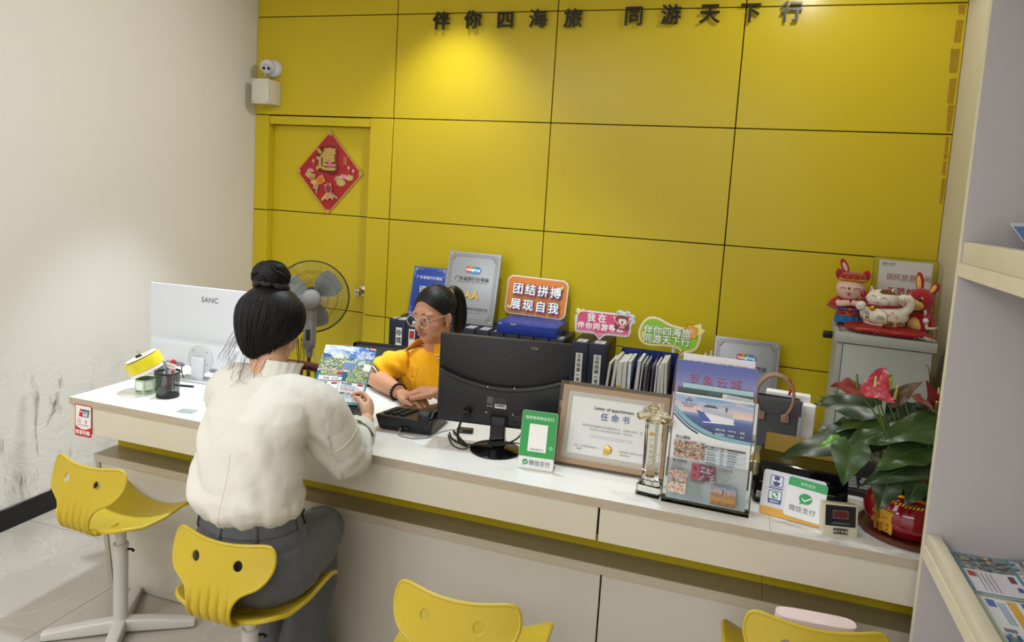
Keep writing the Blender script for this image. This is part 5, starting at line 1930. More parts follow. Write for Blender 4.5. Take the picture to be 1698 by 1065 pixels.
for k, (b, tp, w, up, m) in enumerate(LV):
    mb = MB()
    fn = blade(mb, b, tp, up, w, 0.20, 0.24 if w > 0.025 else 0.12, 0.22, 0.10, k * 1.7)
    lf = mb.build('leaf', m, None)
    r0 = Vector((PX + 0.045 * math.cos(k * 2.4), PY + 0.045 * math.sin(k * 2.4), CZ + 0.10))
    bv = Vector(b)
    mid = r0.lerp(bv, 0.55) + Vector((0, 0, 0.03))
    mb2 = MB()
    mb2.tube(catmull([r0, mid, bv], 6), [0.0028, 0.0022, 0.0016], 6)
    st = mb2.build('stalk', M_STEM, lf)
    mb3 = MB()
    mb3.tube([fn(0.5, 0.2 + 0.78 * q / 10) + (Vector(up).normalized() * 0.0006) for q in range(11)], [0.0012, 0.0003], 5)
    mb3.build('midrib', M_STEM, lf)
    lf.parent = t
    lf.matrix_parent_inverse = Matrix.Translation((-PX, -PY, -CZ - 0.0105))
SPT = [((3.400, -1.745, 1.172), (3.325, -1.79, 1.178), 0.036, (-.1, -.55, .8), M_SP1, (-.15, -.1, 1), mat('green_spadix', '#5d7a35', 0.6)), ((3.440, -1.770, 1.180), (3.470, -1.700, 1.238), 0.034, (-.2, -.9, .35), M_SP2, (-.1, -.3, 1), M_SPAD),
       ((3.428, -1.775, 1.185), (3.480, -1.83, 1.165), 0.030, (-.1, -.8, .6), M_SP2, None, None), ((3.470, -1.690, 1.170), (3.500, -1.66, 1.205), 0.026, (-.2, -.8, .5), M_SP4, None, None), ((3.500, -1.720, 1.150), (3.560, -1.73, 1.212), 0.026, (-.3, -.7, .5), M_SP3, (.05, -.2, 1), M_SPAD),
       ((3.590, -1.720, 1.140), (3.522, -1.780, 1.182), 0.034, (-.2, -.6, .75), M_SP1, None, None), ((3.600, -1.735, 1.160), (3.560, -1.77, 1.225), 0.016, (-.4, -.7, .5), M_SP1, (0, -.1, 1), M_SPAD), ((3.63, -1.70, 1.17), (3.71, -1.73, 1.19), 0.034, (.1, -.4, .9), M_SP2, (.1, 0, 1), M_SPAD)]
for k, (b, tp, w, up, m, sd, sm) in enumerate(SPT):
    mb = MB()
    blade(mb, b, tp, up, w, 0.12, 0.30, 0.25, 0.12, k * 2.1)
    sp_ = mb.build('spathe', m, None)
    bv = Vector(b)
    r0 = Vector((PX + 0.03 * math.cos(k * 1.9), PY + 0.03 * math.sin(k * 1.9), CZ + 0.10))
    mb2 = MB()
    mb2.tube(catmull([r0, r0.lerp(bv, 0.6) + Vector((0, -0.006, 0.012)), bv], 8), [0.0032, 0.0026, 0.0022], 7)
    mb2.build('flower_stalk', M_STEM, sp_)
    if sd:
        mb3 = MB()
        d = Vector(sd).normalized()
        mb3.tube([bv, bv + d * 0.02, bv + d * 0.042], [0.0042, 0.0040, 0.0022], 10)
        mb3.build('spadix', sm, sp_)
    sp_.parent = t
    sp_.matrix_parent_inverse = Matrix.Translation((-PX, -PY, -CZ - 0.0105))
mb = MB()
mb.tube(catmull([(PX, PY, CZ + 0.1), (3.585, -1.70, 1.12), (3.588, -1.69, 1.20), (3.580, -1.69, 1.245), (3.572, -1.69, 1.250)], 6), 0.0011, 5)
o = mb.build('dry_stem', mat('dry_stem', '#3a3a30', 0.7), None)
o.parent = t
o.matrix_parent_inverse = Matrix.Translation((-PX, -PY, -CZ - 0.0105))

# ================================================================== BEHIND THE COUNTER, ALONG THE YELLOW WALL
M_NAVY = mat('navy_file_board', '#161a2c', 0.45, bump=0.15, bscale=260)
M_NAVYP = mat('navy_plastic', '#1d2c66', 0.3)
M_BLUEBOX = mat('blue_file_box', '#20398f', 0.35, bump=0.1, bscale=120)
SZ = 0.59
t = thing('low_cabinet', 'low cabinet against the yellow wall carrying the row of dark binders', 'cabinet', (2.25, -0.30, 0))
mb = MB()
mb.box(-1.10, 1.18, -0.25, 0.27, 0.04, SZ - 0.02, 0)
mb.build('body', M_WPL2, t)
mb = MB()
mb.box(-1.11, 1.19, -0.265, 0.275, SZ - 0.02, SZ, 0, bev=0.001)
mb.build('top', M_TOP, t)
for k in range(4):
    mb = MB()
    mb.box(-1.09 + k * 0.567, -1.09 + k * 0.567 + 0.56, -0.266, -0.2505, 0.05, SZ - 0.025, 0, bev=0.001)
    d = mb.build('door', M_WPL2, t)
    mb = MB()
    mb.box(-1.09 + k * 0.567 + 0.5, -1.09 + k * 0.567 + 0.51, -0.285, -0.266, 0.36, 0.47, 0, bev=0.003)
    mb.build('handle', M_STEEL, d)


def vertical(pr, txt, x, y, size, col, step, bold=0.02):
    for k, ch in enumerate(txt):
        rot = 0
        if ch in '()':
            pr.text('(' if ch == '(' else ')', x - 0.3 * size, y - k * step + size * 0.42, size, col, bold, 'LEFT', 1.0, -PI / 2)
        else:
            pr.text(ch, x, y - k * step, size, col, bold, 'CENTER')


def binder(x, y, w, h, d, label, spine=None, art=None, m=None, z=SZ, name='file_box'):
    t = thing(name, label, 'binder', (x, y, z), 0.0, 'dark file boxes along the yellow wall')
    mb = MB()
    mb.box(-w / 2, w / 2, 0, d, 0, h, 0, bev=0.003)
    mb.build('case', m or M_NAVY, t)
    pr = Print()
    lw = w * 0.40
    if spine or art:
        if art:
            art(pr, lw, h)
        else:
            pr.rect(-lw / 2, 0.02, lw / 2, h - 0.055, '#cfcbc0')
            vertical(pr, spine, 0, h - 0.078, lw * 0.62, '#25231f', 0.0248)
        pbuild(pr, 'spine_label', t, BACKF(0, -0.0005, 0))
    pr = Print()
    pr.rect(-lw * 0.7, 0.02, lw * 0.7, 0.10, '#c6c5c2')
    for k in range(3):
        pr.text('档案', -lw * 0.45 + 0.0, 0.03 + 0.022 * k, 0.014, '#4a4a4e', 0.015)
    pbuild(pr, 'top_label', t, plane((0, 0, h + 0.0004), (1, 0, 0), (0, 1, 0)))
    return t


BH, BY, BD = 0.315, -0.34, 0.27
binder(1.203, BY + 0.03, 0.036, BH - 0.004, BD - 0.03, 'thin dark file box, first from the left in the row', None)
binder(1.264, BY, 0.078, BH, BD, 'dark file box with a white brush-written label, second from the left', None,
       lambda pr, lw, h: (pr.rect(-lw * .6, 0.08, lw * .6, h - 0.042, '#d4d0c4'), pr.text('存', 0, h - 0.085, 0.036, '#1e1c1a', 0.03, 'CENTER'), pr.text('底', 0, h - 0.128, 0.036, '#1e1c1a', 0.03, 'CENTER')))
binder(1.345, BY, 0.079, BH, BD, 'dark file box with a red square on its spine label', None,
       lambda pr, lw, h: (pr.rect(-lw * .6, 0.10, lw * .6, h - 0.042, '#d4d0c4'), pr.rect(-lw * .45, h - 0.098, lw * .45, h - 0.052, '#a8322f')))
pl = ['behind the shoulder of the woman in yellow', 'behind the woman in yellow, left of her neck', 'behind the neck of the woman in yellow', 'behind the ponytail, white label on top',
      'right of the ponytail, white label on top', 'just left of the blue file box, white label on top', 'under the left end of the blue file box', 'under the middle of the blue file box', 'under the right half of the blue file box', 'under the right end of the blue file box']
for k in range(10):
    binder(1.428 + 0.0835 * k, BY, 0.079, BH, BD, 'dark file box ' + pl[k], '业务档案')
binder(2.306, BY - 0.002, 0.090, BH + 0.002, BD, 'black file box with vertical white label, left of the pair beside the upright magazines', '业务档案(省内)')
binder(2.402, BY - 0.004, 0.096, BH + 0.004, BD, 'black file box with vertical white label, right of the pair beside the upright magazines', '业务档案(省外)')

t = thing('file_box', 'bright blue file box lying flat on the dark binders under the orange sign', 'file box', (2.01, -0.335, SZ + BH), RD(1.5))
mb = MB()
mb.box(-0.167, 0.167, 0.0, 0.245, 0.0005, 0.060, 0, bev=0.003)
mb.build('case', M_BLUEBOX, t)
mb = MB()
mb.box(-0.168, 0.168, -0.001, 0.246, 0.047, 0.0485, 0)
mb.build('lid_seam', M_NAVYP, t)
mb = MB()
mb.lathe([(0.0, 0), (0.006, 0.0), (0.005, 0.003), (0, 0.003)], 14, 0, rotm(rx=PI / 2, loc=(0.02, -0.001, 0.022)))
mb.build('snap', M_NAVYP, t)
pr = Print()
pr.rect(-0.155, 0.048, -0.14, 0.056, '#b9b9b6')
pr.rect(-0.09, 0.05, -0.06, 0.0565, '#a9adb5')
pbuild(pr, 'tape_scraps', t, BACKF(0, -0.0006, 0))


def plaque(name, label, cat, cxw, yb, zb, w, h, back, base_col, face_mat, art, group=None, th=0.018):
    F = lean(cxw, yb, 0.0, back, zb)
    t = thing(name, label, cat, M=F, group=group)
    mb = MB()
    mb.box(-w / 2, w / 2, 0, h, -th, 0, 0, bev=0.002)
    mb.build('board', face_mat, t)
    pr = Print()
    art(pr, w, h)
    pbuild(pr, 'face_print', t, Matrix.Translation((0, 0, 0.0004)))
    return t


def corner(pr, x, y, sx, sy, c, s=1.0):
    for k in range(3):
        r = (0.010 + 0.006 * k) * s
        pr.line([(x + sx * (r * math.cos(a)), y + sy * (r * math.sin(a))) for a in [PI / 2 * j / 8 for j in range(9)]], 0.0016 * s, c)
    pr.circ(x + sx * 0.006 * s, y + sy * 0.006 * s, 0.003 * s, c, 12)
    pr.line([(x + sx * 0.03 * s, y + sy * 0.004 * s), (x + sx * 0.042 * s, y + sy * 0.010 * s), (x + sx * 0.052 * s, y + sy * 0.004 * s)], 0.0016 * s, c)
    pr.line([(x + sx * 0.004 * s, y + sy * 0.03 * s), (x + sx * 0.010 * s, y + sy * 0.042 * s), (x + sx * 0.004 * s, y + sy * 0.052 * s)], 0.0016 * s, c)


def bluecert(pr, w, h):
    W = w / 2
    pr.frame(-W + 0.006, 0.006, W - 0.006, h - 0.006, 0.0012, '#aab4d6')
    for sx, x in ((1, -W + 0.008), (-1, W - 0.008)):
        for sy, y in ((1, 0.008), (-1, h - 0.008)):
            corner(pr, x, y, sx, sy, '#c7cede', 1.0)
    pr.text('广东省旅行社等级', 0, h * 0.76, 0.0205, '#d9def0', 0.02, 'CENTER')
    pr.text('证  书', 0, h * 0.49, 0.044, '#e9e4d2', 0.03, 'CENTER')
    pr.text('广东省旅行社等级评定委员会', 0, h * 0.165, 0.0105, '#d9def0', 0.01, 'CENTER')
    pr.text('Guangdong Travel Agency', 0, h * 0.13, 0.007, '#aab4d6', 0.0, 'CENTER')


plaque('certificate_cover', 'blue certificate board with pale corner ornaments leaning on the yellow wall', 'certificate', 1.335, -0.17, SZ + BH, 0.215, 0.295, RD(14), None, mat('royal_blue_cover', '#23429a', 0.45), bluecert, th=0.012)


def logo_gd(pr, x, y, s):
    pr.circ(x - 0.022 * s, y, 0.020 * s, '#c8313a', ry=0.016 * s)
    pr.circ(x - 0.004 * s, y + 0.008 * s, 0.018 * s, '#d98c2f', ry=0.010 * s)
    pr.circ(x + 0.006 * s, y + 0.006 * s, 0.016 * s, '#5aa03c', ry=0.010 * s)
    pr.circ(x + 0.020 * s, y - 0.002 * s, 0.024 * s, '#2d7fc6', ry=0.018 * s)
    pr.circ(x + 0.008 * s, y - 0.013 * s, 0.026 * s, '#3f97d8', ry=0.006 * s)
    pr.text('GuangDong', x, y - 0.006 * s, 0.017 * s, '#ffffff', 0.04, 'CENTER', 0.9)


def gd(star):
    def art(pr, w, h):
        W = w / 2
        for o, tt, c in ((0.0135, 0.003, '#6e6f72'), (0.022, 0.0016, '#8a7b55'), (0.027, 0.0012, '#7c7d80')):
            pr.frame(-W + o, o, W - o, h - o, tt, c)
        for sx in (-1, 1):
            for sy, y in ((1, 0.024), (-1, h - 0.024)):
                pr.line([(sx * (W - 0.024), y + sy * 0.024), (sx * (W - 0.034), y + sy * 0.020), (sx * (W - 0.036), y + sy * 0.012), (sx * (W - 0.048), y + sy * 0.002)], 0.005, '#8f7434')
                pr.circ(sx * (W - 0.018), y - sy * 0.006, 0.004, '#d8d8d6', 12)
        logo_gd(pr, 0.0, h * 0.755, 1.15)
        pr.text('广东省旅行社等级', 0, h * 0.60, 0.0262, '#26282c', 0.008, 'CENTER')
        pr.text('Guangdong Travel Agency Classification', 0, h * 0.57, 0.0112, '#6b6c70', 0.0, 'CENTER', 1.0, 0.0, 0, 0.2)
        if star:
            pr.text('AAA', -0.010, h * 0.345, 0.062, '#8a6a1a', 0.05, 'CENTER', 1.1)
            pr.text('AAA', -0.012, h * 0.349, 0.062, '#d9b64a', 0.03, 'CENTER', 1.1)
        pr.text('广东省旅行社等级评定委员会', 0, h * 0.19, 0.0185, '#3a3b3f', 0.006, 'CENTER')
        pr.text('Guangdong Travel Agency Committee', 0, h * 0.15, 0.0105, '#6b6c70', 0.0, 'CENTER', 1.0, 0.0, 0, 0.2)
    return art


M_SILV = mat('satin_silver_plate', '#9ea0a4', 0.35, 0.25)
plaque('award_plaque', 'large silver rating plaque behind the woman with the ponytail', 'plaque', 1.611, -0.20, SZ + BH, 0.320, 0.408, RD(13), None, M_SILV, gd(True), 'silver rating plaques')
plaque('award_plaque', 'lower silver rating plaque behind the grey tote bag, half hidden', 'plaque', 3.128, -0.135, SZ, 0.322, 0.392, RD(9), None, M_SILV, gd(False), 'silver rating plaques')


# ---- die-cut signs
def star4(pr, x, y, r, c, rot=0.3):
    pr.poly([(x + (r if k % 2 == 0 else r * 0.36) * math.cos(rot + PI / 4 * k), y + (r if k % 2 == 0 else r * 0.36) * math.sin(rot + PI / 4 * k)) for k in range(8)], c)


def cutsign(name, label, F, outline, art, th=0.006, stick=None):
    t = thing(name, label, 'sign', M=F, group='die-cut slogan signs')
    mb = MB()
    mb.prism(outline, -th, 0, 0, bev=0.0008)
    mb.build('board', M_WPL, t)
    pr = Print()
    art(pr)
    pbuild(pr, 'face_print', t, Matrix.Translation((0, 0, 0.0004)))
    if stick:
        mb = MB()
        mb.box(*stick, -th - 0.004, -th, 0)
        mb.build('support_stick', M_WPL, t)
    return t


def shrink(pts, d):
    out = []
    n = len(pts)
    for i in range(n):
        a, b_, c = Vector(pts[i - 1]).to_2d() if False else Vector(pts[i - 1]), Vector(pts[i]), Vector(pts[(i + 1) % n])
        e = (c - a)
        e = e.normalized() if e.length > 1e-9 else Vector((1, 0))
        out.append((b_.x - e.y * d, b_.y + e.x * d))
    return out


def puff(pr, s, x, y, size, step, fill='#ffffff', edge='#33234a', drop=None):
    for k, ch in enumerate(s):
        if drop:
            pr.text(ch, x + k * step + size * 0.05, y - size * 0.07, size, drop, 0.075, 'CENTER')
        pr.text(ch, x + k * step, y, size, edge, 0.075, 'CENTER')
    for k, ch in enumerate(s):
        pr.text(ch, x + k * step, y, size, fill, 0.028, 'CENTER')


OW, OH = 0.362, 0.222
oo = rrect(OW, OH, 0.038, 8, 0, OH / 2)
def orange(pr):
    pr.poly(rrect(OW - 0.014, OH - 0.014, 0.033, 8, 0, OH / 2), '#e2802a')
    for a0 in range(0, 44):
        pass
    inner = rrect(OW - 0.030, OH - 0.030, 0.027, 8, 0, OH / 2)
    for i in range(0, len(inner)):
        a, b_ = Vector(inner[i]), Vector(inner[(i + 1) % len(inner)])
        L_ = (b_ - a).length
        n = max(1, int(L_ / 0.008))
        for k in range(n):
            if n == 1 and i % 2:
                continue
            p, q = a + (b_ - a) * (k / n), a + (b_ - a) * ((k + 0.5) / n)
            pr.line([p, q], 0.0012, '#f2b673')
    puff(pr, '团结拼搏', -0.108, 0.124, 0.066, 0.074, '#ffffff', '#2b1f3f', '#7a3f86')
    puff(pr, '展现自我', -0.112, 0.036, 0.066, 0.074, '#ffffff', '#2b1f3f', '#7a3f86')
    star4(pr, 0.148, 0.180, 0.017, '#6b4a12')
    star4(pr, 0.148, 0.180, 0.014, '#f4e27a')
    star4(pr, -0.152, 0.042, 0.017, '#6b4a12')
    star4(pr, -0.152, 0.042, 0.014, '#f4e27a')
Fo = lean(1.975, -0.085, 0.0, RD(9), SZ + BH + 0.0625) @ Matrix.Rotation(RD(-1), 4, 'Z')
cutsign('slogan_sign', 'rounded orange slogan sign with white puffy characters standing on the blue file box', Fo, oo, orange)

# pink speech-bubble sign
PO = [(-0.155, 0.050), (-0.150, 0.035), (-0.135, 0.028), (-0.050, 0.028), (-0.018, 0.0), (0.014, 0.028), (0.115, 0.030), (0.135, 0.040), (0.142, 0.060), (0.142, 0.098), (0.158, 0.104), (0.160, 0.118), (0.152, 0.126),
      (0.158, 0.138), (0.150, 0.152), (0.136, 0.152), (0.130, 0.164), (0.112, 0.166), (0.100, 0.160), (0.084, 0.168), (0.066, 0.164), (0.056, 0.150), (-0.10, 0.150), (-0.112, 0.158), (-0.130, 0.150), (-0.146, 0.158), (-0.154, 0.146), (-0.150, 0.122), (-0.158, 0.112)]
PO = [(p.x, p.y) for p in catmull([(x, y, 0) for x, y in PO], 3, True)]
def pink(pr):
    pr.poly([(p.x, p.y) for p in catmull([(x, y, 0) for x, y in ((-0.144, 0.052), (-0.136, 0.040), (-0.050, 0.038), (-0.018, 0.012), (0.012, 0.038), (0.118, 0.040), (0.130, 0.052), (0.131, 0.130), (0.124, 0.140), (-0.132, 0.140), (-0.142, 0.130))], 4, True)], '#e05a83')
    pr.line([(-0.140, 0.140), (0.06, 0.1405)], 0.003, '#ee7fa2')
    for k in range(24):
        x = -0.136 + 0.0112 * k
        if abs(x + 0.018) > 0.030:
            pr.poly([(x, 0.0415), (x + 0.005, 0.0415), (x + 0.010, 0.0485), (x + 0.005, 0.0485)], '#f2a9bd')
    pr.poly([(-0.030, 0.034), (-0.018, 0.022), (-0.006, 0.034), (-0.006, 0.040), (-0.018, 0.029), (-0.030, 0.040)], '#f3c3d3')
    for s_, x, y, st in (('我在', -0.070, 0.098, 0.058), ('伴你同游等您', -0.122, 0.056, 0.0415)):
        for k, ch in enumerate(s_):
            pr.text(ch, x + st * k, y, 0.046 if st > .05 else 0.038, '#ffffff', 0.03, 'CENTER')
    # cheering girl with a rabbit-ear hairband
    gx, gy = 0.092, 0.112
    pr.poly([(gx + 0.036 * math.cos(a), gy - 0.004 + (0.034 if math.sin(a) > 0 else 0.042) * math.sin(a)) for a in [2 * PI * k / 24 for k in range(24)]], '#7a4a35')
    pr.circ(gx - 0.026, gy - 0.032, 0.013, '#7a4a35', 16)
    pr.circ(gx + 0.028, gy - 0.030, 0.013, '#7a4a35', 16)
    pr.circ(gx + 0.002, gy, 0.0215, '#f7e8e1', 20, ry=0.019)
    pr.poly([(gx - 0.024, gy + 0.012), (gx + 0.026, gy + 0.012), (gx + 0.022, gy + 0.026), (gx, gy + 0.031), (gx - 0.020, gy + 0.026)], '#7a4a35')
    pr.circ(gx + 0.002, gy - 0.006, 0.0055, '#b8384a', 14, ry=0.0085)
    pr.line([(gx - 0.012, gy + 0.003), (gx - 0.008, gy + 0.006), (gx - 0.005, gy + 0.003)], 0.0014, '#4a2a20')
    pr.line([(gx + 0.008, gy + 0.003), (gx + 0.012, gy + 0.006), (gx + 0.016, gy + 0.003)], 0.0014, '#4a2a20')
    pr.poly([(gx - 0.014, gy - 0.038), (gx + 0.018, gy - 0.038), (gx + 0.012, gy - 0.018), (gx - 0.008, gy - 0.018)], '#ec8fab')
    for sx in (-1, 1):
        pr.circ(gx + sx * 0.024, gy + 0.040, 0.010, '#d9d3d6', 14, ry=0.014)
        pr.circ(gx + sx * 0.024, gy + 0.039, 0.005, '#b9a6ae', 12, ry=0.008)
        pr.line([(gx + sx * 0.018, gy - 0.022), (gx + sx * 0.034, gy + 0.0), (gx + sx * 0.040, gy + 0.014)], 0.007, '#ef9cb4')
        pr.circ(gx + sx * 0.041, gy + 0.017, 0.0055, '#f7e0d6', 10)
    for x, y in ((0.148, 0.135), (0.146, 0.115), (0.128, 0.156), (0.056, 0.152)):
        pr.circ(x, y, 0.0022, '#8a8890', 8)
    star4(pr, -0.138, 0.140, 0.022, '#d7c84a', 0.1)
    star4(pr, -0.138, 0.140, 0.018, '#f3ee8a', 0.1)
    pr.circ(-0.103, 0.148, 0.006, '#f0c08a', 12)
cutsign('slogan_sign', 'pink speech-bubble slogan sign with a cheering girl above the black file boxes', lean(2.404, -0.235, RD(2), RD(4), SZ + BH + 0.006), PO, pink)

# green bubble sign
GO = [(-0.165, 0.115), (-0.168, 0.075), (-0.150, 0.040), (-0.110, 0.026), (-0.05, 0.030), (0.020, 0.030), (0.052, 0.016), (0.040, -0.008), (0.056, -0.010), (0.080, 0.010), (0.110, 0.018), (0.135, 0.040), (0.148, 0.085), (0.150, 0.110),
      (0.166, 0.135), (0.150, 0.142), (0.142, 0.166), (0.122, 0.158), (0.100, 0.150), (0.06, 0.138), (-0.01, 0.150), (-0.07, 0.176), (-0.115, 0.176), (-0.145, 0.155)]
GO = [(p.x, p.y) for p in catmull([(x, y, 0) for x, y in GO], 4, True)]
def green(pr):
    def ins(k):
        return [(x * k, 0.09 + (y - 0.09) * k) for x, y in GO]
    pr.poly(shrink(GO, 0.005), '#f2e88f')
    pr.poly(shrink(GO, 0.010), '#d9a54a')
    gg = [(-0.150, 0.112), (-0.152, 0.076), (-0.136, 0.050), (-0.105, 0.040), (-0.05, 0.044), (0.022, 0.043), (0.062, 0.024), (0.105, 0.034), (0.124, 0.052), (0.133, 0.088), (0.130, 0.120), (0.06, 0.124), (-0.01, 0.136), (-0.07, 0.160), (-0.112, 0.161), (-0.136, 0.144)]
    pr.poly([(p.x, p.y) for p in catmull([(x, y, 0) for x, y in gg], 4, True)], '#8cc63a')
    pr.poly([(-0.148, 0.06), (-0.120, 0.085), (-0.148, 0.10)], '#dce86a')
    pr.poly([(0.110, 0.150), (0.142, 0.160), (0.148, 0.140), (0.162, 0.134), (0.132, 0.108), (0.118, 0.112)], '#f4ea86')
    fx, fy = 0.094, 0.118
    for c, r_ in (('#4a3320', 0.0185), ('#eda540', 0.0165)):
        for k in range(5):
            a = 0.5 + 2 * PI * k / 5
            pr.circ(fx + 0.0225 * math.cos(a), fy + 0.0225 * math.sin(a), r_, c, 18)
    pr.circ(fx, fy, 0.019, '#f0b050', 18)
    for sx in (-1, 1):
        pr.circ(fx + sx * 0.007, fy + 0.006, 0.0055, '#ffffff', 14)
        pr.circ(fx + sx * 0.007 + 0.001, fy + 0.007, 0.003, '#3a2a1c', 12)
    pr.line([(fx - 0.006, fy - 0.006), (fx, fy - 0.010), (fx + 0.006, fy - 0.006)], 0.002, '#5a3620')
    for row, (s_, y) in enumerate((('伴你四海旅', 0.093), ('同游天下行', 0.048))):
        for k, ch in enumerate(s_):
            pr.text(ch, -0.118 + 0.048 * k, y, 0.047, '#5f7a3a', 0.05, 'CENTER')
        for k, ch in enumerate(s_):
            pr.text(ch, -0.118 + 0.048 * k, y, 0.047, '#fbfdf2', 0.022, 'CENTER')
cutsign('slogan_sign', 'lime green slogan sign with an orange flower standing above the upright magazines', lean(2.752, -0.212, RD(2), RD(4), SZ + 0.293), GO, green, stick=(0.01, 0.022, -0.29, 0.05))
mb = MB()
for dx, tl, h in ((0, 0.0, 0.315), (0.012, 0.05, 0.330)):
    mb.box(dx, dx + 0.008, 0, 0.004, 0, h, 0, Matrix.Rotation(tl, 4, 'Y'))
o = MB()
t = thing('plastic_clip_stand', 'pair of thin white plastic strips standing behind the green sign', 'clip stand', (2.925, -0.20, SZ))
mb.build('strips', M_WPL, t)

# ---- navy magazine rack
t = thing('magazine_rack', 'navy blue open rack of upright magazines behind the certificate', 'magazine rack', (2.655, -0.465, SZ))
mb = MB()
mb.box(-0.145, 0.145, 0.0, 0.004, 0.0, 0.092, 0, bev=0.001)
mb.box(-0.145, 0.145, 0.0, 0.235, 0.0, 0.004, 0)
mb.box(-0.145, 0.145, 0.231, 0.235, 0.0, 0.30, 0)
mb.build('tray', M_NAVYP, t)
for x in (-0.145, -0.045, 0.045, 0.141):
    mb = MB()
    vs = [(x, 0.004, 0.004), (x, 0.231, 0.004), (x, 0.231, 0.295), (x, 0.09, 0.27), (x, 0.004, 0.092)]
    mb.add(vs + [(x + 0.004, b_, c) for _, b_, c in vs], [(0, 1, 2, 3, 4), (9, 8, 7, 6, 5)] + [(i, i + 5, (i + 1) % 5 + 5, (i + 1) % 5) for i in range(5)])
    mb.build('divider', M_NAVYP, t)
MAG = [(-0.186, 0.012, 0.255, 'grey card folder bending out at the left of the navy rack', '#8f9092', 5, None), (-0.160, 0.016, 0.275, 'pale grey folder at the left end of the navy rack', '#a9a8a4', 5, None),
       (-0.118, 0.026, 0.262, 'thick stack of white magazines with an orange tab', '#d7d4cd', 0, ('#d29a3c', 0.10, 0.145)), (-0.092, 0.020, 0.268, 'white magazine stack beside the thick one', '#cfccc4', 0, None),
       (-0.069, 0.016, 0.272, 'pale blue and white book upright in the navy rack', '#93aabf', 0, ('#d9dde0', 0.16, 0.26)), (-0.038, 0.016, 0.280, 'grey folder right of the pale blue book', '#a6a7a8', 3, None), (-0.020, 0.006, 0.270, 'thin grey-white folder in the middle of the rack', '#c6c5c1', 3, None),
       (0.003, 0.010, 0.270, 'grey spiral-bound notebook, first of two', '#8b8a90', 2, None), (0.020, 0.010, 0.240, 'dark booklet between the spiral-bound notebooks', '#242730', 1, None), (0.036, 0.010, 0.268, 'purple-grey spiral-bound notebook, second of two', '#6a5f80', 2, None),
       (0.058, 0.008, 0.272, 'white folder right of the spiral notebooks', '#c9c8c4', 1, None), (0.076, 0.016, 0.262, 'black folder near the right end of the rack', '#1a1a1e', 0, None), (0.098, 0.016, 0.284, 'grey folder with loose papers near the rack end', '#a2a19d', -2, None),
       (0.118, 0.012, 0.288, 'pale grey folder at the right end of the rack', '#b4b3af', -3, None)]
for k, (x, w, h, lb, c, tl, tab) in enumerate(MAG):
    M = rotm(loc=(2.655 + x, -0.455 if k else -0.47, SZ + 0.0055)) @ Matrix.Rotation(RD(tl), 4, 'Y')
    t = thing('spiral_notebook' if 'spiral-bound' in lb else 'magazine', lb, 'magazine', M=M, group='papers in the navy rack')
    mb = MB()
    mb.box(-w / 2, w / 2, 0, 0.20, 0, h, 0)
    mb.build('covers', mat('cover_' + c[1:], c, 0.5), t)
    if w > 0.011:
        mb = MB()
        mb.box(-w / 2 + 0.0015, w / 2 - 0.0015, -0.0008, 0.198, 0.001, h + 0.0008, 0)
        mb.build('pages', mat('page_edges', '#c9c5bb', 0.7, vary=0.25, vscale=500, stretch=(1, 0.02, 0.02)), t)
    if tab:
        pr = Print()
        pr.rect(-w / 2 + 0.001, tab[1], w / 2 - 0.001, tab[2], tab[0])
        pbuild(pr, 'tab', t, BACKF(0, -0.0012, 0))
    if 'spiral-bound' in lb:
        mb = MB()
        mb.tube([(0.006 * math.cos(q * 2 * PI / 8), -0.002 + 0.005 * math.sin(q * 2 * PI / 8), 0.01 + q * (h - 0.02) / 320) for q in range(321)], 0.0009, 4)
        mb.build('spiral', M_STEEL, t)

# ================================================================== WALL THINGS, CABINET, TOYS, FAN, CHAIRS, SHELF UNIT
M_RED = mat('red_plush', '#a3121e', 0.95, bump=0.5, bscale=600, sheen=0.4)
M_PINKPL = mat('pale_pink_plush', '#e2b7ab', 0.95, bump=0.4, bscale=600, sheen=0.4)
M_YELPL = mat('soft_yellow_plush', '#dfb763', 0.95, bump=0.4, bscale=600, sheen=0.4)
M_BLUEPL = mat('blue_plush', '#2f6fae', 0.9, bump=0.3, bscale=500)
M_WHPL = mat('white_plush', '#e2dcd6', 0.95, bump=0.5, bscale=500)
M_BLKPL = mat('black_felt', '#17130f', 0.8)
M_LILAC = mat('grey_lilac_board', '#bcb6b6', 0.55, bump=0.04, bscale=60)
M_SHELFE = mat('cream_shelf_edge', '#ded6bd', 0.5, vary=0.06, vscale=14)

# ---- dome camera and junction box
t = thing('security_camera', 'white dome security camera high in the corner of the yellow wall', 'security camera', (0.140, 0, 2.345))
mb = MB()
mb.lathe([(0.0, 0.001), (0.055, 0.001), (0.056, 0.004), (0.056, 0.022), (0.050, 0.036), (0.030, 0.040), (0, 0.040)], 36, 0, rotm(rx=PI / 2))
mb.build('base', M_WPL, t)
EY = Vector((0.42, -0.80, -0.42)).normalized()
Q = EY.to_track_quat('Z', 'Y').to_matrix().to_4x4()
B = Matrix.Translation((-0.012, -0.060, 0.004)) @ Q
mb = MB()
mb.ell((0, 0, 0), (0.047, 0.047, 0.047), n=32, m=20)
ball = mb.build('eyeball', M_WPL, t)
mb = MB()
mb.lathe([(0.0305, 0.0365), (0.033, 0.036), (0.033, 0.041), (0.030, 0.044), (0.0, 0.044)], 36, 0, B)
mb.build('front_plate', mat('pale_grey_plastic', '#b9bcc2', 0.35), t)
for sx in (-0.0125, 0.0125):
    mb = MB()
    mb.lathe([(0.0095, 0.0438), (0.010, 0.046), (0.007, 0.047), (0, 0.0465)], 24, 0, B @ Matrix.Translation((sx, 0.004, 0)))
    mb.build('lens', M_BLKG, t)
mb = MB()
mb.lathe([(0.002, 0.0438), (0.002, 0.0446), (0, 0.0446)], 10, 0, B @ Matrix.Translation((0, -0.014, 0)))
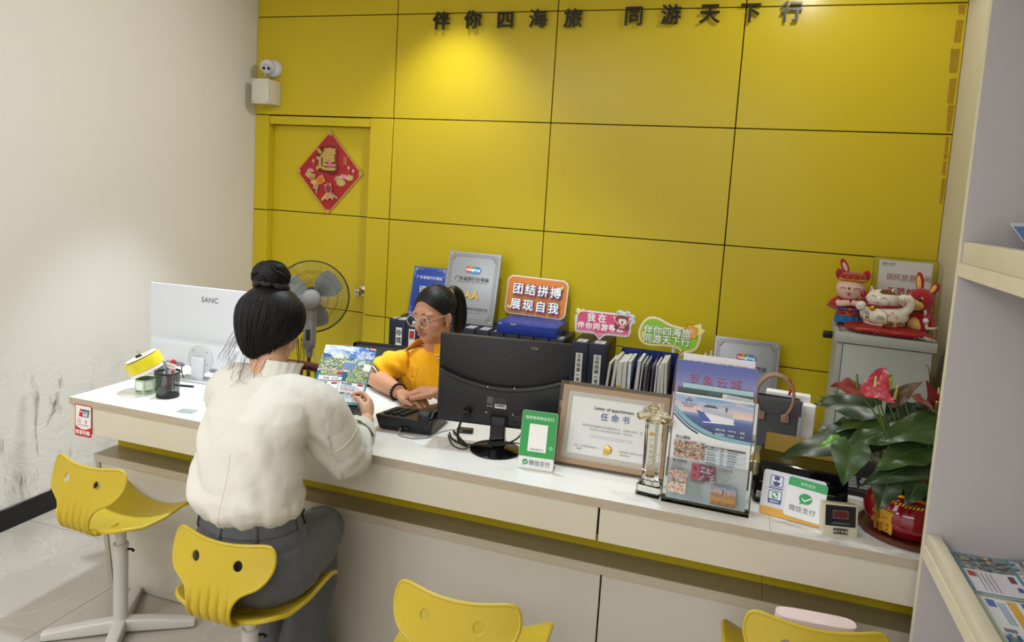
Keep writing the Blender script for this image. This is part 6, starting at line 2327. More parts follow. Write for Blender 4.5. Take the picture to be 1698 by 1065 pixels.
mb.build('sensor', M_BLKG, t)
ball.location = B.translation
mb = MB()
mb.tube(catmull([(-0.03, -0.02, -0.045), (-0.028, -0.05, -0.060), (-0.018, -0.075, -0.055), (-0.008, -0.07, -0.03)], 6), 0.0045, 8)
mb.build('cable', M_WPL2, t)
t = thing('junction_box', 'square off-white junction box in the corner below the dome camera', 'junction box', (0.139, 0, 2.19))
mb = MB()
mb.box(-0.068, 0.052, -0.118, -0.002, -0.074, 0.074, 0, bev=0.003)
mb.build('box', mat('off_white_plastic', '#d6d2c4', 0.45), t)
mb = MB()
mb.box(-0.071, 0.055, -0.132, -0.118, -0.077, 0.077, 0, bev=0.005)
lid = mb.build('lid', mat('off_white_plastic', '#d6d2c4'), t)
for sx in (-0.060, 0.044):
    for sz in (-0.066, 0.066):
        mb = MB()
        mb.lathe([(0.0032, 0), (0.0032, 0.0006), (0, 0.0006)], 10, 0, rotm(rx=PI / 2, loc=(sx, -0.132, sz)))
        mb.build('screw', M_HOLE, lid)

# ---- diamond new-year ornament on the door
F = Matrix.Translation((0.528, 0.052, 1.713)) @ Matrix.Rotation(PI / 2, 4, 'X')
t = thing('door_ornament', 'red diamond new-year ornament with gold characters on the yellow door', 'ornament', M=F)
mb = MB()
D = 0.242
mb.prism([(0, -D * 1.1), (D, 0), (0, D * 1.1), (-D, 0)], 0, 0.003, 0)
mb.build('card', mat('gold_card_edge', '#c9a052', 0.4, 0.4), t)
pr = Print()
k = 0.955
pr.poly([(0, -D * 1.1 * k), (D * k, 0), (0, D * 1.1 * k), (-D * k, 0)], '#a80f1e')
for sx, sy in ((0, 1), (0, -1), (1, 0), (-1, 0)):
    pr.circ(sx * D * 0.93, sy * D * 1.02, 0.014, '#c9a052', 12)
def lotus(x, y, s):
    for a in range(7):
        th = PI * (a + 0.5) / 7
        c = '#e08ca0' if a % 2 else '#eab3bf'
        pr.poly([(x, y), (x + s * math.cos(th - 0.22), y + 0.72 * s * math.sin(th - 0.22)), (x + 1.35 * s * math.cos(th), y + 1.1 * s * math.sin(th)), (x + s * math.cos(th + 0.22), y + 0.72 * s * math.sin(th + 0.22))], c)
    pr.circ(x, y + 0.2 * s, 0.35 * s, '#d87a90', 12)
def pad(x, y, s, c):
    pr.circ(x, y, s * 1.12, '#d9c06a', 16, ry=s * 0.75)
    pr.circ(x, y, s, c, 16, ry=s * 0.64)
def cloud(x, y, s):
    pr.line(arc(x, y, s, 0, 300, 12), 0.0016, '#cf5a52')
    pr.line(arc(x + s * 1.2, y - s * .3, s * .7, 0, 260, 10), 0.0016, '#cf5a52')
pad(-0.150, -0.018, 0.022, '#b9b25c'); pad(-0.120, -0.026, 0.018, '#a7a850')
lotus(-0.136, 0.000, 0.022)
pad(0.090, -0.060, 0.028, '#b9b25c'); pad(0.070, -0.036, 0.022, '#a3b06a'); pad(0.150, -0.026, 0.024, '#c4b35a')
lotus(0.108, -0.034, 0.030)
for x, y in ((0.142, 0.030), (0.176, 0.012), (-0.115, 0.062)):
    pr.line([(x, y - 0.035), (x, y)], 0.0016, '#d9a08a')
    pr.poly([(x - 0.009, y + 0.004), (x, y - 0.006), (x + 0.009, y + 0.004), (x, y + 0.022)], '#e3b7a2')
cloud(0.02, 0.185, 0.014); cloud(-0.035, -0.150, 0.016); cloud(0.05, -0.035, 0.014); cloud(-0.01, -0.215, 0.013); cloud(0.135, 0.07, 0.010)
for x, s_ in ((0.110, '吉祥如意'), (0.124, '招财进宝')):
    for q, ch in enumerate(s_):
        pr.text(ch, x, 0.095 - 0.0135 * q, 0.0115, '#d6b06a', 0.01, 'CENTER')
pr.rect(-0.122, -0.062, -0.108, -0.048, '#d6b06a')
def fish(x, y, rot, cb, ct):
    c, s_ = math.cos(rot), math.sin(rot)
    T = lambda p: (x + c * p[0] - s_ * p[1], y + s_ * p[0] + c * p[1])
    for ang, col in zip((-0.75, -0.25, 0.25, 0.75), ct):
        pr.poly([T((-0.016, 0.010 * ang)), T((-0.060, 0.055 * ang - 0.014)), T((-0.074, 0.085 * ang)), T((-0.058, 0.06 * ang + 0.016))], '#d9b878')
        pr.poly([T((-0.018, 0.010 * ang)), T((-0.058, 0.055 * ang - 0.011)), T((-0.068, 0.082 * ang)), T((-0.056, 0.06 * ang + 0.012))], col)
    pr.poly([T((0.031 * math.cos(a), 0.026 * math.sin(a))) for a in [2 * PI * q / 20 for q in range(20)]], '#d9b878')
    pr.poly([T((0.028 * math.cos(a), 0.023 * math.sin(a))) for a in [2 * PI * q / 20 for q in range(20)]], cb)
    for sy in (-1, 1):
        pr.circ(*T((0.022, sy * 0.018)), 0.008, '#d9b878', 12)
        pr.circ(*T((0.022, sy * 0.018)), 0.005, '#a5543c', 12)
fish(-0.055, -0.050, 0.55, '#cf6a1c', ('#6f9a7a', '#d98a4a', '#e0b06a', '#c95a4a'))
fish(0.005, -0.100, 1.75, '#8e2a3c', ('#5f93a8', '#d98a6a', '#c97a7a', '#e0a05a'))
pbuild(pr, 'printed_face', t, Matrix.Translation((0, 0, 0.0034)), M_INKG)
mb = MB()
v, f = text2d('進', 0.150, 0.0, 0.010, 'CENTER')
v2, f2 = text2d('寶', 0.086, 0.0, 0.010, 'CENTER')
for q in range(8):
    ox, oy = 0.0035 * math.cos(q * PI / 4), 0.0035 * math.sin(q * PI / 4)
    mb.add(v, f, 0, Matrix.Translation((-0.018 + ox, 0.025 + oy, 0.013 + 0.0001 * q)))
    mb.add(v2, f2, 0, Matrix.Translation((0.010 + ox, 0.082 + oy, 0.0145 + 0.0001 * q)))
mb.build('gold_characters', mat('glitter_gold', '#c4a45a', 0.4, 0.15, bump=0.6, bscale=700), t)
mb = MB()
ol = [(-0.085, 0.135), (-0.060, 0.165), (-0.020, 0.160), (0.0, 0.172), (0.050, 0.165), (0.064, 0.135), (0.060, 0.070), (0.070, 0.040), (0.066, 0.005), (0.020, -0.014), (-0.060, 0.006), (-0.094, 0.014), (-0.080, 0.050), (-0.094, 0.085), (-0.080, 0.105)]
mb.prism([(p.x, p.y) for p in catmull([(x, y, 0) for x, y in ol], 4, True)], 0.0034, 0.008, 0, bev=0.001)
mb.build('raised_backing', mat('deep_red_card', '#7a0f18', 0.4), t)
mb = MB()
for x, y, r in ((0.012, 0.062, 0.014), (0.024, 0.045, 0.013), (0.004, 0.045, 0.013)):
    mb.ell((x, y, 0.019), (r, r, 0.004), n=14, m=8)
mb.build('pink_flower', mat('pink_foil', '#cf6f86', 0.4), t)

# ---- grey steel cabinet in the right corner
GX, GY, GRZ, GH = 3.690, -0.345, RD(-3.5), 1.135
t = thing('steel_cabinet', 'grey steel cabinet standing in the right corner against the yellow wall', 'cabinet', (GX, GY, 0), GRZ)
M_GST = mat('grey_enamelled_steel', '#a9aca8', 0.45, vary=0.03, vscale=4)
mb = MB()
mb.box(-0.185, 0.185, -0.175, 0.195, 0.03, GH - 0.042, 0)
mb.build('body', M_GST, t)
mb = MB()
mb.box(-0.196, 0.196, -0.196, 0.20, GH - 0.042, GH, 0, bev=0.002)
mb.build('top', M_GST, t)
mb = MB()
mb.box(-0.160, 0.182, -0.186, -0.1755, 0.05, GH - 0.048, 0, bev=0.001)
d = mb.build('door', M_GST, t)
mb = MB()
mb.box(0.02, 0.05, -0.195, -0.186, 0.55, 0.67, 0, bev=0.002)
mb.build('handle', M_STEEL, d)
for a, b_ in ((0.05, 0.86), (0.865, GH - 0.048)):
    mb = MB()
    mb.box(-0.183, -0.163, -0.184, -0.1755, a, b_, 0, bev=0.001)
    mb.build('side_strip', M_GST, t)
mb = MB()
mb.box(-0.238, -0.196, -0.012, 0.006, GH - 0.062, GH - 0.028, 0, bev=0.006)
mb.tube([(-0.226, -0.012, GH - 0.045), (-0.226, -0.014, GH - 0.045)], 0.006, 12)
mb.build('black_clip', M_BLK, t)
CT = rotm(rz=GRZ, loc=(GX, GY, GH))


def ontop(name, label, cat, x, y, rz=0.0, z=0.0, group=None):
    return thing(name, label, cat, M=CT @ rotm(rz=rz, loc=(x, y, z + 0.0005)), group=group)


def arcline(mb, c, r, a0, a1, w, surf, n=10):
    mb.tube([surf(c[0] + r[0] * math.cos(RD(a0 + (a1 - a0) * k / n)), c[1] + r[1] * math.sin(RD(a0 + (a1 - a0) * k / n))) for k in range(n + 1)], w, 6)


# pink-faced plush rabbit in red costume
t = ontop('plush_toy', 'pink-faced smiling plush rabbit in red and blue costume, left of the lucky cat', 'plush toy', -0.136, 0.035, RD(2))
t.scale = (1.06, 1.06, 1.06)
def onface(c, r):
    def s(x, z):
        k = 1 - (x / r[0]) ** 2 - (z / r[2]) ** 2
        return (c[0] + x, c[1] - r[1] * math.sqrt(max(k, 0.02)) - 0.0005, c[2] + z)
    return s
HC, HRr = (-0.004, -0.004, 0.166), (0.058, 0.054, 0.053)
mb = MB()
mb.ell(HC, HRr, n=32, m=20)
mb.build('head', M_PINKPL, t)
sf = onface(HC, HRr)
mb = MB()
arcline(mb, (-0.033, -0.004), (0.010, 0.009), 20, 160, 0.0013, sf)
arcline(mb, (0.020, -0.004), (0.015, 0.010), 20, 160, 0.0013, sf)
mb.ell(sf(-0.011, 0.004), (0.005, 0.003, 0.0045), n=12, m=8)
arcline(mb, (-0.015, -0.012), (0.006, 0.006), 200, 350, 0.0011, sf)
arcline(mb, (-0.003, -0.012), (0.006, 0.006), 190, 340, 0.0011, sf)
mb.build('facial_features', M_BLKPL, t)
mb = MB()
mb.ell(sf(-0.009, -0.023), (0.0055, 0.002, 0.0065), n=12, m=8)
mb.build('mouth', mat('mouth_pink', '#b4525a', 0.7), t)
mb = MB()
rg = [[(r * math.cos(2 * PI * k / 36), r * 0.85 * math.sin(2 * PI * k / 36) - 0.002, z) for k in range(36)] for r, z in ((0.050, 0.198), (0.055, 0.206), (0.056, 0.216), (0.050, 0.228), (0.030, 0.236), (0.004, 0.238))]
mb.rings(rg)
for sx in (-1, 1):
    mb.ell((sx * 0.052, 0.0, 0.224), (0.018, 0.014, 0.026), rot=Matrix.Rotation(sx * 0.25, 3, 'Y'))
mb.build('red_hat', M_RED, t)
mb = MB()
mb.ell((-0.036, 0.004, 0.262), (0.015, 0.009, 0.034), rot=Matrix.Rotation(-0.45, 3, 'Y'))
e = mb.build('ear', M_RED, t)
mb = MB()
mb.ell((-0.035, -0.004, 0.258), (0.008, 0.004, 0.022), rot=Matrix.Rotation(-0.45, 3, 'Y'))
mb.build('inner_ear', M_PINKPL, e)
mb = MB()
for k in range(15):
    a = RD(200 + 140 * k / 14)
    mb.ell((0.057 * math.cos(a), 0.049 * math.sin(a) - 0.002, 0.205), (0.005, 0.004, 0.006), n=10, m=6)
for x in (-0.022, 0.0, 0.022):
    mb.tube([(x + 0.006 * math.cos(q * PI / 5), -0.049 + abs(x) * 0.2, 0.217 + 0.006 * math.sin(q * PI / 5)) for q in range(11)], 0.0016, 6)
mb.build('gold_trim', M_GOLD, t)
mb = MB()
mb.rings([[(r * math.cos(2 * PI * k / 36), r * 0.82 * math.sin(2 * PI * k / 36), z) for k in range(36)] for r, z in ((0.046, 0.045), (0.052, 0.06), (0.050, 0.085), (0.040, 0.115), (0.030, 0.125))])
mb.build('red_jacket', M_RED, t)
mb = MB()
mb.rings([[((r + 0.0025 * math.sin(k * 2 * PI / 4)) * math.cos(2 * PI * k / 48), (r + 0.0025 * math.sin(k * 2 * PI / 4)) * 0.82 * math.sin(2 * PI * k / 48), z) for k in range(48)] for r, z in ((0.040, 0.006), (0.053, 0.012), (0.056, 0.03), (0.050, 0.052))])
mb.build('blue_skirt', M_BLUEPL, t)
mb = MB()
mb.tube([(0.0525 * math.cos(2 * PI * k / 40), 0.043 * math.sin(2 * PI * k / 40), 0.078) for k in range(40)], 0.0055, 8, closed=True)
mb.build('sash', M_BLUEPL, t)
mb = MB()
mb.tube([(0.054 * math.cos(2 * PI * k / 80), 0.0445 * math.sin(2 * PI * k / 80), 0.050 + 0.003 * math.sin(k * 0.8)) for k in range(80)], 0.0016, 6, closed=True)
arcline(mb, (0.0, 0.078), (0.020, 0.022), 200, 340, 0.0016, lambda x, z: (x, -0.0435 + abs(x) * 0.25, z))
mb.ell((0, -0.046, 0.078), (0.007, 0.003, 0.006))
mb.build('gold_braid', M_GOLD, t)
mb = MB()
mb.tube(catmull([(-0.050, -0.004, 0.112), (-0.052, -0.034, 0.100), (-0.028, -0.052, 0.104), (-0.006, -0.056, 0.108)], 6), [0.013, 0.014, 0.014, 0.012], 14)
mb.tube(catmull([(0.050, -0.004, 0.112), (0.052, -0.034, 0.102), (0.026, -0.054, 0.106), (0.000, -0.056, 0.110)], 6), [0.013, 0.014, 0.014, 0.012], 14)
link('arms', fuse(mb, 'arms', M_PINKPL, 0.003, 3), t)
for sx in (-1, 1):
    mb = MB()
    mb.tube([(sx * 0.046, 0.0, 0.118), (sx * 0.062, -0.02, 0.100), (sx * 0.070, -0.028, 0.080)], [0.014, 0.022, 0.026], 14)
    mb.build('wide_sleeve', M_RED, t)
    mb = MB()
    mb.ell((sx * 0.030, -0.034, 0.010), (0.017, 0.024, 0.010))
    mb.build('shoe', M_BLKPL, t)

# red cushion
t = ontop('cushion', 'flat red brocade cushion under the white lucky cat', 'cushion', 0.005, -0.095, RD(-5))
mb = MB()
def cushf(u, v):
    a = 2 * PI * u
    k = (abs(math.cos(a)) ** 4 + abs(math.sin(a)) ** 4) ** -0.25
    r = math.sin(PI * v)
    return (0.165 * k * math.cos(a) * r ** 0.5 * (0.92 + 0.08 * abs(math.cos(2 * a))), 0.094 * k * math.sin(a) * r ** 0.5, 0.020 - 0.0195 * math.cos(PI * v) * (1 - 0.35 * (r ** 0.5 > 0.97)))
mb.rings([[cushf(i / 48, max(0.02, min(0.98, j / 14))) for i in range(48)] for j in range(15)])
mb.build('cover', mat('red_brocade', '#99121c', 0.45, vary=0.25, vscale=60), t)
for sx in (-1, 1):
    mb = MB()
    mb.tube(catmull([(sx * 0.150, -0.050, 0.018), (sx * 0.176, -0.06, 0.022), (sx * 0.182, -0.064, 0.012)], 5), [0.002, 0.004, 0.006], 8)
    mb.build('corner_tassel', M_RED, t)
pr = Print()
rr = random.Random(5)
for k in range(26):
    a, b_ = rr.uniform(-0.12, 0.12), rr.uniform(0.006, 0.026)
    pr.line([(a, b_), (a + rr.uniform(-.008, .008), b_ + rr.uniform(-.004, .004)), (a + rr.uniform(-.01, .01), b_ + rr.uniform(-.005, .005))], 0.0012, '#c79a4a')
pr.bend(lambda x, y, z: (x, -0.0955 * (1 - abs(x / 0.175) ** 4) ** 0.25 * max(0.2, 1 - ((y - 0.02) / 0.021) ** 2) ** 0.25 - 0.001, y))
pbuild(pr, 'gold_brocade', t, Matrix.Identity(4))

# lucky cat
t = ontop('lucky_cat', 'fat white ceramic beckoning cat with red collar on the red cushion', 'figurine', -0.005, -0.085, RD(-8), 0.033)
M_CER = mat('white_glazed_ceramic', '#e6dfd2', 0.1, coat=0.5)
BCc, BRr = (0, 0, 0.052), (0.098, 0.072, 0.058)
HC2, HR2 = (-0.012, -0.006, 0.122), (0.066, 0.050, 0.043)
mb = MB()
mb.ell(BCc, BRr, n=36, m=22)
mb.ell((0, 0, 0.012), (0.080, 0.060, 0.016), n=36, m=12)
mb.ell(HC2, HR2, n=32, m=20)
mb.tube(catmull([(0.075, -0.02, 0.072), (0.096, -0.034, 0.098), (0.098, -0.044, 0.128), (0.082, -0.050, 0.142)], 6), [0.022, 0.017, 0.016, 0.019], 16)
mb.ell((0.074, -0.052, 0.140), (0.028, 0.018, 0.016))
mb.ell((-0.092, -0.040, 0.085), (0.022, 0.020, 0.022))
for sx in (-0.044, 0.036):
    mb.tube([(HC2[0] + sx, 0.0, 0.146), (HC2[0] + sx * 1.12, -0.002, 0.176)], [0.020, 0.003], 12, flat=0.55)
link('body', fuse(mb, 'body', M_CER, 0.003, 4), t)
mb = MB()
mb.tube([(HC2[0] * 0.6 + 0.070 * math.cos(2 * PI * k / 48), -0.002 + 0.055 * math.sin(2 * PI * k / 48), 0.092 + 0.004 * math.cos(2 * PI * k / 48)) for k in range(48)], 0.0075, 10, closed=True)
mb.build('red_collar', mat('red_glaze', '#8d1420', 0.15), t)
mb = MB()
mb.ell((-0.045, -0.060, 0.082), 0.0125, n=20, m=14)
mb.tube([(-0.045 + 0.0126 * math.cos(2 * PI * k / 24), -0.060 + 0.0126 * math.sin(2 * PI * k / 24), 0.082) for k in range(24)], 0.0012, 6, closed=True)
mb.build('gold_bell', M_GOLD, t)
sf2 = onface(HC2, HR2)
mb = MB()
arcline(mb, (-0.034, 0.004), (0.011, 0.010), 10, 150, 0.0012, sf2)
arcline(mb, (0.006, 0.000), (0.012, 0.010), 20, 165, 0.0012, sf2)
arcline(mb, (-0.024, -0.010), (0.007, 0.006), 200, 350, 0.001, sf2)
arcline(mb, (-0.010, -0.011), (0.007, 0.006), 190, 340, 0.001, sf2)
for k in range(3):
    mb.tube([sf2(0.024, -0.008 - 0.006 * k), sf2(0.036, -0.004 - 0.007 * k)], 0.0008, 5)
mb.build('painted_face', mat('brown_paint', '#4a2a22', 0.4), t)
mb = MB()
def cap_patch(c, r, u0, u1, v0, v1, off=0.0012):
    return lambda u, v: (c[0] + (r[0] + off) * math.sin(v0 + (v1 - v0) * v) * math.cos(u0 + (u1 - u0) * u), c[1] + (r[1] + off) * math.sin(v0 + (v1 - v0) * v) * math.sin(u0 + (u1 - u0) * u), c[2] + (r[2] + off) * math.cos(v0 + (v1 - v0) * v))
mb.grid(cap_patch(HC2, HR2, RD(255), RD(350), 0.25, 0.95), 14, 8)
mb.build('brown_patch', mat('brown_glaze', '#6f3a22', 0.15), t)
mb = MB()
for sx in (-0.047, 0.0395):
    mb.tube([(HC2[0] + sx, -0.0095, 0.152), (HC2[0] + sx * 1.09, -0.0045, 0.170)], [0.010, 0.001], 10, flat=0.35)
mb.build('inner_ears', mat('red_glaze', '#8d1420'), t)
def onbody(x, y, z):
    return (x, -BRr[1] * math.sqrt(max(0.02, 1 - (x / BRr[0]) ** 2 - ((y - BCc[2]) / BRr[2]) ** 2)) - 0.0010 - z * 3, y)
pr = Print(0.0002)
fan = [(-0.078, 0.032)] + [(-0.030 + 0.060 * math.cos(RD(168 - 130 * k / 16)) * 0.95, 0.026 + 0.060 * math.sin(RD(168 - 130 * k / 16))) for k in range(17)] + [(0.020, 0.028)]
pr.poly(fan, '#3a332c')
pr.poly([(-0.030 + (x + 0.030) * 0.955, 0.048 + (y - 0.048) * 0.94) for x, y in fan], '#e6dcc6')
pr.text('招', -0.062, 0.050, 0.019, '#3a332c', 0.015, 'CENTER', 1, 0.35)
pr.text('财', -0.060, 0.033, 0.016, '#3a332c', 0.015, 'CENTER', 1, 0.35)
pr.poly([(-0.030, 0.036), (-0.018, 0.056), (0.004, 0.050), (-0.008, 0.034)], '#a8b4c2')
pr.circ(-0.002, 0.042, 0.008, '#c99a5a', 12)
pr.poly([(-0.070, 0.028), (-0.030, 0.020), (0.004, 0.026), (0.002, 0.020), (-0.03, 0.012), (-0.066, 0.020)], '#d9c05a')
for q in range(4):
    pr.line(arc(-0.052 + 0.010 * q, 0.014, 0.006, 0, 360, 14), 0.0018, '#a3202a')
for fx, fy in ((0.034, 0.070), (0.052, 0.056), (0.020, 0.060)):
    for q in range(5):
        pr.circ(fx + 0.0048 * math.cos(2 * PI * q / 5), fy + 0.0048 * math.sin(2 * PI * q / 5), 0.0022, '#b85a5e', 8)
for fx, fy, r_ in ((0.030, 0.022, 0.013), (0.010, 0.012, 0.010)):
    pr.circ(fx, fy, r_, '#7a4a22', 18)
    pr.circ(fx, fy, r_ * 0.78, '#a8742f', 18)
    pr.rect(fx - r_ * .25, fy - r_ * .25, fx + r_ * .25, fy + r_ * .25, '#5a3216')
pr.circ(0.062, 0.022, 0.010, '#c9922e', 12, ry=0.014)
pr.circ(0.068, 0.030, 0.006, '#5f8a3a', 10)
# subdivide for wrapping
bmx = bmesh.new()
me_ = pr.mesh('x', M_INK, 0)
bmx.from_mesh(me_)
bpy.data.meshes.remove(me_)
bmesh.ops.triangulate(bmx, faces=bmx.faces[:])
bmesh.ops.subdivide_edges(bmx, edges=[e for e in bmx.edges if e.calc_length() > 0.008], cuts=3, use_grid_fill=True)
for v_ in bmx.verts:
    v_.co = Vector(onbody(*v_.co))
me_ = bpy.data.meshes.new('painted_motifs')
bmx.to_mesh(me_)
bmx.free()
me_.materials.append(M_INK)
me_.polygons.foreach_set('use_smooth', [True] * len(me_.polygons))
link('painted_motifs', me_, t)
mb = MB()
for sx, c in ((0.074, (0.0, -0.0690, 0.140)), (-0.092, (0, -0.0595, 0.086))):
    for k in (-1, 0, 1):
        mb.tube([(sx + 0.008 * k, c[1] + 0.001 * abs(k) * 2, c[2] + 0.004), (sx + 0.008 * k - 0.002, c[1] + 0.0025 * abs(k), c[2] - 0.006)], 0.0009, 5)
mb.build('claw_lines', mat('brown_paint', '#4a2a22'), t)
mb = MB()
for sx in (-1, 1):
    mb.ell((-0.078 + sx * 0.011, 0.034, 0.128), (0.014, 0.007, 0.019), rot=Matrix.Rotation(sx * 0.4, 3, 'Y'))
mb.ell((-0.080, 0.028, 0.110), (0.012, 0.008, 0.014))
mb.build('red_bow', mat('red_glaze', '#8d1420'), t)

# red plush rabbit with yellow muzzle
t = ontop('plush_toy', 'red plush rabbit with yellow muzzle and white-trimmed cape, right of the lucky cat', 'plush toy', 0.146, -0.012, RD(-34))
mb = MB()
mb.ell((0, 0, 0.055), (0.056, 0.050, 0.062), n=28, m=18)
mb.build('body', M_RED, t)
mb = MB()
mb.ell((0, -0.012, 0.050), (0.040, 0.0435, 0.050), n=24, m=16)
mb.build('yellow_belly', M_YELPL, t)
HC3, HR3 = (0, -0.006, 0.160), (0.055, 0.052, 0.052)
mb = MB()
mb.ell(HC3, HR3, n=32, m=20)
mb.build('head', M_RED, t)
mb = MB()
mb.ell((-0.010, -0.040, 0.140), (0.042, 0.032, 0.028), n=28, m=16)
mb.ell((-0.028, -0.036, 0.165), (0.017, 0.016, 0.020), n=20, m=12)
mb.ell((0.016, -0.040, 0.166), (0.018, 0.014, 0.020), n=20, m=12)
link('yellow_muzzle', fuse(mb, 'yellow_muzzle', M_YELPL, 0.0025, 3), t)
for x, y in ((-0.028, -0.0515), (0.016, -0.0535)):
    mb = MB()
    mb.ell((x, y, 0.167), (0.0085, 0.004, 0.0125), n=18, m=12)
    ey = mb.build('eye', M_BLKPL, t)
    mb = MB()
    mb.ell((x + 0.003, y - 0.0035, 0.172), (0.0025, 0.0012, 0.0035), n=10, m=8)
    mb.build('eye_highlight', M_WHPL, ey)
mb = MB()
mb.ell((-0.016, -0.070, 0.150), (0.007, 0.005, 0.0045), n=14, m=10)
mb.build('nose', M_BLKPL, t)
for sx, rot in ((-0.012, -0.15), (0.030, 0.5)):
    mb = MB()
    mb.ell((sx + math.sin(rot) * 0.035, 0.0, 0.236 if rot < 0.3 else 0.215), (0.018, 0.010, 0.046 if rot < 0.3 else 0.03), rot=Matrix.Rotation(rot, 3, 'Y'))
    e = mb.build('ear', M_RED, t)
    mb = MB()
    mb.ell((sx + math.sin(rot) * 0.035, -0.008, 0.234 if rot < 0.3 else 0.215), (0.010, 0.004, 0.032 if rot < 0.3 else 0.02), rot=Matrix.Rotation(rot, 3, 'Y'))
    mb.build('inner_ear', M_YELPL, e)
mb = MB()
def cape(u, v):
    a = RD(-40 + 260 * u)
    r = 0.036 + 0.030 * v ** 0.8
    return (r * math.cos(a) * 1.02, r * 0.92 * math.sin(a), 0.118 - 0.075 * v)
mb.grid(cape, 30, 10, thick=0.004)
c = mb.build('cape', M_RED, t)
mb = MB()
mb.tube([cape(0, v / 10) for v in range(11)] + [cape(u / 30, 1) for u in range(31)] + [cape(1, v / 10) for v in range(10, -1, -1)], 0.0065, 8)
mb.build('white_trim', M_WHPL, c)
for sx in (-1, 1):
    mb = MB()
    mb.tube([(sx * 0.042, -0.018, 0.098), (sx * 0.050, -0.044, 0.080)], [0.013, 0.011], 12)
    a_ = mb.build('arm', M_RED, t)
    mb = MB()
    mb.ell((sx * 0.050, -0.050, 0.076), 0.0125)
    mb.build('cuff', M_WHPL, a_)
    mb = MB()
    mb.ell((sx * 0.030, -0.040, 0.013), (0.018, 0.026, 0.013))
    mb.build('foot', M_RED, t)

# acrylic notice stand on the cabinet
F = CT @ rotm(loc=(0.096, 0.175, 0.0025)) @ Matrix.Rotation(PI / 2 - RD(5), 4, 'X')
t = thing('notice_stand', 'clear acrylic stand with a white notice behind the toys on the cabinet', 'notice stand', M=F)
mb = MB()
mb.prism(rrect(0.272, 0.325, 0.012, 4, 0, 0.1625), -0.010, 0.0, 0, bev=0.001)
mb.build('acrylic_plate', M_ACR, t)
mb = MB()
mb.tube([(x, y, -0.004) for x, y in rrect(0.270, 0.323, 0.012, 4, 0, 0.1625)], 0.0018, 6, closed=True)
mb.build('polished_edge', mat('olive_acrylic_edge', '#7d7440', 0.15), t)
pr = Print()
pr.rect(-0.113, 0.01, 0.113, 0.312, '#b9b7b3')
pr.rect(-0.109, 0.014, 0.109, 0.308, '#c9c7c4')
pr.text('国民文旅', -0.100, 0.288, 0.014, '#3d3b40', 0.02)
pr.text('GUOMIN WENLV', -0.100, 0.281, 0.0055, '#3d3b40', 0.01)
pr.text('国民旅游休闲', -0.076, 0.222, 0.031, '#8d2f38', 0.008)
pr.line([(-0.02, 0.217), (0.03, 0.214), (0.09, 0.219)], 0.0014, '#3d4a6a')
pr.text('示范单位', -0.070, 0.150, 0.040, '#9b232d', 0.03)
pbuild(pr, 'notice_print', t, Matrix.Translation((0, 0, 0.0006)))

# crumpled clear packet at the cabinet edge
mb = MB()
rr = random.Random(11)
P_ = {}
def crum(u, v):
    k = (round(u * 10), round(v * 6))
    if k not in P_:
        P_[k] = rr.uniform(0, 1)
    return (-0.042 + 0.084 * u, -0.022 + 0.044 * v, 0.004 + 0.014 * P_[k] * math.sin(PI * min(1, max(0, u))) ** 0.4 + 0.006 * math.sin(PI * v))
mb.grid(crum, 10, 6, thick=0.001)
mb.tube([(0.028, 0.012, 0.012), (0.034, 0.014, 0.030), (0.031, 0.016, 0.046)], [0.008, 0.006, 0.004], 6, flat=0.3)
o = mb.build('crumpled_packet', mat('crumpled_film', '#cfc8c0', 0.15, trans=0.5, ior=1.2), None, CT @ rotm(rz=RD(-12), loc=(0.150, -0.168, 0.0005)), sharp=10)
tag(o, 'crumpled clear plastic packet at the front right corner of the cabinet top', 'packet')
mb = MB()
mb.tube([CT @ p for p in catmull([(-0.165, -0.10, 0.003), (-0.180, -0.12, 0.003), (-0.178, -0.155, 0.003), (-0.160, -0.150, 0.003)], 6)], 0.0012, 5)
o = mb.build('cord_loop', M_BLKR)
tag(o, 'thin dark cord loop lying on the cabinet top left of the cushion', 'cord')

# ---- pedestal fan behind the woman in the blouse
FX, FY, FZ = 0.772, -0.47, 0.995
t = thing('pedestal_fan', 'grey pedestal fan seen from behind, in front of the yellow door', 'fan', (FX, FY, 0))
AX = Vector((-0.50, 0.86, 0.02)).normalized()
Q = Matrix.Translation((0, 0, FZ)) @ AX.to_track_quat('Z', 'Y').to_matrix().to_4x4()
M_FANG = mat('dark_green_grey_wire', '#2a2f2a', 0.4)
M_FANB = mat('smoky_fan_blade', '#9a9d9c', 0.15, trans=0.45, ior=1.2)
M_FANP = mat('warm_grey_fan_plastic', '#74716d', 0.4)
FR_ = 0.207
mb = MB()
mb.tube([Q @ Vector((FR_ * math.cos(2 * PI * k / 72), FR_ * math.sin(2 * PI * k / 72), 0.05)) for k in range(72)], 0.0045, 8, closed=True)
mb.build('grille_ring', M_FANG, t)
def cage(sgn, name):
    mb = MB()
    for k in range(84):
        a = 2 * PI * k / 84
        pts = []
        for q in range(7):
            u = q / 6
            r = 0.045 + (FR_ - 0.045) * u
            z = 0.05 + sgn * 0.052 * (1 - u ** 2.6)
            aa = a + 0.18 * (1 - u)
            pts.append(Q @ Vector((r * math.cos(aa), r * math.sin(aa), z)))
        mb.tube(pts, 0.00085, 4, cap=False)
    for r in (0.09, 0.145):
        u = (r - 0.045) / (FR_ - 0.045)
        mb.tube([Q @ Vector((r * math.cos(2 * PI * k / 48), r * math.sin(2 * PI * k / 48), 0.05 + sgn * 0.052 * (1 - u ** 2.6))) for k in range(48)], 0.0011, 4, closed=True)
    mb.lathe([(0.047, 0.05 + sgn * 0.050), (0.047, 0.05 + sgn * 0.056), (0.0, 0.05 + sgn * 0.056)], 32, 0, Q)
    mb.build(name, M_FANG, t)
cage(1, 'front_grille')
cage(-1, 'rear_grille')
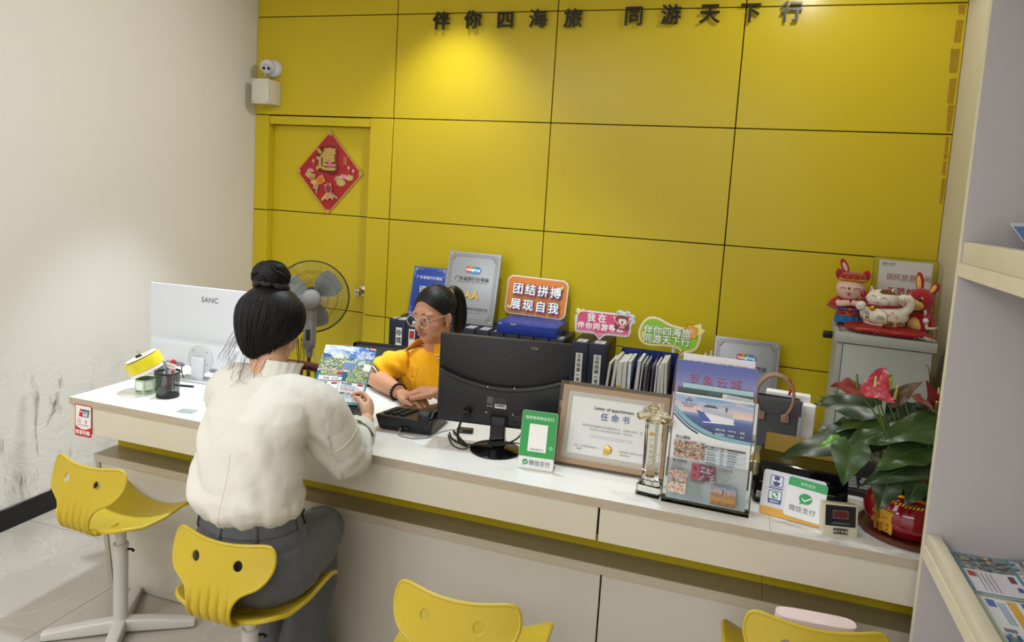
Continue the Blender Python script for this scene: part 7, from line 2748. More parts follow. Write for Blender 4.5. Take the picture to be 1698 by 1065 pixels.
for k in range(3):
    mb = MB()
    a0 = 2 * PI * k / 3 + 0.35
    def blade(u, v):
        r = 0.025 + 0.155 * u
        w = 1.55 * (0.42 + 0.58 * math.sin(PI * min(1, 0.15 + u * 0.75)) ** 0.8) * (0.72 if u < 0.1 else 1)
        a = a0 + (v - 0.5) * w * (1 - 0.25 * u)
        return Q @ Vector((r * math.cos(a), r * math.sin(a), 0.05 + 0.022 * (v - 0.5) * (1.2 - 0.4 * u)))
    mb.grid(blade, 16, 12, thick=0.002)
    mb.build('blade', M_FANB, t)
mb = MB()
mb.lathe([(0.0, 0.035), (0.030, 0.035), (0.030, 0.072), (0.02, 0.080), (0, 0.081)], 32, 0, Q)
mb.build('hub', M_FANB, t)
mb = MB()
mb.lathe([(0.050, -0.004), (0.054, -0.012), (0.054, -0.075), (0.046, -0.098), (0.02, -0.108), (0, -0.109)][::-1], 36, 0, Q)
mb.build('motor_housing', M_FANP, t)
mb = MB()
tail = Q @ Vector((0, 0, -0.05))
rg = []
for z, w, d in ((-0.03, 0.032, 0.030), (-0.09, 0.030, 0.030), (-0.17, 0.028, 0.026), (-0.235, 0.030, 0.026), (-0.275, 0.026, 0.022), (-0.285, 0.018, 0.016), (-0.325, 0.016, 0.015)):
    rg.append([(tail.x + a, tail.y + b_, FZ + z) for a, b_ in rrect(w * 2, d * 2, 0.010, 4)])
mb.rings(rg[::-1])
mb.build('control_neck', M_FANP, t)
mb = MB()
mb.box(tail.x - 0.006, tail.x + 0.020, tail.y - 0.033, tail.y - 0.024, FZ - 0.225, FZ - 0.165, 0, bev=0.002)
mb.build('switch_panel', M_BLK, t)
mb = MB()
mb.lathe([(0.011, 0.03), (0.011, FZ - 0.32)], 18, 0, Matrix.Translation((tail.x, tail.y, 0)))
mb.build('pole', mat('brown_metal_pole', '#5a3a22', 0.35, 0.3), t)
mb = MB()
mb.lathe([(0.0, 0.0), (0.145, 0.0), (0.15, 0.008), (0.135, 0.02), (0.05, 0.032), (0.02, 0.05), (0, 0.05)], 40, 0, Matrix.Translation((tail.x, tail.y, 0)))
mb.build('base', M_FANP, t)
mb = MB()
mb.tube(catmull([(tail.x + 0.02, tail.y, FZ - 0.28), (tail.x + 0.05, tail.y + 0.01, FZ - 0.36), (tail.x + 0.10, tail.y + 0.0, FZ - 0.47), (tail.x + 0.14, tail.y, FZ - 0.7), (tail.x + 0.16, tail.y, 0.01)], 6), 0.003, 6)
mb.build('cable', mat('grey_cable', '#8e8d8b'), t)

# ---- dark wooden chair, only its curved rail shows
t = thing('wooden_chair', 'dark reddish wooden chair whose curved back rail shows below the fan', 'chair', (0.90, -1.0, 0), RD(6))
M_DWOOD = mat('dark_red_wood', '#4a2014', 0.3, vary=0.2, vscale=20, stretch=(1, 1, 8))
mb = MB()
rail = [(0.235 * math.cos(RD(a)), 0.20 + 0.06 * math.sin(RD(a)) - 0.0, 0.655 + 0.030 * math.sin(RD(a))) for a in range(180, -1, -12)]
mb.tube([(-0.235, -0.10, 0.63)] + rail + [(0.235, -0.10, 0.63)], 0.018, 12, flat=1.4)
mb.build('curved_rail', M_DWOOD, t)
mb = MB()
mb.box(-0.22, 0.22, -0.20, 0.22, 0.40, 0.43, 0, bev=0.008)
mb.build('seat', M_DWOOD, t)
for sx in (-0.2, 0.2):
    for y, h in ((-0.18, 0.63), (0.2, 0.655)):
        mb = MB()
        mb.tube([(sx, y, 0.0), (sx, y, 0.40), (sx * 1.12, y + (0.03 if y < 0 else 0.02), h)], [0.016, 0.02, 0.015], 10)
        mb.build('leg', M_DWOOD, t)
for x in (-0.12, -0.04, 0.04, 0.12):
    mb = MB()
    mb.tube([(x, 0.205, 0.43), (x * 1.05, 0.245, 0.67)], 0.008, 8)
    mb.build('spindle', M_DWOOD, t)

# ---- black leather office chair
t = thing('office_chair', 'black leather office chair behind the woman in yellow', 'chair', (1.55, -0.99, 0), RD(8))
M_LTH = mat('black_leather', '#121113', 0.42, bump=0.25, bscale=260)
mb = MB()
def backf(u, v):
    x = -0.31 + 0.62 * u
    z = 0.50 + 0.385 * v
    e = (abs(2 * u - 1) ** 5)
    return (x * (1 - 0.05 * v), 0.19 + 0.045 * v - 0.05 * (2 * u - 1) ** 2, z - 0.03 * e * v)
mb.rings([[tuple(Vector(backf(0.5 + 0.5 * a / 0.31, v)) + Vector((0, b_, 0))) for a, b_ in rrect(0.62 - 0.06 * (v > 0.95) - 0.02 * (v > 0.85), 0.085 - 0.05 * (v > 0.95) - 0.02 * (v > 0.85), 0.02, 5)] for v in (0, 0.05, 0.3, 0.6, 0.86, 0.96, 1.0)])
mb.build('backrest', M_LTH, t)
mb = MB()
mb.prism(rrect(0.56, 0.46, 0.08, 6, 0, -0.02), 0.40, 0.475, 0, bev=0.025, seg=4)
mb.build('seat', M_LTH, t)
for sx in (-1, 1):
    mb = MB()
    mb.tube(catmull([(sx * 0.29, 0.16, 0.50), (sx * 0.31, 0.10, 0.62), (sx * 0.31, -0.06, 0.63), (sx * 0.30, -0.13, 0.60), (sx * 0.28, -0.10, 0.45)], 6), 0.018, 10, flat=1.4)
    mb.build('armrest', M_BLK, t)
mb = MB()
mb.lathe([(0.03, 0.08), (0.03, 0.40)], 20)
mb.build('gas_lift', M_BLK, t)
for k in range(5):
    a = 2 * PI * k / 5
    mb = MB()
    mb.tube([(0, 0, 0.10), (0.29 * math.cos(a), 0.29 * math.sin(a), 0.065)], [0.025, 0.016], 10)
    lg = mb.build('leg', M_BLK, t)
    mb = MB()
    mb.ell((0.29 * math.cos(a), 0.29 * math.sin(a), 0.027), (0.026, 0.026, 0.026))
    mb.build('caster', M_BLK, lg)

# ---- open shelf unit at the right wall
SX0, SX1, SY0, SY1 = 3.547, 3.958, -1.968, -3.55
t = thing('shelf_unit', 'cream and grey open brochure shelf unit along the right wall', 'shelf unit', (SX0, SY0, 0))
def sp(name, mb, mats=(M_LILAC, M_SHELFE)):
    o = mb.build(name, list(mats), None)
    o.parent = t
    o.matrix_parent_inverse = Matrix.Identity(4)
    o.location = (-SX0, -SY0, 0)
    return o
mb = MB()
mb.box(SX0 + 0.001, SX1, SY0 - 0.019, SY0, 0.0, 2.55, 0)
mb.box(SX0, SX0 + 0.001, SY0 - 0.019, SY0 + 0.0005, 0.0, 2.55, 1)
sp('end_panel', mb)
mb = MB()
mb.box(SX0 + 0.001, SX1, SY1, SY1 + 0.019, 0.0, 2.55, 0)
sp('end_panel', mb)
mb = MB()
mb.box(SX1 - 0.012, SX1, SY1 + 0.02, SY0 - 0.02, 0.0, 2.55, 0)
sp('back_panel', mb)
for zb in (0.10, 0.828, 1.527, 2.2):
    mb = MB()
    mb.box(SX0 + 0.004, SX1 - 0.013, SY1 + 0.02, SY0 - 0.0195, zb, zb + 0.032, 0)
    mb.box(SX0, SX0 + 0.004, SY1 + 0.02, SY0 - 0.0195, zb, zb + 0.032, 1)
    b_ = sp('shelf_board', mb)
    if zb > 0.5:
        mb = MB()
        mb.box(SX0 + 0.004, SX0 + 0.034, SY1 + 0.02, SY0 - 0.021, zb + 0.032, zb + 0.082 if zb > 1 else zb + 0.062, 0, bev=0.002)
        o = mb.build('retaining_lip', M_SHELFE, None)
        o.parent = b_
        o.matrix_parent_inverse = Matrix.Identity(4)


def tourcard(pr, w, h, cells, base, seed):
    pr.rect(-w / 2, 0, w / 2, h, base)
    r = random.Random(seed)
    n = cells
    cw = (w - 0.012) / n
    for k in range(n):
        x0 = -w / 2 + 0.007 + k * cw
        if seed % 2:
            pr.rect(x0, 0.006, x0 + cw - 0.006, h - 0.006, '#dddbe0')
            pr.mosaic(x0, h * 0.58, x0 + cw - 0.006, h - 0.006, 12, 8, photo([['#2c3a52', '#8d9aa0', '#3f3a2e', '#c7b48a'], ['#8d4a4f', '#6f8aa8', '#d3c9c4', '#3e5a6a'], ['#3e5a34', '#cfd6c9', '#23302a', '#7a8f6a']][k % 3], 20 + k, 4))
            pr.rect(x0 + 0.004, h * 0.40, x0 + 0.020, h * 0.53, '#c03a46')
            for q in range(4):
                pr.rect(x0 + 0.022 + q * 0.009, 0.015, x0 + 0.024 + q * 0.009, h * 0.52, '#7d7a86')
            pr.rect(x0 + cw - 0.026, h * 0.36, x0 + cw - 0.014, h * 0.52, '#6a3a46')
            pr.rect(x0 + cw - 0.022, h * 0.16, x0 + cw - 0.012, h * 0.26, '#4a4f9a')
        else:
            pr.rect(x0, 0.006, x0 + cw - 0.006, h - 0.006, '#dfe2e0')
            pr.rect(x0 + 0.006, h * 0.80, x0 + 0.022, h * 0.94, '#4a6ab4')
            pr.rect(x0 + cw * 0.42, h * 0.42, x0 + cw * 0.58, h - 0.010, '#dda636')
            for q in range(3):
                pr.rect(x0 + 0.026 + q * 0.005, h * 0.5, x0 + 0.029 + q * 0.005, h * 0.9, '#8aa2c8')
            pr.rect(x0 + cw * 0.66, h * 0.40, x0 + cw * 0.80, h - 0.008, '#3f66b0')
            pr.rect(x0 + 0.008, h * 0.36, x0 + 0.03, h * 0.42, '#77747c')
            pr.mosaic(x0 + 0.002, 0.010, x0 + cw - 0.010, h * 0.33, 14, 6, photo(['#2a5a9a', '#7a8f4a', '#1f4a8a', '#d6dccf', '#3f6aa8'], 30 + k, 4))


ZS_ = 0.828 + 0.032
FL = [('teal-bordered tour leaflet with red labels lying against the grey end panel of the shelf', '#5b8c94', 3, 3, 0.19, -2.005, 0.0), ('pale green tour leaflet with yellow strips lying nearer than the teal one on the shelf', '#a8bfa2', 3, 2, 0.215, -2.205, 1.0),
      ('pale green tour leaflet at the bottom right corner of the picture', '#b3c6ad', 3, 2, 0.215, -2.43, 1.0)]
for lb, base, cells, seed, h, y1, bend in FL:
    t2 = thing('tour_leaflet', lb, 'leaflet', (3.770, y1, ZS_ + 0.001), 0.0, 'tour leaflets on the lower shelf')
    w = 0.340
    mb = MB()
    fz = lambda x: 0.095 * max(0, (x + 0.12) / 0.29) ** 2 + 0.002
    mb.grid(lambda u, v: (-w / 2 + w * u, -h + h * v, fz(-w / 2 + w * u)), 20, 2, thick=0.0015)
    mb.build('sheet', M_PAPER, t2)
    pr = Print()
    tourcard(pr, w, h, cells, base, seed)
    bmx = bmesh.new()
    me_ = pr.mesh('x', M_INK, 0)
    bmx.from_mesh(me_)
    bpy.data.meshes.remove(me_)
    for k in range(1, 20):
        bmesh.ops.bisect_plane(bmx, geom=bmx.verts[:] + bmx.edges[:] + bmx.faces[:], plane_co=(-w / 2 + w * k / 20, 0, 0), plane_no=(1, 0, 0))
    for v_ in bmx.verts:
        v_.co = Vector((v_.co.x, v_.co.y - h, fz(v_.co.x) + 0.0004 + v_.co.z))
    me_ = bpy.data.meshes.new('print')
    bmx.to_mesh(me_)
    bmx.free()
    me_.materials.append(M_INK)
    link('print', me_, t2)
t2 = thing('tour_leaflet', 'blue and white tour leaflet lying on the upper shelf at the right edge', 'leaflet', (3.78, -2.02, 1.560), 0.0)
mb = MB()
mb.grid(lambda u, v: (-0.15 + 0.30 * u, -0.25 + 0.25 * v, 0.004 + 0.095 * v + 0.02 * u), 6, 6, thick=0.002)
mb.build('sheet', M_PAPER, t2)
pr = Print()
pr.rect(-0.15, -0.25, 0.15, 0.0, '#d6d8dc')
pr.poly([(-0.15, -0.25), (-0.02, -0.25), (0.02, -0.17), (-0.01, -0.10), (0.03, -0.03), (-0.15, -0.02)], '#4f79b5')
pr.bend(lambda x, y, z: (x, y, 0.0047 + 0.095 * (y + 0.25) / 0.25 + 0.02 * (x + 0.15) / 0.30 + z))
pbuild(pr, 'print', t2, Matrix.Identity(4))

# ================================================================== PEOPLE
from mathutils.bvhtree import BVHTree


def skin_mat(name, col):
    m = mat(name, col, 0.5, spec=0.35, sss=0.12, bump=0.05, bscale=900)
    return m


def bvh_of(me):
    return BVHTree.FromPolygons([v.co.copy() for v in me.vertices], [tuple(p.vertices) for p in me.polygons])


def snap(bvh, p, d, lift=0.001):
    """where the ray from p along d meets the surface, lifted a little off it"""
    d = Vector(d).normalized()
    h = bvh.ray_cast(Vector(p), d)
    return (h[0] - d * lift) if h[0] is not None else None


def hand(mb, wrist, f, n, side, curls, thumb, k=1.0, spread=0.06):
    """palm, four fingers and thumb; f: finger direction, n: where the palm faces, side: +1 thumb towards f x n"""
    f, n = Vector(f).normalized(), Vector(n)
    n = (n - n.dot(f) * f).normalized()
    s = f.cross(n) * side
    w = Vector(wrist)
    mb.tube([w - f * 0.015 * k, w + f * 0.02 * k, w + f * 0.05 * k + s * 0.001, w + f * 0.078 * k, w + f * 0.094 * k], [0.023 * k, 0.029 * k, 0.037 * k, 0.039 * k, 0.034 * k], 18, flat=[0.75, 0.55, 0.42, 0.36, 0.30], up=n)
    mb.ell(w + f * 0.038 * k + s * 0.020 * k + n * 0.010 * k, (0.017 * k, 0.017 * k, 0.024 * k), n=14, m=10)
    lens = [(0.043, 0.026, 0.021), (0.048, 0.030, 0.022), (0.045, 0.028, 0.021), (0.035, 0.021, 0.019)]
    for i in range(4):
        off = (1.5 - i) * 0.0205 * k
        d = (f + s * (1.5 - i) * spread).normalized()
        p = w + f * (0.088 - 0.006 * abs(i - 1.2)) * k + s * off
        pts, r = [p - d * 0.02 * k, p], [0.0085 * k, 0.0092 * k]
        a = 0
        for L_, c in zip(lens[i], curls[i]):
            a += RD(c)
            dd = d * math.cos(a) + n * math.sin(a)
            p = p + dd * L_ * k
            pts.append(p)
            r.append((0.0086, 0.0078, 0.0062)[len(pts) - 3] * k * (0.9 if i == 3 else 1))
        mb.tube(catmull(pts, 4), r, 10)
        mb.ell(pts[-1], (r[-1] * 0.98,) * 3, n=10, m=8)
    p = w + f * 0.022 * k + s * 0.024 * k + n * 0.006 * k
    pts, r = [p - s * 0.008 * k, p], [0.014 * k, 0.0135 * k]
    for L_, (tf, ts, tn) in zip((0.040, 0.032, 0.026), thumb):
        d = (f * tf + s * ts + n * tn).normalized()
        p = p + d * L_ * k
        pts.append(p)
        r.append((0.0118, 0.0100, 0.0075)[len(pts) - 3] * k)
    mb.tube(catmull(pts, 4), r, 12)
    mb.ell(pts[-1], (r[-1],) * 3, n=10, m=8)


def head_forms(mb, M, k=1.0):
    """skull, face, nose, lips' mound, ears and jaw in head space (facing +y), through M"""
    H = M @ Matrix.Diagonal((k, k, k, 1))
    def e(c, r, rot=None):
        mb.ell(c, r, 0, H, 24, 16, rot)
    e((0, -0.010, 0.032), (0.074, 0.091, 0.080))
    e((0, 0.030, 0.005), (0.066, 0.062, 0.075))
    e((0, 0.032, -0.043), (0.060, 0.056, 0.058))
    e((0, 0.048, -0.078), (0.036, 0.038, 0.032))
    e((0, 0.064, -0.092), (0.018, 0.017, 0.014))
    for sx in (-1, 1):
        e((sx * 0.033, 0.046, -0.030), (0.031, 0.036, 0.034))
        e((sx * 0.042, 0.022, -0.060), (0.020, 0.036, 0.028))
        e((sx * 0.027, 0.068, 0.022), (0.027, 0.018, 0.011))
        # ear
        rot = Matrix.Rotation(sx * 0.35, 3, 'Z') @ Matrix.Rotation(0.2, 3, 'X')
        e((sx * 0.075, -0.004, -0.014), (0.0065, 0.0155, 0.027), rot)
        e((sx * 0.072, 0.002, -0.040), (0.006, 0.009, 0.011), rot)
    mb.tube([H @ Vector(p) for p in catmull([(0, 0.084, 0.012), (0, 0.094, -0.008), (0, 0.106, -0.026), (0, 0.101, -0.034)], 4)], [0.008 * k, 0.009 * k, 0.0125 * k, 0.010 * k], 12)
    for sx in (-1, 1):
        e((sx * 0.0125, 0.094, -0.031), (0.008, 0.009, 0.0065))
    e((0, 0.088, -0.057), (0.022, 0.012, 0.010))


def neck_tube(mb, a, b, r0, r1):
    mb.tube([a, Vector(a).lerp(Vector(b), 0.5), b], [r0, (r0 + r1) / 2 * 0.96, r1], 20)


def ringz(c, rx, ry, n=48, sq=2.0, tilt=0.0, yaw=0.0):
    out = []
    for i in range(n):
        a = 2 * PI * i / n
        ca, sa = math.cos(a), math.sin(a)
        x, y = rx * math.copysign(abs(ca) ** (2 / sq), ca), ry * math.copysign(abs(sa) ** (2 / sq), sa)
        x, y = x * math.cos(yaw) - y * math.sin(yaw), x * math.sin(yaw) + y * math.cos(yaw)
        out.append((c[0] + x, c[1] + y, c[2] + tilt * y))
    return out


def wrinkle(me, fn):
    me.update()
    nv = [v.normal.copy() for v in me.vertices]
    for v, n in zip(me.vertices, nv):
        v.co += n * fn(v.co, n)
    me.update()


M_HAIR = mat('black_hair', '#0f0b0a', 0.5, spec=0.35, bump=0.4, bscale=160, stretch=(1, 1, 0.12))

# ------------------------------------------------------------------ woman in the cream blouse, seated with her back to us
t = thing('person', 'woman with hair bun in cream blouse and grey trousers, reading a brochure on a stool', 'person', (0, 0, 0))
SK = skin_mat('fair_skin', '#d8a98c')
HM = rotm(loc=(1.708, -2.085, 1.197)) @ Matrix.Rotation(RD(6), 4, 'Z') @ Matrix.Rotation(RD(-24), 4, 'X')
mb = MB()
head_forms(mb, HM)
neck_tube(mb, (1.758, -2.145, 1.055), HM @ Vector((0, -0.022, -0.04)), 0.056, 0.052)
# arms: shoulder, elbow, wrist
RS, RE, RW = Vector((1.895, -2.125, 1.000)), Vector((1.935, -1.985, 0.812)), Vector((1.852, -1.728, 0.828))
LS, LE, LW = Vector((1.632, -2.150, 1.010)), Vector((1.520, -1.955, 0.860)), Vector((1.498, -1.736, 0.866))
mb.tube([RS, RS.lerp(RE, .5), RE], [0.045, 0.042, 0.038], 16)
mb.tube([RE, RE.lerp(RW, .35), RW], [0.038, 0.037, 0.026], 16)
mb.tube([LS, LS.lerp(LE, .5), LE], [0.045, 0.042, 0.038], 16)
mb.tube([LE, LE.lerp(LW, .35), LW], [0.038, 0.037, 0.026], 16)
mb.tube([RS, (1.765, -2.15, 1.005), LS], [0.04, 0.055, 0.04], 16)
mb.tube([(1.765, -2.15, 1.03), (1.765, -2.19, 0.92), (1.775, -2.24, 0.72), (1.785, -2.23, 0.56)], [0.05, 0.075, 0.075, 0.10], 18)
# brochure frame
PBL, PBR, PTL, PTR = Vector((1.605, -1.732, 0.851)), Vector((1.797, -1.677, 0.846)), Vector((1.552, -1.533, 1.025)), Vector((1.743, -1.477, 1.020))
px = (PBR - PBL).normalized()
py = (PTL - PBL)
py = (py - py.dot(px) * px).normalized()
pn = px.cross(py)                      # faces the reader
# right hand: thumb on the front, fingers behind the sheet
gr = PBR + py * 0.085 + px * 0.024 - pn * 0.020
fr = ((gr - RW).normalized() * 0.9 + py * 0.3).normalized()
hand(mb, RW, fr, (-px * 0.9 - pn * 0.15), 1, [(38, 42, 25), (42, 44, 28), (46, 46, 28), (50, 46, 30)], [(0.75, 0.25, 0.35), (0.85, -0.05, 0.55), (0.6, -0.15, 0.8)], 0.93)
gl = PBL + py * 0.125 - px * 0.026 - pn * 0.020
fl = ((gl - LW).normalized() * 0.8 + py * 0.2 + px * 0.25).normalized()
hand(mb, LW, fl, (px * 0.9 - pn * 0.2), -1, [(30, 40, 25), (34, 42, 28), (38, 44, 28), (42, 44, 30)], [(0.8, 0.2, 0.35), (0.9, -0.1, 0.5), (0.75, -0.2, 0.7)], 0.93)
# lower legs and feet
for sx, kx, hx in ((1, 1.830, 1.805), (-1, 1.700, 1.665)):
    mb.tube([(1.785 + sx * 0.085, -2.20, 0.53), (kx, -1.955, 0.52)], [0.07, 0.052], 14)
    mb.tube([(kx, -1.955, 0.52), (hx, -1.995, 0.30), (hx, -2.02, 0.09)], [0.05, 0.048, 0.033], 14)
    mb.tube([(hx, -2.03, 0.06), (hx, -1.96, 0.045), (hx, -1.88, 0.035)], [0.032, 0.034, 0.025], 12)
link('body', fuse(mb, 'body', SK, 0.0032, 5, 0.5), t)

# trousers
M_TRS = mat('grey_wool_trousers', '#57585c', 0.8, bump=0.3, bscale=500, vary=0.10, vscale=260, stretch=(1, 1, 0.2), sheen=0.15)
mb = MB()
mb.rings([ringz((1.768, -2.245, 0.725), 0.143, 0.106), ringz((1.770, -2.247, 0.685), 0.147, 0.110), ringz((1.774, -2.247, 0.65), 0.158, 0.118), ringz((1.778, -2.247, 0.61), 0.172, 0.128), ringz((1.784, -2.240, 0.55), 0.190, 0.142), ringz((1.786, -2.225, 0.50), 0.188, 0.145), ringz((1.786, -2.21, 0.462), 0.155, 0.13), ringz((1.786, -2.20, 0.450), 0.10, 0.09)][::-1])
for sx, kx, hx in ((1, 1.830, 1.805), (-1, 1.695, 1.660)):
    mb.tube(catmull([(1.785 + sx * 0.088, -2.22, 0.535), (1.785 + sx * 0.085, -2.09, 0.545), (kx, -1.965, 0.530)], 5), [0.100, 0.092, 0.074], 20)
    mb.ell((kx, -1.955, 0.522), (0.070, 0.062, 0.072))
    mb.tube(catmull([(kx, -1.965, 0.52), (kx, -1.985, 0.38), (hx, -1.99, 0.2), (hx, -2.0, 0.06)], 5), [0.070, 0.074, 0.084, 0.096], 24, flat=0.85)
me = fuse(mb, 'trousers', M_TRS, 0.006, 6, 0.5)
def trf(p, n):
    leg = sstep(0.42, 0.30, p.z)
    a = math.sin(p.x * 70 + p.z * 3) * 0.006 * leg
    b_ = 0.006 * noise.fractal(Vector((p.x * 9, p.y * 9, p.z * 5)), 1.0, 2.0, 3)
    c = -0.0035 * math.exp(-((p.z - (0.575 + (p.x - 1.785) * 0.35)) / 0.012) ** 2) * (1 if p.y < -2.2 else 0)
    return a + b_ + c
wrinkle(me, trf)
trs = link('trousers', me, t)
bt = bvh_of(me)
mb = MB()
def wband(z, lift):
    pts = []
    for k in range(72):
        a = 2 * PI * k / 72
        d = Vector((-math.cos(a), -math.sin(a), 0))
        c = Vector((1.771, -2.247, z + 0.006 * math.sin(a)))
        h = snap(bt, c - d * 0.4, d, lift)
        pts.append(h if h is not None else c - d * 0.15)
    return pts
mb.rings([wband(0.672, 0.0005), wband(0.674, 0.004), wband(0.712, 0.004), wband(0.714, 0.0)], cap=False)
mb.build('waistband', M_TRS, trs)
for a in (215, 265, 315, 5):
    d = Vector((-math.cos(RD(a)), -math.sin(RD(a)), 0))
    pts = [snap(bt, Vector((1.771, -2.247, z)) - d * 0.4, d, l) for z, l in ((0.662, 0.003), (0.670, 0.008), (0.694, 0.009), (0.716, 0.008), (0.718, 0.002))]
    if None not in pts:
        mb = MB()
        mb.tube(pts, 0.006, 8, flat=0.35, up=d)
        mb.build('belt_loop', M_TRS, trs)
mb = MB()
for z0 in (0.685, 0.698):
    d = Vector((-math.cos(RD(20)), -math.sin(RD(20)), 0))
    q = [snap(bt, Vector((1.771, -2.247, z0 + dz)) - d * 0.4, d, 0.010) for dz in (-0.02, 0, 0.03)]
    if None not in q:
        mb.tube(q, 0.003, 6)
if mb.v:
    mb.build('black_tie', M_BLKR, trs)
for sx, hx in ((1, 1.805), (-1, 1.660)):
    mb = MB()
    mb.rings([[(hx + x, -1.955 + y, z) for x, y in rrect(2 * w, 2 * l, min(w, l) * 0.95, 6)] for z, w, l in ((0.0, 0.038, 0.115), (0.018, 0.041, 0.12), (0.045, 0.038, 0.10), (0.075, 0.030, 0.05))])
    mb.build('shoe', mat('black_shoe', '#161516', 0.35), t)

# blouse
M_BLO = mat('cream_blouse', '#d9d5cb', 0.62, bump=0.12, bscale=700, sheen=0.2, spec=0.3)
mb = MB()
S = [((1.768, -2.245, 0.692), 0.143, 0.106), ((1.766, -2.250, 0.722), 0.160, 0.122), ((1.763, -2.250, 0.765), 0.164, 0.127), ((1.760, -2.242, 0.83), 0.158, 0.121), ((1.758, -2.225, 0.91), 0.158, 0.116), ((1.760, -2.200, 0.98), 0.160, 0.108), ((1.764, -2.178, 1.03), 0.140, 0.090), ((1.764, -2.160, 1.062), 0.098, 0.074), ((1.763, -2.145, 1.085), 0.066, 0.062)]
mb.rings([ringz(c, rx, ry, 48, 2.3) for c, rx, ry in S])
CUFFR, CUFFL = RE.lerp(RW, 0.40) + Vector((0, 0, 0.014)), LE.lerp(LW, 0.40) + Vector((0, 0, 0.008))
mb.tube(catmull([(1.785, -2.17, 1.035), (1.855, -2.150, 1.020), RS + Vector((0.006, 0.012, -0.02)), RS.lerp(RE, 0.5) + Vector((0.008, -0.006, -0.015)), RE + Vector((0.004, -0.016, -0.002)), RE.lerp(RW, 0.18) + Vector((0, 0, 0.006)), CUFFR], 5), [0.050, 0.066, 0.078, 0.080, 0.074, 0.064, 0.054], 24)
mb.tube(catmull([(1.74, -2.17, 1.035), (1.675, -2.160, 1.025), LS + Vector((-0.006, 0.0, -0.01)), LS.lerp(LE, 0.5) + Vector((-0.004, 0, -0.01)), LE + Vector((0.0, 0.0, 0.004)), LE.lerp(LW, 0.18), CUFFL], 5), [0.055, 0.074, 0.084, 0.080, 0.070, 0.064, 0.054], 24)
me = fuse(mb, 'blouse', M_BLO, 0.0055, 5, 0.5)
def blf(p, n):
    ang = math.atan2(p.y + 2.24, p.x - 1.765)
    onb = 1.0 if (abs(p.x - 1.762) < 0.20 and p.y < -2.06) else 0.0
    gather = onb * sstep(0.82, 0.70, p.z)
    f = 0.0018 * gather * (math.sin(ang * 11 + 0.6) + 0.6 * math.sin(ang * 23 + p.z * 20))
    f += 0.006 * onb * math.exp(-((p.z - 0.745 - 0.012 * math.sin(ang * 5)) / 0.022) ** 2)
    # soft drapes from the armpits towards the waist
    q = (p.z - 0.86) * 0.8 + (p.x - 1.76) * 1.0
    f += onb * 0.0065 * math.sin(q * 62) * sstep(0.66, 0.76, p.z) * sstep(1.0, 0.90, p.z) * sstep(0.03, 0.12, abs(p.x - 1.765))
    # sleeve creases round the elbow
    dr = min((p - RE).length, 0.3)
    f += (1 - onb) * 0.0045 * math.sin((p - RS).length * 150) * math.exp(-(dr / 0.09) ** 2)
    cr = noise.noise(Vector((p.x * 9 + p.z * 6, p.y * 7, p.z * 13 - p.x * 5)))
    f += 0.0055 * (abs(cr) ** 0.6 - 0.45) * (0.5 + 0.5 * (1 - onb) + 0.5 * sstep(0.9, 0.72, p.z))
    f += 0.006 * noise.fractal(Vector((p.x * 8, p.y * 8, p.z * 5)), 1.0, 2.0, 4)
    return f
wrinkle(me, blf)
blo = link('blouse', me, t)
bb = bvh_of(me)
M_SEAM = mat('cream_seam', '#d6cfba', 0.7)
def seam(name, pts, d, r=0.0008, mm=None):
    q = [snap(bb, Vector(p), d, 0.0004) for p in catmull(pts, 8)]
    q = [x for x in q if x is not None]
    if len(q) > 2:
        mb = MB()
        mb.tube(q, r, 6)
        mb.build(name, mm or M_SEAM, blo)
BK = (-0.15, 1, 0)
seam('back_dart', [(1.83, -2.7, 0.90), (1.832, -2.7, 0.83), (1.825, -2.7, 0.76), (1.815, -2.7, 0.70)], BK)
seam('back_dart', [(1.665, -2.7, 0.90), (1.66, -2.7, 0.83), (1.665, -2.7, 0.76), (1.675, -2.7, 0.70)], BK)
ax = (RE - RS).normalized()
q = []
for k in range(28):
    a = 2 * PI * k / 28
    u = ax.orthogonal().normalized()
    w = ax.cross(u)
    c = RS.lerp(RE, 0.52)
    h = snap(bb, c + (u * math.cos(a) + w * math.sin(a)) * 0.3, -(u * math.cos(a) + w * math.sin(a)), 0.0006)
    if h is not None and (h - c).length < 0.13:
        q.append(h)
if len(q) > 6:
    mb = MB()
    mb.tube(q, 0.0022, 6)
    mb.build('sleeve_seam', M_SEAM, blo)
for C_, E_, W_ in ((CUFFR, RE, RW), (CUFFL, LE, LW)):
    ax = (W_ - E_).normalized()
    u = ax.orthogonal().normalized()
    w = ax.cross(u)
    mb = MB()
    rg = []
    for d, r in ((-0.028, 0.0595), (-0.030, 0.064), (-0.004, 0.065), (0.020, 0.060), (0.024, 0.056), (0.020, 0.048), (0.0, 0.045)):
        rg.append([C_ + ax * d + (u * math.cos(2 * PI * k / 36) + w * math.sin(2 * PI * k / 36)) * (r + 0.0022 * math.sin(k * 1.1 + d * 60) + 0.0015 * math.sin(k * 2.7)) for k in range(36)])
    mb.rings(rg, cap=False)
    mb.build('rolled_cuff', M_BLO, blo)
mb = MB()
def collar(u, v):
    a = 2 * PI * u
    ruff = 0.0014 * math.sin(a * 17) * (0.3 + 0.7 * v) * (0.35 + 0.65 * max(0, math.cos(a - 0.1)))
    r = 0.066 - 0.004 * v + 0.004 * v * v + ruff
    return (1.762 + r * math.cos(a) * 1.04, -2.140 + r * math.sin(a) + 0.030 * v, 1.066 + 0.044 * v + 0.0 * math.sin(a) - 0.018 * math.sin(a) * v)
mb.grid(collar, 120, 8, thick=0.0025)
mb.build('stand_collar', M_BLO, blo)

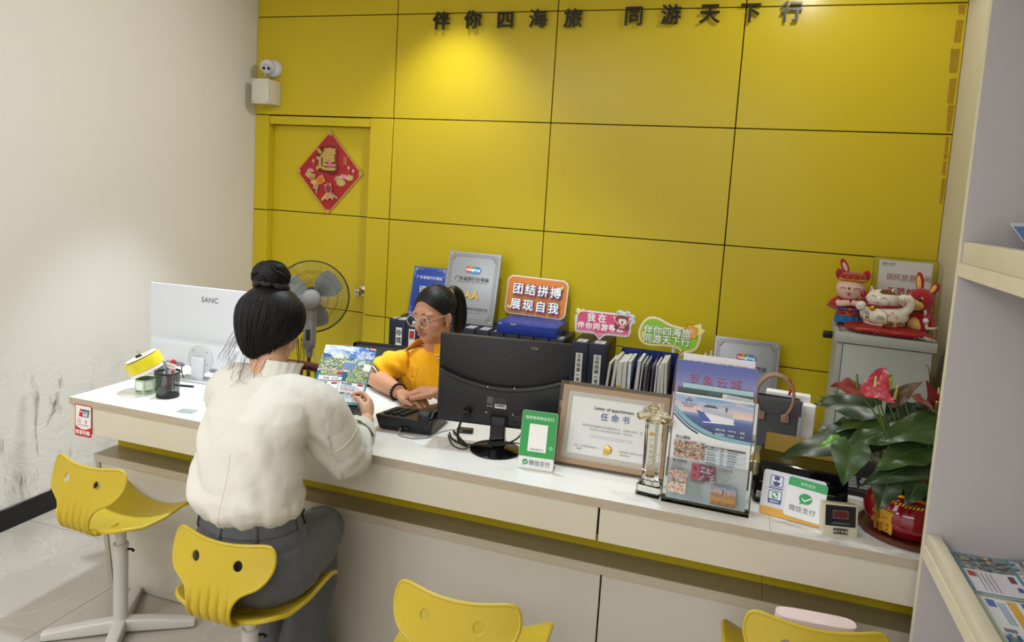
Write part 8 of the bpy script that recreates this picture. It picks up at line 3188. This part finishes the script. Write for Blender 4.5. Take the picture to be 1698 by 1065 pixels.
# hair: cap swept up into a bun, with loose wisps
HK = lambda p: HM @ Vector(p)
CAPC, CAPR = Vector((0, -0.022, 0.034)), (0.101, 0.108, 0.100)
BUN = Vector((-0.004, -0.070, 0.150))
BASE = Vector((-0.002, -0.058, 0.118))
mb = MB()
def cap(u, v):
    a = 2 * PI * u
    front = 0.5 + 0.5 * math.sin(a)                    # 1 at the face
    low = 2.72 - 1.42 * front ** 1.3 + 0.05 * math.sin(3 * a)
    th = low * v
    p = Vector((CAPR[0] * math.sin(th) * math.cos(a), CAPR[1] * math.sin(th) * math.sin(a), CAPR[2] * math.cos(th))) + CAPC
    if th > PI / 2:
        k = (th - PI / 2)
        p.x *= 1 - 0.14 * k
        p.y -= 0.004 * k
        p.z -= 0.040 * k
    return HK(p)
mb.grid(cap, 60, 26, thick=-0.012)
rr = random.Random(21)
def capdir(p):
    d = (p - CAPC)
    e = Vector((d.x / CAPR[0], d.y / CAPR[1], d.z / CAPR[2])).normalized()
    return Vector((CAPR[0] * e.x, CAPR[1] * e.y, CAPR[2] * e.z)) + CAPC
def capsurf(th, a, l):
    p = Vector((CAPR[0] * math.sin(th) * math.cos(a), CAPR[1] * math.sin(th) * math.sin(a), CAPR[2] * math.cos(th))) * l + CAPC
    if th > PI / 2:
        k = th - PI / 2
        p.x *= 1 - 0.14 * k
        p.y -= 0.004 * k
        p.z -= 0.040 * k
    return p
for k in range(330):
    a = rr.uniform(0, 2 * PI)
    front = 0.5 + 0.5 * math.sin(a)
    low = (2.72 - 1.42 * front ** 1.3) * rr.uniform(0.86, 1.02)
    e0 = BASE + Vector((0.026 * math.cos(a), 0.020 * math.sin(a), 0))
    lift = rr.uniform(1.0, 1.016)
    da = rr.uniform(-0.10, 0.10)
    mb.tube([HK(capsurf(low + (0.42 - low) * q / 11, a + da * q / 11, lift).lerp(e0, sstep(0.5, 1.0, q / 11))) for q in range(12)], [0.0010, 0.0021, 0.0023, 0.0014], 5)
mb.build('hair', M_HAIR, t, sharp=0)
mb = MB()
mb.ell(HK(BUN), (0.056, 0.050, 0.046), n=28, m=18, rot=HM.to_3x3())
for k in range(120):
    a0, tl = rr.uniform(0, 2 * PI), rr.uniform(-0.9, 0.9)
    R_ = Matrix.Rotation(rr.uniform(-0.5, 0.5), 3, 'X') @ Matrix.Rotation(tl, 3, 'Y')
    pts = []
    n = rr.randint(7, 14)
    for q in range(n):
        a = a0 + q * 0.24
        p = R_ @ Vector((math.cos(a), math.sin(a), 0.35 * math.sin(a * 0.5 + tl)))
        p.normalize()
        pts.append(HK(BUN + Vector((p.x * 0.0575, p.y * 0.0515, p.z * 0.0475))))
    mb.tube(pts, [0.0012, 0.0028, 0.0028, 0.001], 5)
bun = mb.build('hair_bun', M_HAIR, t, sharp=0)
mb = MB()
mb.tube([HK(BASE + Vector((0.047 * math.cos(2 * PI * k / 36), 0.040 * math.sin(2 * PI * k / 36), 0.002 + 0.004 * math.sin(k * 1.3)))) for k in range(36)], 0.0105, 10, closed=True)
mb.build('hair_tie', mat('dark_scrunchie', '#2b2527', 0.7, bump=0.4, bscale=200), bun)
mb = MB()
for k in range(9):
    a = 0.2 + k * 0.08
    mb.ell(HK(BASE + Vector((0.054 * math.cos(a), 0.046 * math.sin(a), 0.010 + 0.003 * math.sin(k * 2)))), (0.0045, 0.0045, 0.0045), n=8, m=6)
mb.build('beaded_clip', mat('lilac_beads', '#8f8aa8', 0.2), bun)
mb = MB()
def wisp(p, steps, r=0.00038):
    pts = [HK(p)]
    v = Vector(steps[0])
    for d in steps:
        pts.append(pts[-1] + Vector(d))
    mb.tube(catmull(pts, 6), [r, r, r * 0.4], 4)
for k in range(28):                                     # down the nape and over the collar
    x = rr.uniform(-0.075, 0.060)
    z0 = -0.095 + rr.uniform(-0.01, 0.012)
    y0 = -0.082 + abs(x) * 0.5
    wisp((x, y0, z0), [(rr.uniform(-.010, .008), -0.012 + rr.uniform(-.01, .006), -0.030), (rr.uniform(-.02, .015), -0.012 + rr.uniform(-.01, .004), -0.028), (rr.uniform(-.025, .02), rr.uniform(-.012, .006), -0.022), (rr.uniform(-.03, .03), rr.uniform(-.005, .005), rr.uniform(-.012, .006))])
mb.build('loose_hair', M_HAIR, t, sharp=0)
mb = MB()
for k in range(15):                                     # left side, hanging out past the neck
    wisp((-0.080 + rr.uniform(-.006, .01), -0.045 + rr.uniform(-.025, .02), -0.035 + rr.uniform(-.012, .012)), [(-0.012 + rr.uniform(-.008, .004), -0.004, -0.028), (-0.014 + rr.uniform(-.01, .008), -0.006, -0.030), (-0.010 + rr.uniform(-.012, .012), 0.0, -0.026), (0.006 + rr.uniform(-.02, .016), 0, -0.012)], 0.0004)
mb.build('loose_hair', M_HAIR, t, sharp=0)
mb = MB()
for k in range(14):                                     # by the right ear
    wisp((0.080, 0.024 + rr.uniform(-.02, .03), -0.004 + rr.uniform(-.02, .01)), [(0.004, rr.uniform(-.004, .008), -0.030), (rr.uniform(-.004, .004), rr.uniform(-.004, .010), -0.032), (rr.uniform(-.008, .004), rr.uniform(-.006, .010), -0.026)], 0.0006)
mb.build('loose_hair', M_HAIR, t, sharp=0)
mb = MB()
for k in range(14):                                     # flyaways
    a = rr.uniform(0, 2 * PI)
    wisp(BUN + Vector((0.055 * math.cos(a), 0.02, 0.04 * math.sin(a))), [(0.02 * math.cos(a), 0, 0.016 * math.sin(a) + 0.004), (0.016 * math.cos(a + .5), 0, 0.012 * math.sin(a + .5))], 0.0004)
mb.build('loose_hair', M_HAIR, t, sharp=0)

# the brochure she holds
w, h = (PBR - PBL).length, (PTL - PBL).length
F = Matrix(((px.x, py.x, pn.x, PBL.x), (px.y, py.y, pn.y, PBL.y), (px.z, py.z, pn.z, PBL.z), (0, 0, 0, 1)))
t2 = thing('brochure', 'blue travel brochure held up by the woman in the cream blouse', 'brochure', M=F)
mb = MB()
bow = lambda x, y: 0.010 * math.sin(PI * x / w) * 0.6
mb.grid(lambda u, v: (w * u, h * v, bow(w * u, h * v)), 16, 4, thick=0.0012)
mb.build('sheets', M_PAPER, t2)
pr = Print()
pr.rect(0, 0, w, h, '#2f8fa8')
ph = photo(['#e6eef6', '#7fa8d8', '#3f6fc0', '#5f86c4', '#c9dcef', '#4a78b8'], 3, 3)
pr.mosaic(0, h * 0.70, w, h, 30, 14, lambda u, v: mixc(ph(u, v), '#eef3f8', max(0, 0.9 - 1.5 * u) * v))
grn = photo(['#2f4a3a', '#6f8a4a', '#a9b48a', '#3f5a52', '#d3d0b4', '#54724a', '#8aa4b4'], 8, 8)
pr.mosaic(0, h * 0.52, w, h * 0.78, 32, 16, grn)
pr.poly([(w * 0.02, h * .78)] + [(w * x, h * y) for x, y in ((0.0, .86), (.12, .84), (.22, .80), (.3, .78))], '#3f5f86')
pr.poly([(w * (0.36 + 0.17 * math.cos(a)), h * (0.77 + 0.105 * math.sin(a))) for a in [PI * k / 16 for k in range(17)]], '#b7bdb4')
pr.poly([(w * (0.33 + 0.10 * math.cos(a)), h * (0.775 + 0.085 * math.sin(a))) for a in [PI * k / 16 for k in range(17)]], '#d3dacb')
pr.line([(w * .18, h * .77), (w * .55, h * .76)], 0.004, '#4a5a4a')
pr.rect(w * 0.48, h * 0.60, w * 0.70, h * 0.72, '#7f97bd')
pr.circ(w * 0.59, h * 0.72, w * 0.11, '#a9bdd8', 20, ry=h * 0.016)
for k in range(5):
    pr.rect(w * (0.50 + 0.04 * k), h * 0.61, w * (0.51 + 0.04 * k), h * 0.70, '#5f78a4')
pr.poly([(w * 0.72, h * 0.66), (w * 0.86, h * 0.70), (w * 0.84, h * 0.76), (w * 0.74, h * 0.74)], '#b9cbd8')
pr.text('爱上泉城', w * 0.50, h * 0.865, 0.021, '#e8f0fa', 0.01, 'LEFT', 1, 0.0, 0, 0.2)
pr.text('快乐假期', w * 0.66, h * 0.805, 0.016, '#eef4fb', 0.025, 'LEFT', 1, 0, 0, 0.2)
pr.text('品质旅行社', w * 0.05, h * 0.968, 0.006, '#8a96b0', 0.01)
pr.rect(w * 0.86, h * 0.963, w, h * 0.999, '#b3283c')
pr.text('特惠版', w * 0.88, h * 0.972, 0.0075, '#ffffff', 0.02)
pr.rect(w * 0.85, h * 0.59, w * 0.985, h * 0.715, '#e4ecec')
pr.rect(0, h * 0.545, w * 0.62, h * 0.572, '#e9dfe2')
bars(pr, 0.006, h * 0.552, w * 0.55, 1, 1, '#c0485a', 0.003, 5)
pr.rect(0, h * 0.40, w * 0.60, h * 0.545, '#2a6a7c')
pr.text('特价江山线', w * 0.08, h * 0.495, 0.0125, '#e3dc4a', 0.04)
pr.rect(w * 0.40, h * 0.49, w * 0.50, h * 0.53, '#c23a4a', r=0.002)
bars(pr, w * 0.06, h * 0.468, w * 0.48, 2, 0.006, '#c9dde2', 0.0026, 6)
pr.rect(w * 0.07, h * 0.385, w * 0.52, h * 0.445, '#eef0f0', r=0.003)
pr.text('¥998 · ¥1299', w * 0.16, h * 0.400, 0.0115, '#c0304a', 0.02)
pr.rect(w * 0.44, h * 0.390, w * 0.51, h * 0.440, '#d5dadc')
pr.mosaic(w * 0.60, h * 0.375, w * 0.985, h * 0.585, 20, 14, photo(['#3a5a34', '#8fa45a', '#d0c46a', '#5f8aa4', '#b9c4a4', '#46643a'], 12, 7))
for x0, x1, y0, y1, ti, pc in ((0.04, 0.48, 0.20, 0.355, '畅玩古城', '¥2399'), (0.51, 0.97, 0.20, 0.355, '享住度假', '¥1998-2298'), (0.04, 0.46, 0.035, 0.185, '', ''), (0.49, 0.97, 0.035, 0.185, '纵横新江南', '')):
    pr.rect(w * x0, h * y0, w * x1, h * y1, '#e9edef', r=0.003)
    pr.text(ti, w * (x0 + 0.03), h * (y1 - 0.035), 0.0098, '#2b3f55', 0.03)
    pr.rect(w * (x1 - 0.13), h * (y1 - 0.036), w * (x1 - 0.02), h * (y1 - 0.006), '#b8344a', r=0.002)
    bars(pr, w * (x0 + 0.03), h * (y1 - 0.058), w * (x1 - x0 - 0.1), 3, 0.0052, '#8fa3b4', 0.002, 9)
    if pc:
        pr.text(pc, w * (x0 + 0.05), h * (y0 + 0.02), 0.0105, '#c0304a', 0.02)
        pr.rect(w * (x1 - 0.10), h * (y0 + 0.012), w * (x1 - 0.02), h * (y0 + 0.058), '#d3dade')
pr.rect(0, 0, w, h * 0.022, '#5fc0dc')
pr.bend(lambda x, y, z: (x, y, z + 0.0005 + bow(x, y)))
pbuild(pr, 'front_print', t2, Matrix.Identity(4), M_INKG)

# ------------------------------------------------------------------ woman in the yellow polo behind the counter
t = thing('person', 'woman with glasses and ponytail in a yellow polo shirt, arms folded on the counter', 'person', (0, 0, 0))
SK2 = skin_mat('tan_skin', '#c08a6a')
YAW = RD(156)                                           # which way she faces
ND = Vector((-math.sin(YAW), math.cos(YAW), 0))
HM = rotm(loc=(1.828, -1.135, 1.118)) @ Matrix.Rotation(RD(163), 4, 'Z') @ Matrix.Rotation(RD(-9), 4, 'X') @ Matrix.Rotation(RD(3), 4, 'Y')
RS, RE, RW = Vector((1.645, -1.140, 0.868)), Vector((1.590, -1.205, 0.826)), Vector((1.775, -1.325, 0.812))
LS, LE, LW = Vector((1.985, -1.045, 0.885)), Vector((2.075, -1.235, 0.822)), Vector((1.955, -1.330, 0.818))
mb = MB()
head_forms(mb, HM, 1.02)
neck_tube(mb, (1.825, -1.080, 0.90), HM @ Vector((0, -0.018, -0.045)), 0.060, 0.053)
mb.tube([RS, RS.lerp(RE, .5), RE], [0.046, 0.044, 0.040], 16)
mb.tube([RE, RE.lerp(RW, .35), RW], [0.041, 0.042, 0.029], 16)
mb.tube([LS, LS.lerp(LE, .5), LE], [0.046, 0.044, 0.040], 16)
mb.tube([LE, LE.lerp(LW, .35), LW], [0.041, 0.042, 0.029], 16)
mb.tube([RS, (1.815, -1.07, 0.885), LS], [0.035, 0.05, 0.035], 16)
mb.tube([(1.815, -1.07, 0.88), (1.81, -1.05, 0.75), (1.80, -1.02, 0.56)], [0.06, 0.08, 0.10], 18)
hand(mb, RW, (0.95, -0.22, -0.02), (0.05, 0.0, -1), -1, [(12, 28, 20), (12, 30, 22), (14, 32, 22), (16, 34, 24)], [(0.75, 0.55, 0.05), (0.95, 0.15, 0.1), (1, -0.05, 0.1)], 0.96)
hand(mb, LW + Vector((0, 0, 0.030)), (-0.96, -0.18, -0.06), (0.0, 0.05, -1), 1, [(18, 30, 22), (20, 34, 24), (22, 36, 26), (26, 38, 26)], [(0.8, 0.5, 0.1), (0.95, 0.15, 0.2), (1, 0.0, 0.2)], 0.96)
mb.tube([LW, LW + Vector((0, 0, 0.030))], 0.024, 12)
for sx in (-1, 1):
    mb.tube([(1.80 + sx * 0.09, -1.00, 0.53), (1.80 + sx * 0.11, -1.22 + 0.10, 0.52)], [0.08, 0.06], 14)
    mb.tube([(1.80 + sx * 0.11, -1.12, 0.50), (1.80 + sx * 0.11, -1.08, 0.28), (1.80 + sx * 0.11, -1.06, 0.08)], [0.055, 0.05, 0.035], 14)
link('body', fuse(mb, 'body', SK2, 0.0030, 7, 0.5), t)
mb = MB()
mb.rings([ringz((1.80, -1.01, z), rx, ry, 36, 2, 0, YAW) for z, rx, ry in ((0.47, 0.14, 0.12), (0.50, 0.175, 0.14), (0.58, 0.17, 0.13), (0.66, 0.15, 0.11))])
for sx in (-1, 1):
    mb.tube([(1.80 + sx * 0.09, -1.01, 0.535), (1.80 + sx * 0.11, -1.13, 0.52)], [0.10, 0.08], 16)
    mb.tube([(1.80 + sx * 0.11, -1.13, 0.51), (1.80 + sx * 0.11, -1.09, 0.28), (1.80 + sx * 0.11, -1.06, 0.05)], [0.078, 0.075, 0.07], 16)
link('trousers', fuse(mb, 'trousers', mat('dark_trousers', '#1b1c22', 0.8), 0.008, 4), t)
for sx in (-1, 1):
    mb = MB()
    mb.rings([[(1.80 + sx * 0.11 + x, -1.09 + y, z) for x, y in rrect(0.08, 0.24, 0.036, 6)] for z in (0.0, 0.03, 0.055)])
    mb.build('shoe', mat('black_shoe', '#161516'), t)

M_POLO = mat('yellow_polo_knit', '#f0ac0e', 0.8, bump=0.35, bscale=750, sheen=0.15, spec=0.25)
mb = MB()
C0 = (1.812, -1.075)
S = [(0.60, 0.150, 0.115, 0.03), (0.68, 0.158, 0.120, 0.02), (0.76, 0.165, 0.122, 0.01), (0.83, 0.176, 0.118, 0.0), (0.885, 0.176, 0.104, 0.0), (0.922, 0.138, 0.088, 0.0), (0.945, 0.092, 0.074, 0.0), (0.955, 0.070, 0.066, 0.0)]
mb.rings([ringz((C0[0] - ND.x * b_, C0[1] - ND.y * b_, z), rx, ry, 48, 2.4, 0, YAW) for z, rx, ry, b_ in S])
for S_, E_ in ((RS, RE), (LS, LE)):
    end = S_.lerp(E_, 0.74 if S_ is RS else 0.6)
    mb.tube(catmull([Vector((C0[0], C0[1], 0.905)).lerp(S_, 0.62), S_ + Vector((0, 0, 0.004)), S_.lerp(E_, 0.4) + Vector((0, 0, 0.004)), end + Vector((0, 0, 0.002))], 5), [0.056, 0.061, 0.061, 0.062], 22)
me = fuse(mb, 'polo_shirt', M_POLO, 0.005, 4, 0.5)
def plf(p, n):
    f = 0.004 * noise.fractal(Vector((p.x * 10, p.y * 10, p.z * 6)), 1.0, 2.0, 4)
    dr = (p - RS.lerp(RE, 0.3)).length
    f += 0.004 * math.sin((p.x * 0.7 + p.z) * 120) * math.exp(-((dr - 0.06) / 0.07) ** 2)
    return f
wrinkle(me, plf)
polo = link('polo_shirt', me, t)
bp = bvh_of(me)
M_TRIM, M_TRIMB = mat('white_trim_knit', '#e6e1d4', 0.8), mat('navy_trim_knit', '#25262c', 0.8)
ax = (RE - RS).normalized()
u = ax.orthogonal().normalized()
w = ax.cross(u)
for off, m_, r in ((0.0, M_TRIMB, 0.0022), (0.006, M_TRIM, 0.0030), (0.011, M_TRIMB, 0.0018)):
    mb = MB()
    c = RS.lerp(RE, 0.74) + ax * (off + 0.012) + Vector((0, 0, 0.002))
    mb.tube([c + (u * math.cos(2 * PI * k / 32) + w * math.sin(2 * PI * k / 32)) * 0.0625 for k in range(32)], r, 6, closed=True)
    mb.build('sleeve_trim', m_, polo)
# collar: two flaps and a placket
fwd, rgt = ND, Vector((ND.y, -ND.x, 0))                 # rgt: her left-to-right seen from the front is -rgt
NC = Vector((1.823, -1.090, 0.957))
mb = MB()
def fold(u, v):
    a = RD(118 - 416 * 0.5 * 0 + (-236) * u) if False else RD(112 - 224 * u)
    d = -fwd * math.cos(a) + rgt * math.sin(a)
    open_ = abs(2 * u - 1) ** 3
    r = 0.064 + 0.034 * v + 0.012 * open_ * v
    z = 0.046 - 0.038 * v - 0.022 * open_ * (0.4 + 0.6 * v)
    return NC + d * r + fwd * (0.052 * open_ * (0.75 + 0.25 * v)) + Vector((0, 0, z))
mb.grid(fold, 40, 8, thick=0.003)
col = mb.build('collar', M_POLO, polo)
for off, m_, r in ((0.985, M_TRIM, 0.0022), (0.90, M_TRIMB, 0.0016)):
    mb = MB()
    mb.tube([Vector(fold(k / 40, off)) + Vector((0, 0, 0.0016)) + (Vector(fold(k / 40, off)) - NC) * 0.012 for k in range(41)], r, 6)
    mb.build('collar_trim', m_, col)
for z in (0.845, 0.79):
    p = snap(bp, Vector((C0[0], C0[1], z)) + fwd * 0.4 + rgt * 0.004, -fwd, 0.0015)
    if p is not None:
        mb = MB()
        mb.lathe([(0.0, 0.0), (0.0055, 0.0), (0.0055, 0.0015), (0.004, 0.0012), (0, 0.0012)], 16, 0, Matrix.Translation(p) @ fwd.to_track_quat('Z', 'Y').to_matrix().to_4x4())
        mb.build('button', mat('amber_button', '#b9873a', 0.3), polo)
for sx in (-0.016, 0.016):
    q = [snap(bp, Vector((C0[0], C0[1], 0.74 + 0.013 * k)) + fwd * 0.4 + rgt * sx, -fwd, 0.0004) for k in range(12)]
    q = [x for x in q if x is not None]
    if len(q) > 2:
        mb = MB()
        mb.tube(q, 0.0012, 6)
        mb.build('placket_edge', mat('polo_shadow_seam', '#d3930c', 0.8), polo)

# face details
K = 1.02
HK = lambda p: HM @ (Vector(p) * K)
R3 = HM.to_3x3()
M_EYEW, M_IRIS = mat('eye_white', '#d9d2c9', 0.2), mat('dark_iris', '#1a0f0a', 0.08)
M_BROW = mat('eyebrow', '#1c1512', 0.8)
M_LIP = mat('lips', '#9c4f47', 0.4)
for sx in (-1, 1):
    mb = MB()
    mb.ell(HK((sx * 0.031, 0.0845, 0.002)), (0.0125 * K, 0.006 * K, 0.0058 * K), n=18, m=12, rot=R3)
    ey = mb.build('eye', M_EYEW, t)
    mb = MB()
    mb.ell(HK((sx * 0.031 + 0.003, 0.0890, 0.0018)), (0.0056 * K, 0.003 * K, 0.0056 * K), n=16, m=10, rot=R3)
    mb.build('iris', M_IRIS, ey)
    mb = MB()
    mb.tube([HK((sx * 0.031 + 0.0135 * math.cos(RD(a)), 0.0875 - 0.004 * abs(math.cos(RD(a))), 0.002 + 0.0066 * math.sin(RD(a)))) for a in range(0, 181, 15)], [0.001, 0.0019, 0.001], 6)
    mb.build('upper_lash', M_BROW, ey)
    mb = MB()
    mb.tube([HK((sx * (0.014 + 0.0065 * k), 0.0905 - 0.0022 * k - 0.0006 * k * k, 0.0245 + 0.0016 * k - 0.0007 * k * k)) for k in range(6)], [0.0025, 0.0034, 0.0028, 0.001], 8, flat=0.6)
    mb.build('eyebrow', M_BROW, t)
    mb = MB()
    mb.ell(HK((sx * 0.0078, 0.1005, -0.0375)), (0.0028, 0.0022, 0.0016), n=10, m=6, rot=R3)
    mb.build('nostril', mat('nostril', '#5a2f22', 0.8), t)
mb = MB()
mb.tube(catmull([HK((-0.022, 0.0865, -0.0565)), HK((-0.010, 0.0965, -0.0535)), HK((0, 0.0985, -0.0550)), HK((0.010, 0.0965, -0.0535)), HK((0.022, 0.0865, -0.0565))], 5), [0.0012, 0.0038, 0.0036, 0.0038, 0.0012], 10)
mb.tube(catmull([HK((-0.020, 0.0865, -0.0585)), HK((-0.008, 0.0965, -0.0630)), HK((0.008, 0.0965, -0.0630)), HK((0.020, 0.0865, -0.0585))], 5), [0.0012, 0.0046, 0.0046, 0.0012], 10)
mb.build('lips', M_LIP, t)

# glasses
M_GFR = mat('clear_grey_frame', '#b3a9a0', 0.15, 0.2)
M_LENS = mat('spectacle_lens', '#ffffff', 0.02, trans=1.0, ior=1.08)
mb = MB()
for sx in (-1, 1):
    cx_ = sx * 0.034
    mb.tube([HK((cx_ + 0.0255 * math.cos(2 * PI * k / 36), 0.1035 - 0.05 * (cx_ + 0.0255 * math.cos(2 * PI * k / 36)) ** 2 * 6, -0.004 + 0.0235 * math.sin(2 * PI * k / 36))) for k in range(36)], 0.0017, 8, closed=True)
    mb.tube([HK((sx * 0.0590, 0.099, 0.004)), HK((sx * 0.068, 0.088, 0.006)), HK((sx * 0.077, 0.03, 0.008)), HK((sx * 0.080, -0.004, 0.006)), HK((sx * 0.078, -0.02, -0.012))], 0.0016, 8)
mb.tube([HK((-0.010, 0.1035, 0.003)), HK((0, 0.106, 0.006)), HK((0.010, 0.1035, 0.003))], 0.0016, 8)
glo = mb.build('glasses_frame', M_GFR, t)
for sx in (-1, 1):
    mb = MB()
    cx_ = sx * 0.034
    mb.add([HK((cx_ + 0.0245 * math.cos(2 * PI * k / 28), 0.1035 - 0.05 * (cx_ + 0.0245 * math.cos(2 * PI * k / 28)) ** 2 * 6, -0.004 + 0.0225 * math.sin(2 * PI * k / 28))) for k in range(28)], [tuple(range(28))])
    mb.build('lens', M_LENS, glo)

# hair: combed back into a ponytail
CAPC, CAPR = Vector((0, -0.014, 0.036)), (0.0815, 0.097, 0.0865)
mb = MB()
def hairline(a):
    front = 0.5 + 0.5 * math.sin(a)
    side = abs(math.cos(a))
    return 2.32 - 1.24 * front ** 2.6
def cap2(u, v):
    a = 2 * PI * u
    th = hairline(a) * v
    p = Vector((CAPR[0] * math.sin(th) * math.cos(a), CAPR[1] * math.sin(th) * math.sin(a), CAPR[2] * math.cos(th))) + CAPC
    if th > PI / 2:
        p.x *= 1 - 0.12 * (th - PI / 2)
        p.z -= 0.012 * (th - PI / 2)
    return HK(p)
mb.grid(cap2, 60, 26, thick=-0.009)
TIE = Vector((0.0, -0.108, 0.062))
rr = random.Random(8)
for k in range(230):
    a = rr.uniform(0, 2 * PI)
    th = hairline(a) * rr.uniform(0.90, 1.0)
    s0 = Vector((CAPR[0] * math.sin(th) * math.cos(a), CAPR[1] * math.sin(th) * math.sin(a), CAPR[2] * math.cos(th))) + CAPC
    pts = []
    for q in range(11):
        u_ = q / 10
        p = s0.lerp(TIE + Vector((0.012 * math.cos(a), 0, 0.012 * math.sin(a))), u_)
        d = p - CAPC
        e = Vector((d.x / CAPR[0], d.y / CAPR[1], d.z / CAPR[2])).normalized()
        c = Vector((CAPR[0] * e.x, CAPR[1] * e.y, CAPR[2] * e.z)) + CAPC
        p = p.lerp(CAPC + (c - CAPC) * 1.01, math.sin(PI * min(1, u_ * 0.94)) ** 0.5)
        pts.append(HK(p))
    mb.tube(pts, [0.0010, 0.0020, 0.0020, 0.0014], 5)
mb.build('hair', M_HAIR, t, sharp=0)
mb = MB()
PT = [Vector((0, -0.106, 0.064)), Vector((0, -0.135, 0.068)), Vector((0, -0.158, 0.035)), Vector((0, -0.160, -0.03)), Vector((0, -0.148, -0.09)), Vector((0, -0.135, -0.125))]
mb.tube([HK(p) for p in catmull(PT, 6)], [0.016, 0.026, 0.034, 0.036, 0.030, 0.012], 18)
for k in range(80):
    a, r = rr.uniform(0, 2 * PI), rr.uniform(0.8, 1.05)
    q = []
    rad = [0.014, 0.025, 0.034, 0.036, 0.030, 0.010]
    for p, rd in zip(PT, rad):
        q.append(HK(p + Vector((rd * r * math.cos(a), rd * r * 0.7 * math.sin(a), rd * 0.4 * math.sin(a)))))
    mb.tube(catmull(q, 4), [0.001, 0.002, 0.002, 0.0008], 5)
pt = mb.build('ponytail', M_HAIR, t, sharp=0)
mb = MB()
mb.tube([HK(TIE + Vector((0.019 * math.cos(2 * PI * k / 24), -0.004, 0.019 * math.sin(2 * PI * k / 24)))) for k in range(24)], 0.006, 8, closed=True)
mb.build('hair_tie', mat('gold_hair_clip', '#8a7a5a', 0.3, 0.5), pt)

# bead bracelet and jade bangle
ax = (RW - RE).normalized()
u = ax.orthogonal().normalized()
w = ax.cross(u)
c = RW - ax * 0.012
br = None
M_BEAD = mat('dark_wood_beads', '#231315', 0.15)
mb = MB()
for k in range(18):
    a = 2 * PI * k / 18
    mb.ell(c + (u * math.cos(a) + w * math.sin(a)) * 0.0345, 0.0062, n=12, m=8)
mb.build('bead_bracelet', M_BEAD, t, label='dark bead bracelet')
mb = MB()
ax = (LW - LE).normalized()
u = ax.orthogonal().normalized()
w = ax.cross(u)
c = LW - ax * 0.004 + Vector((0, 0, 0.012))
mb.tube([c + (u * math.cos(2 * PI * k / 36) + w * math.sin(2 * PI * k / 36)) * 0.0375 for k in range(36)], 0.0055, 10, closed=True, flat=1.2)
mb.build('jade_bangle', mat('grey_jade', '#8a9a92', 0.12), t, label='grey-green jade bangle')
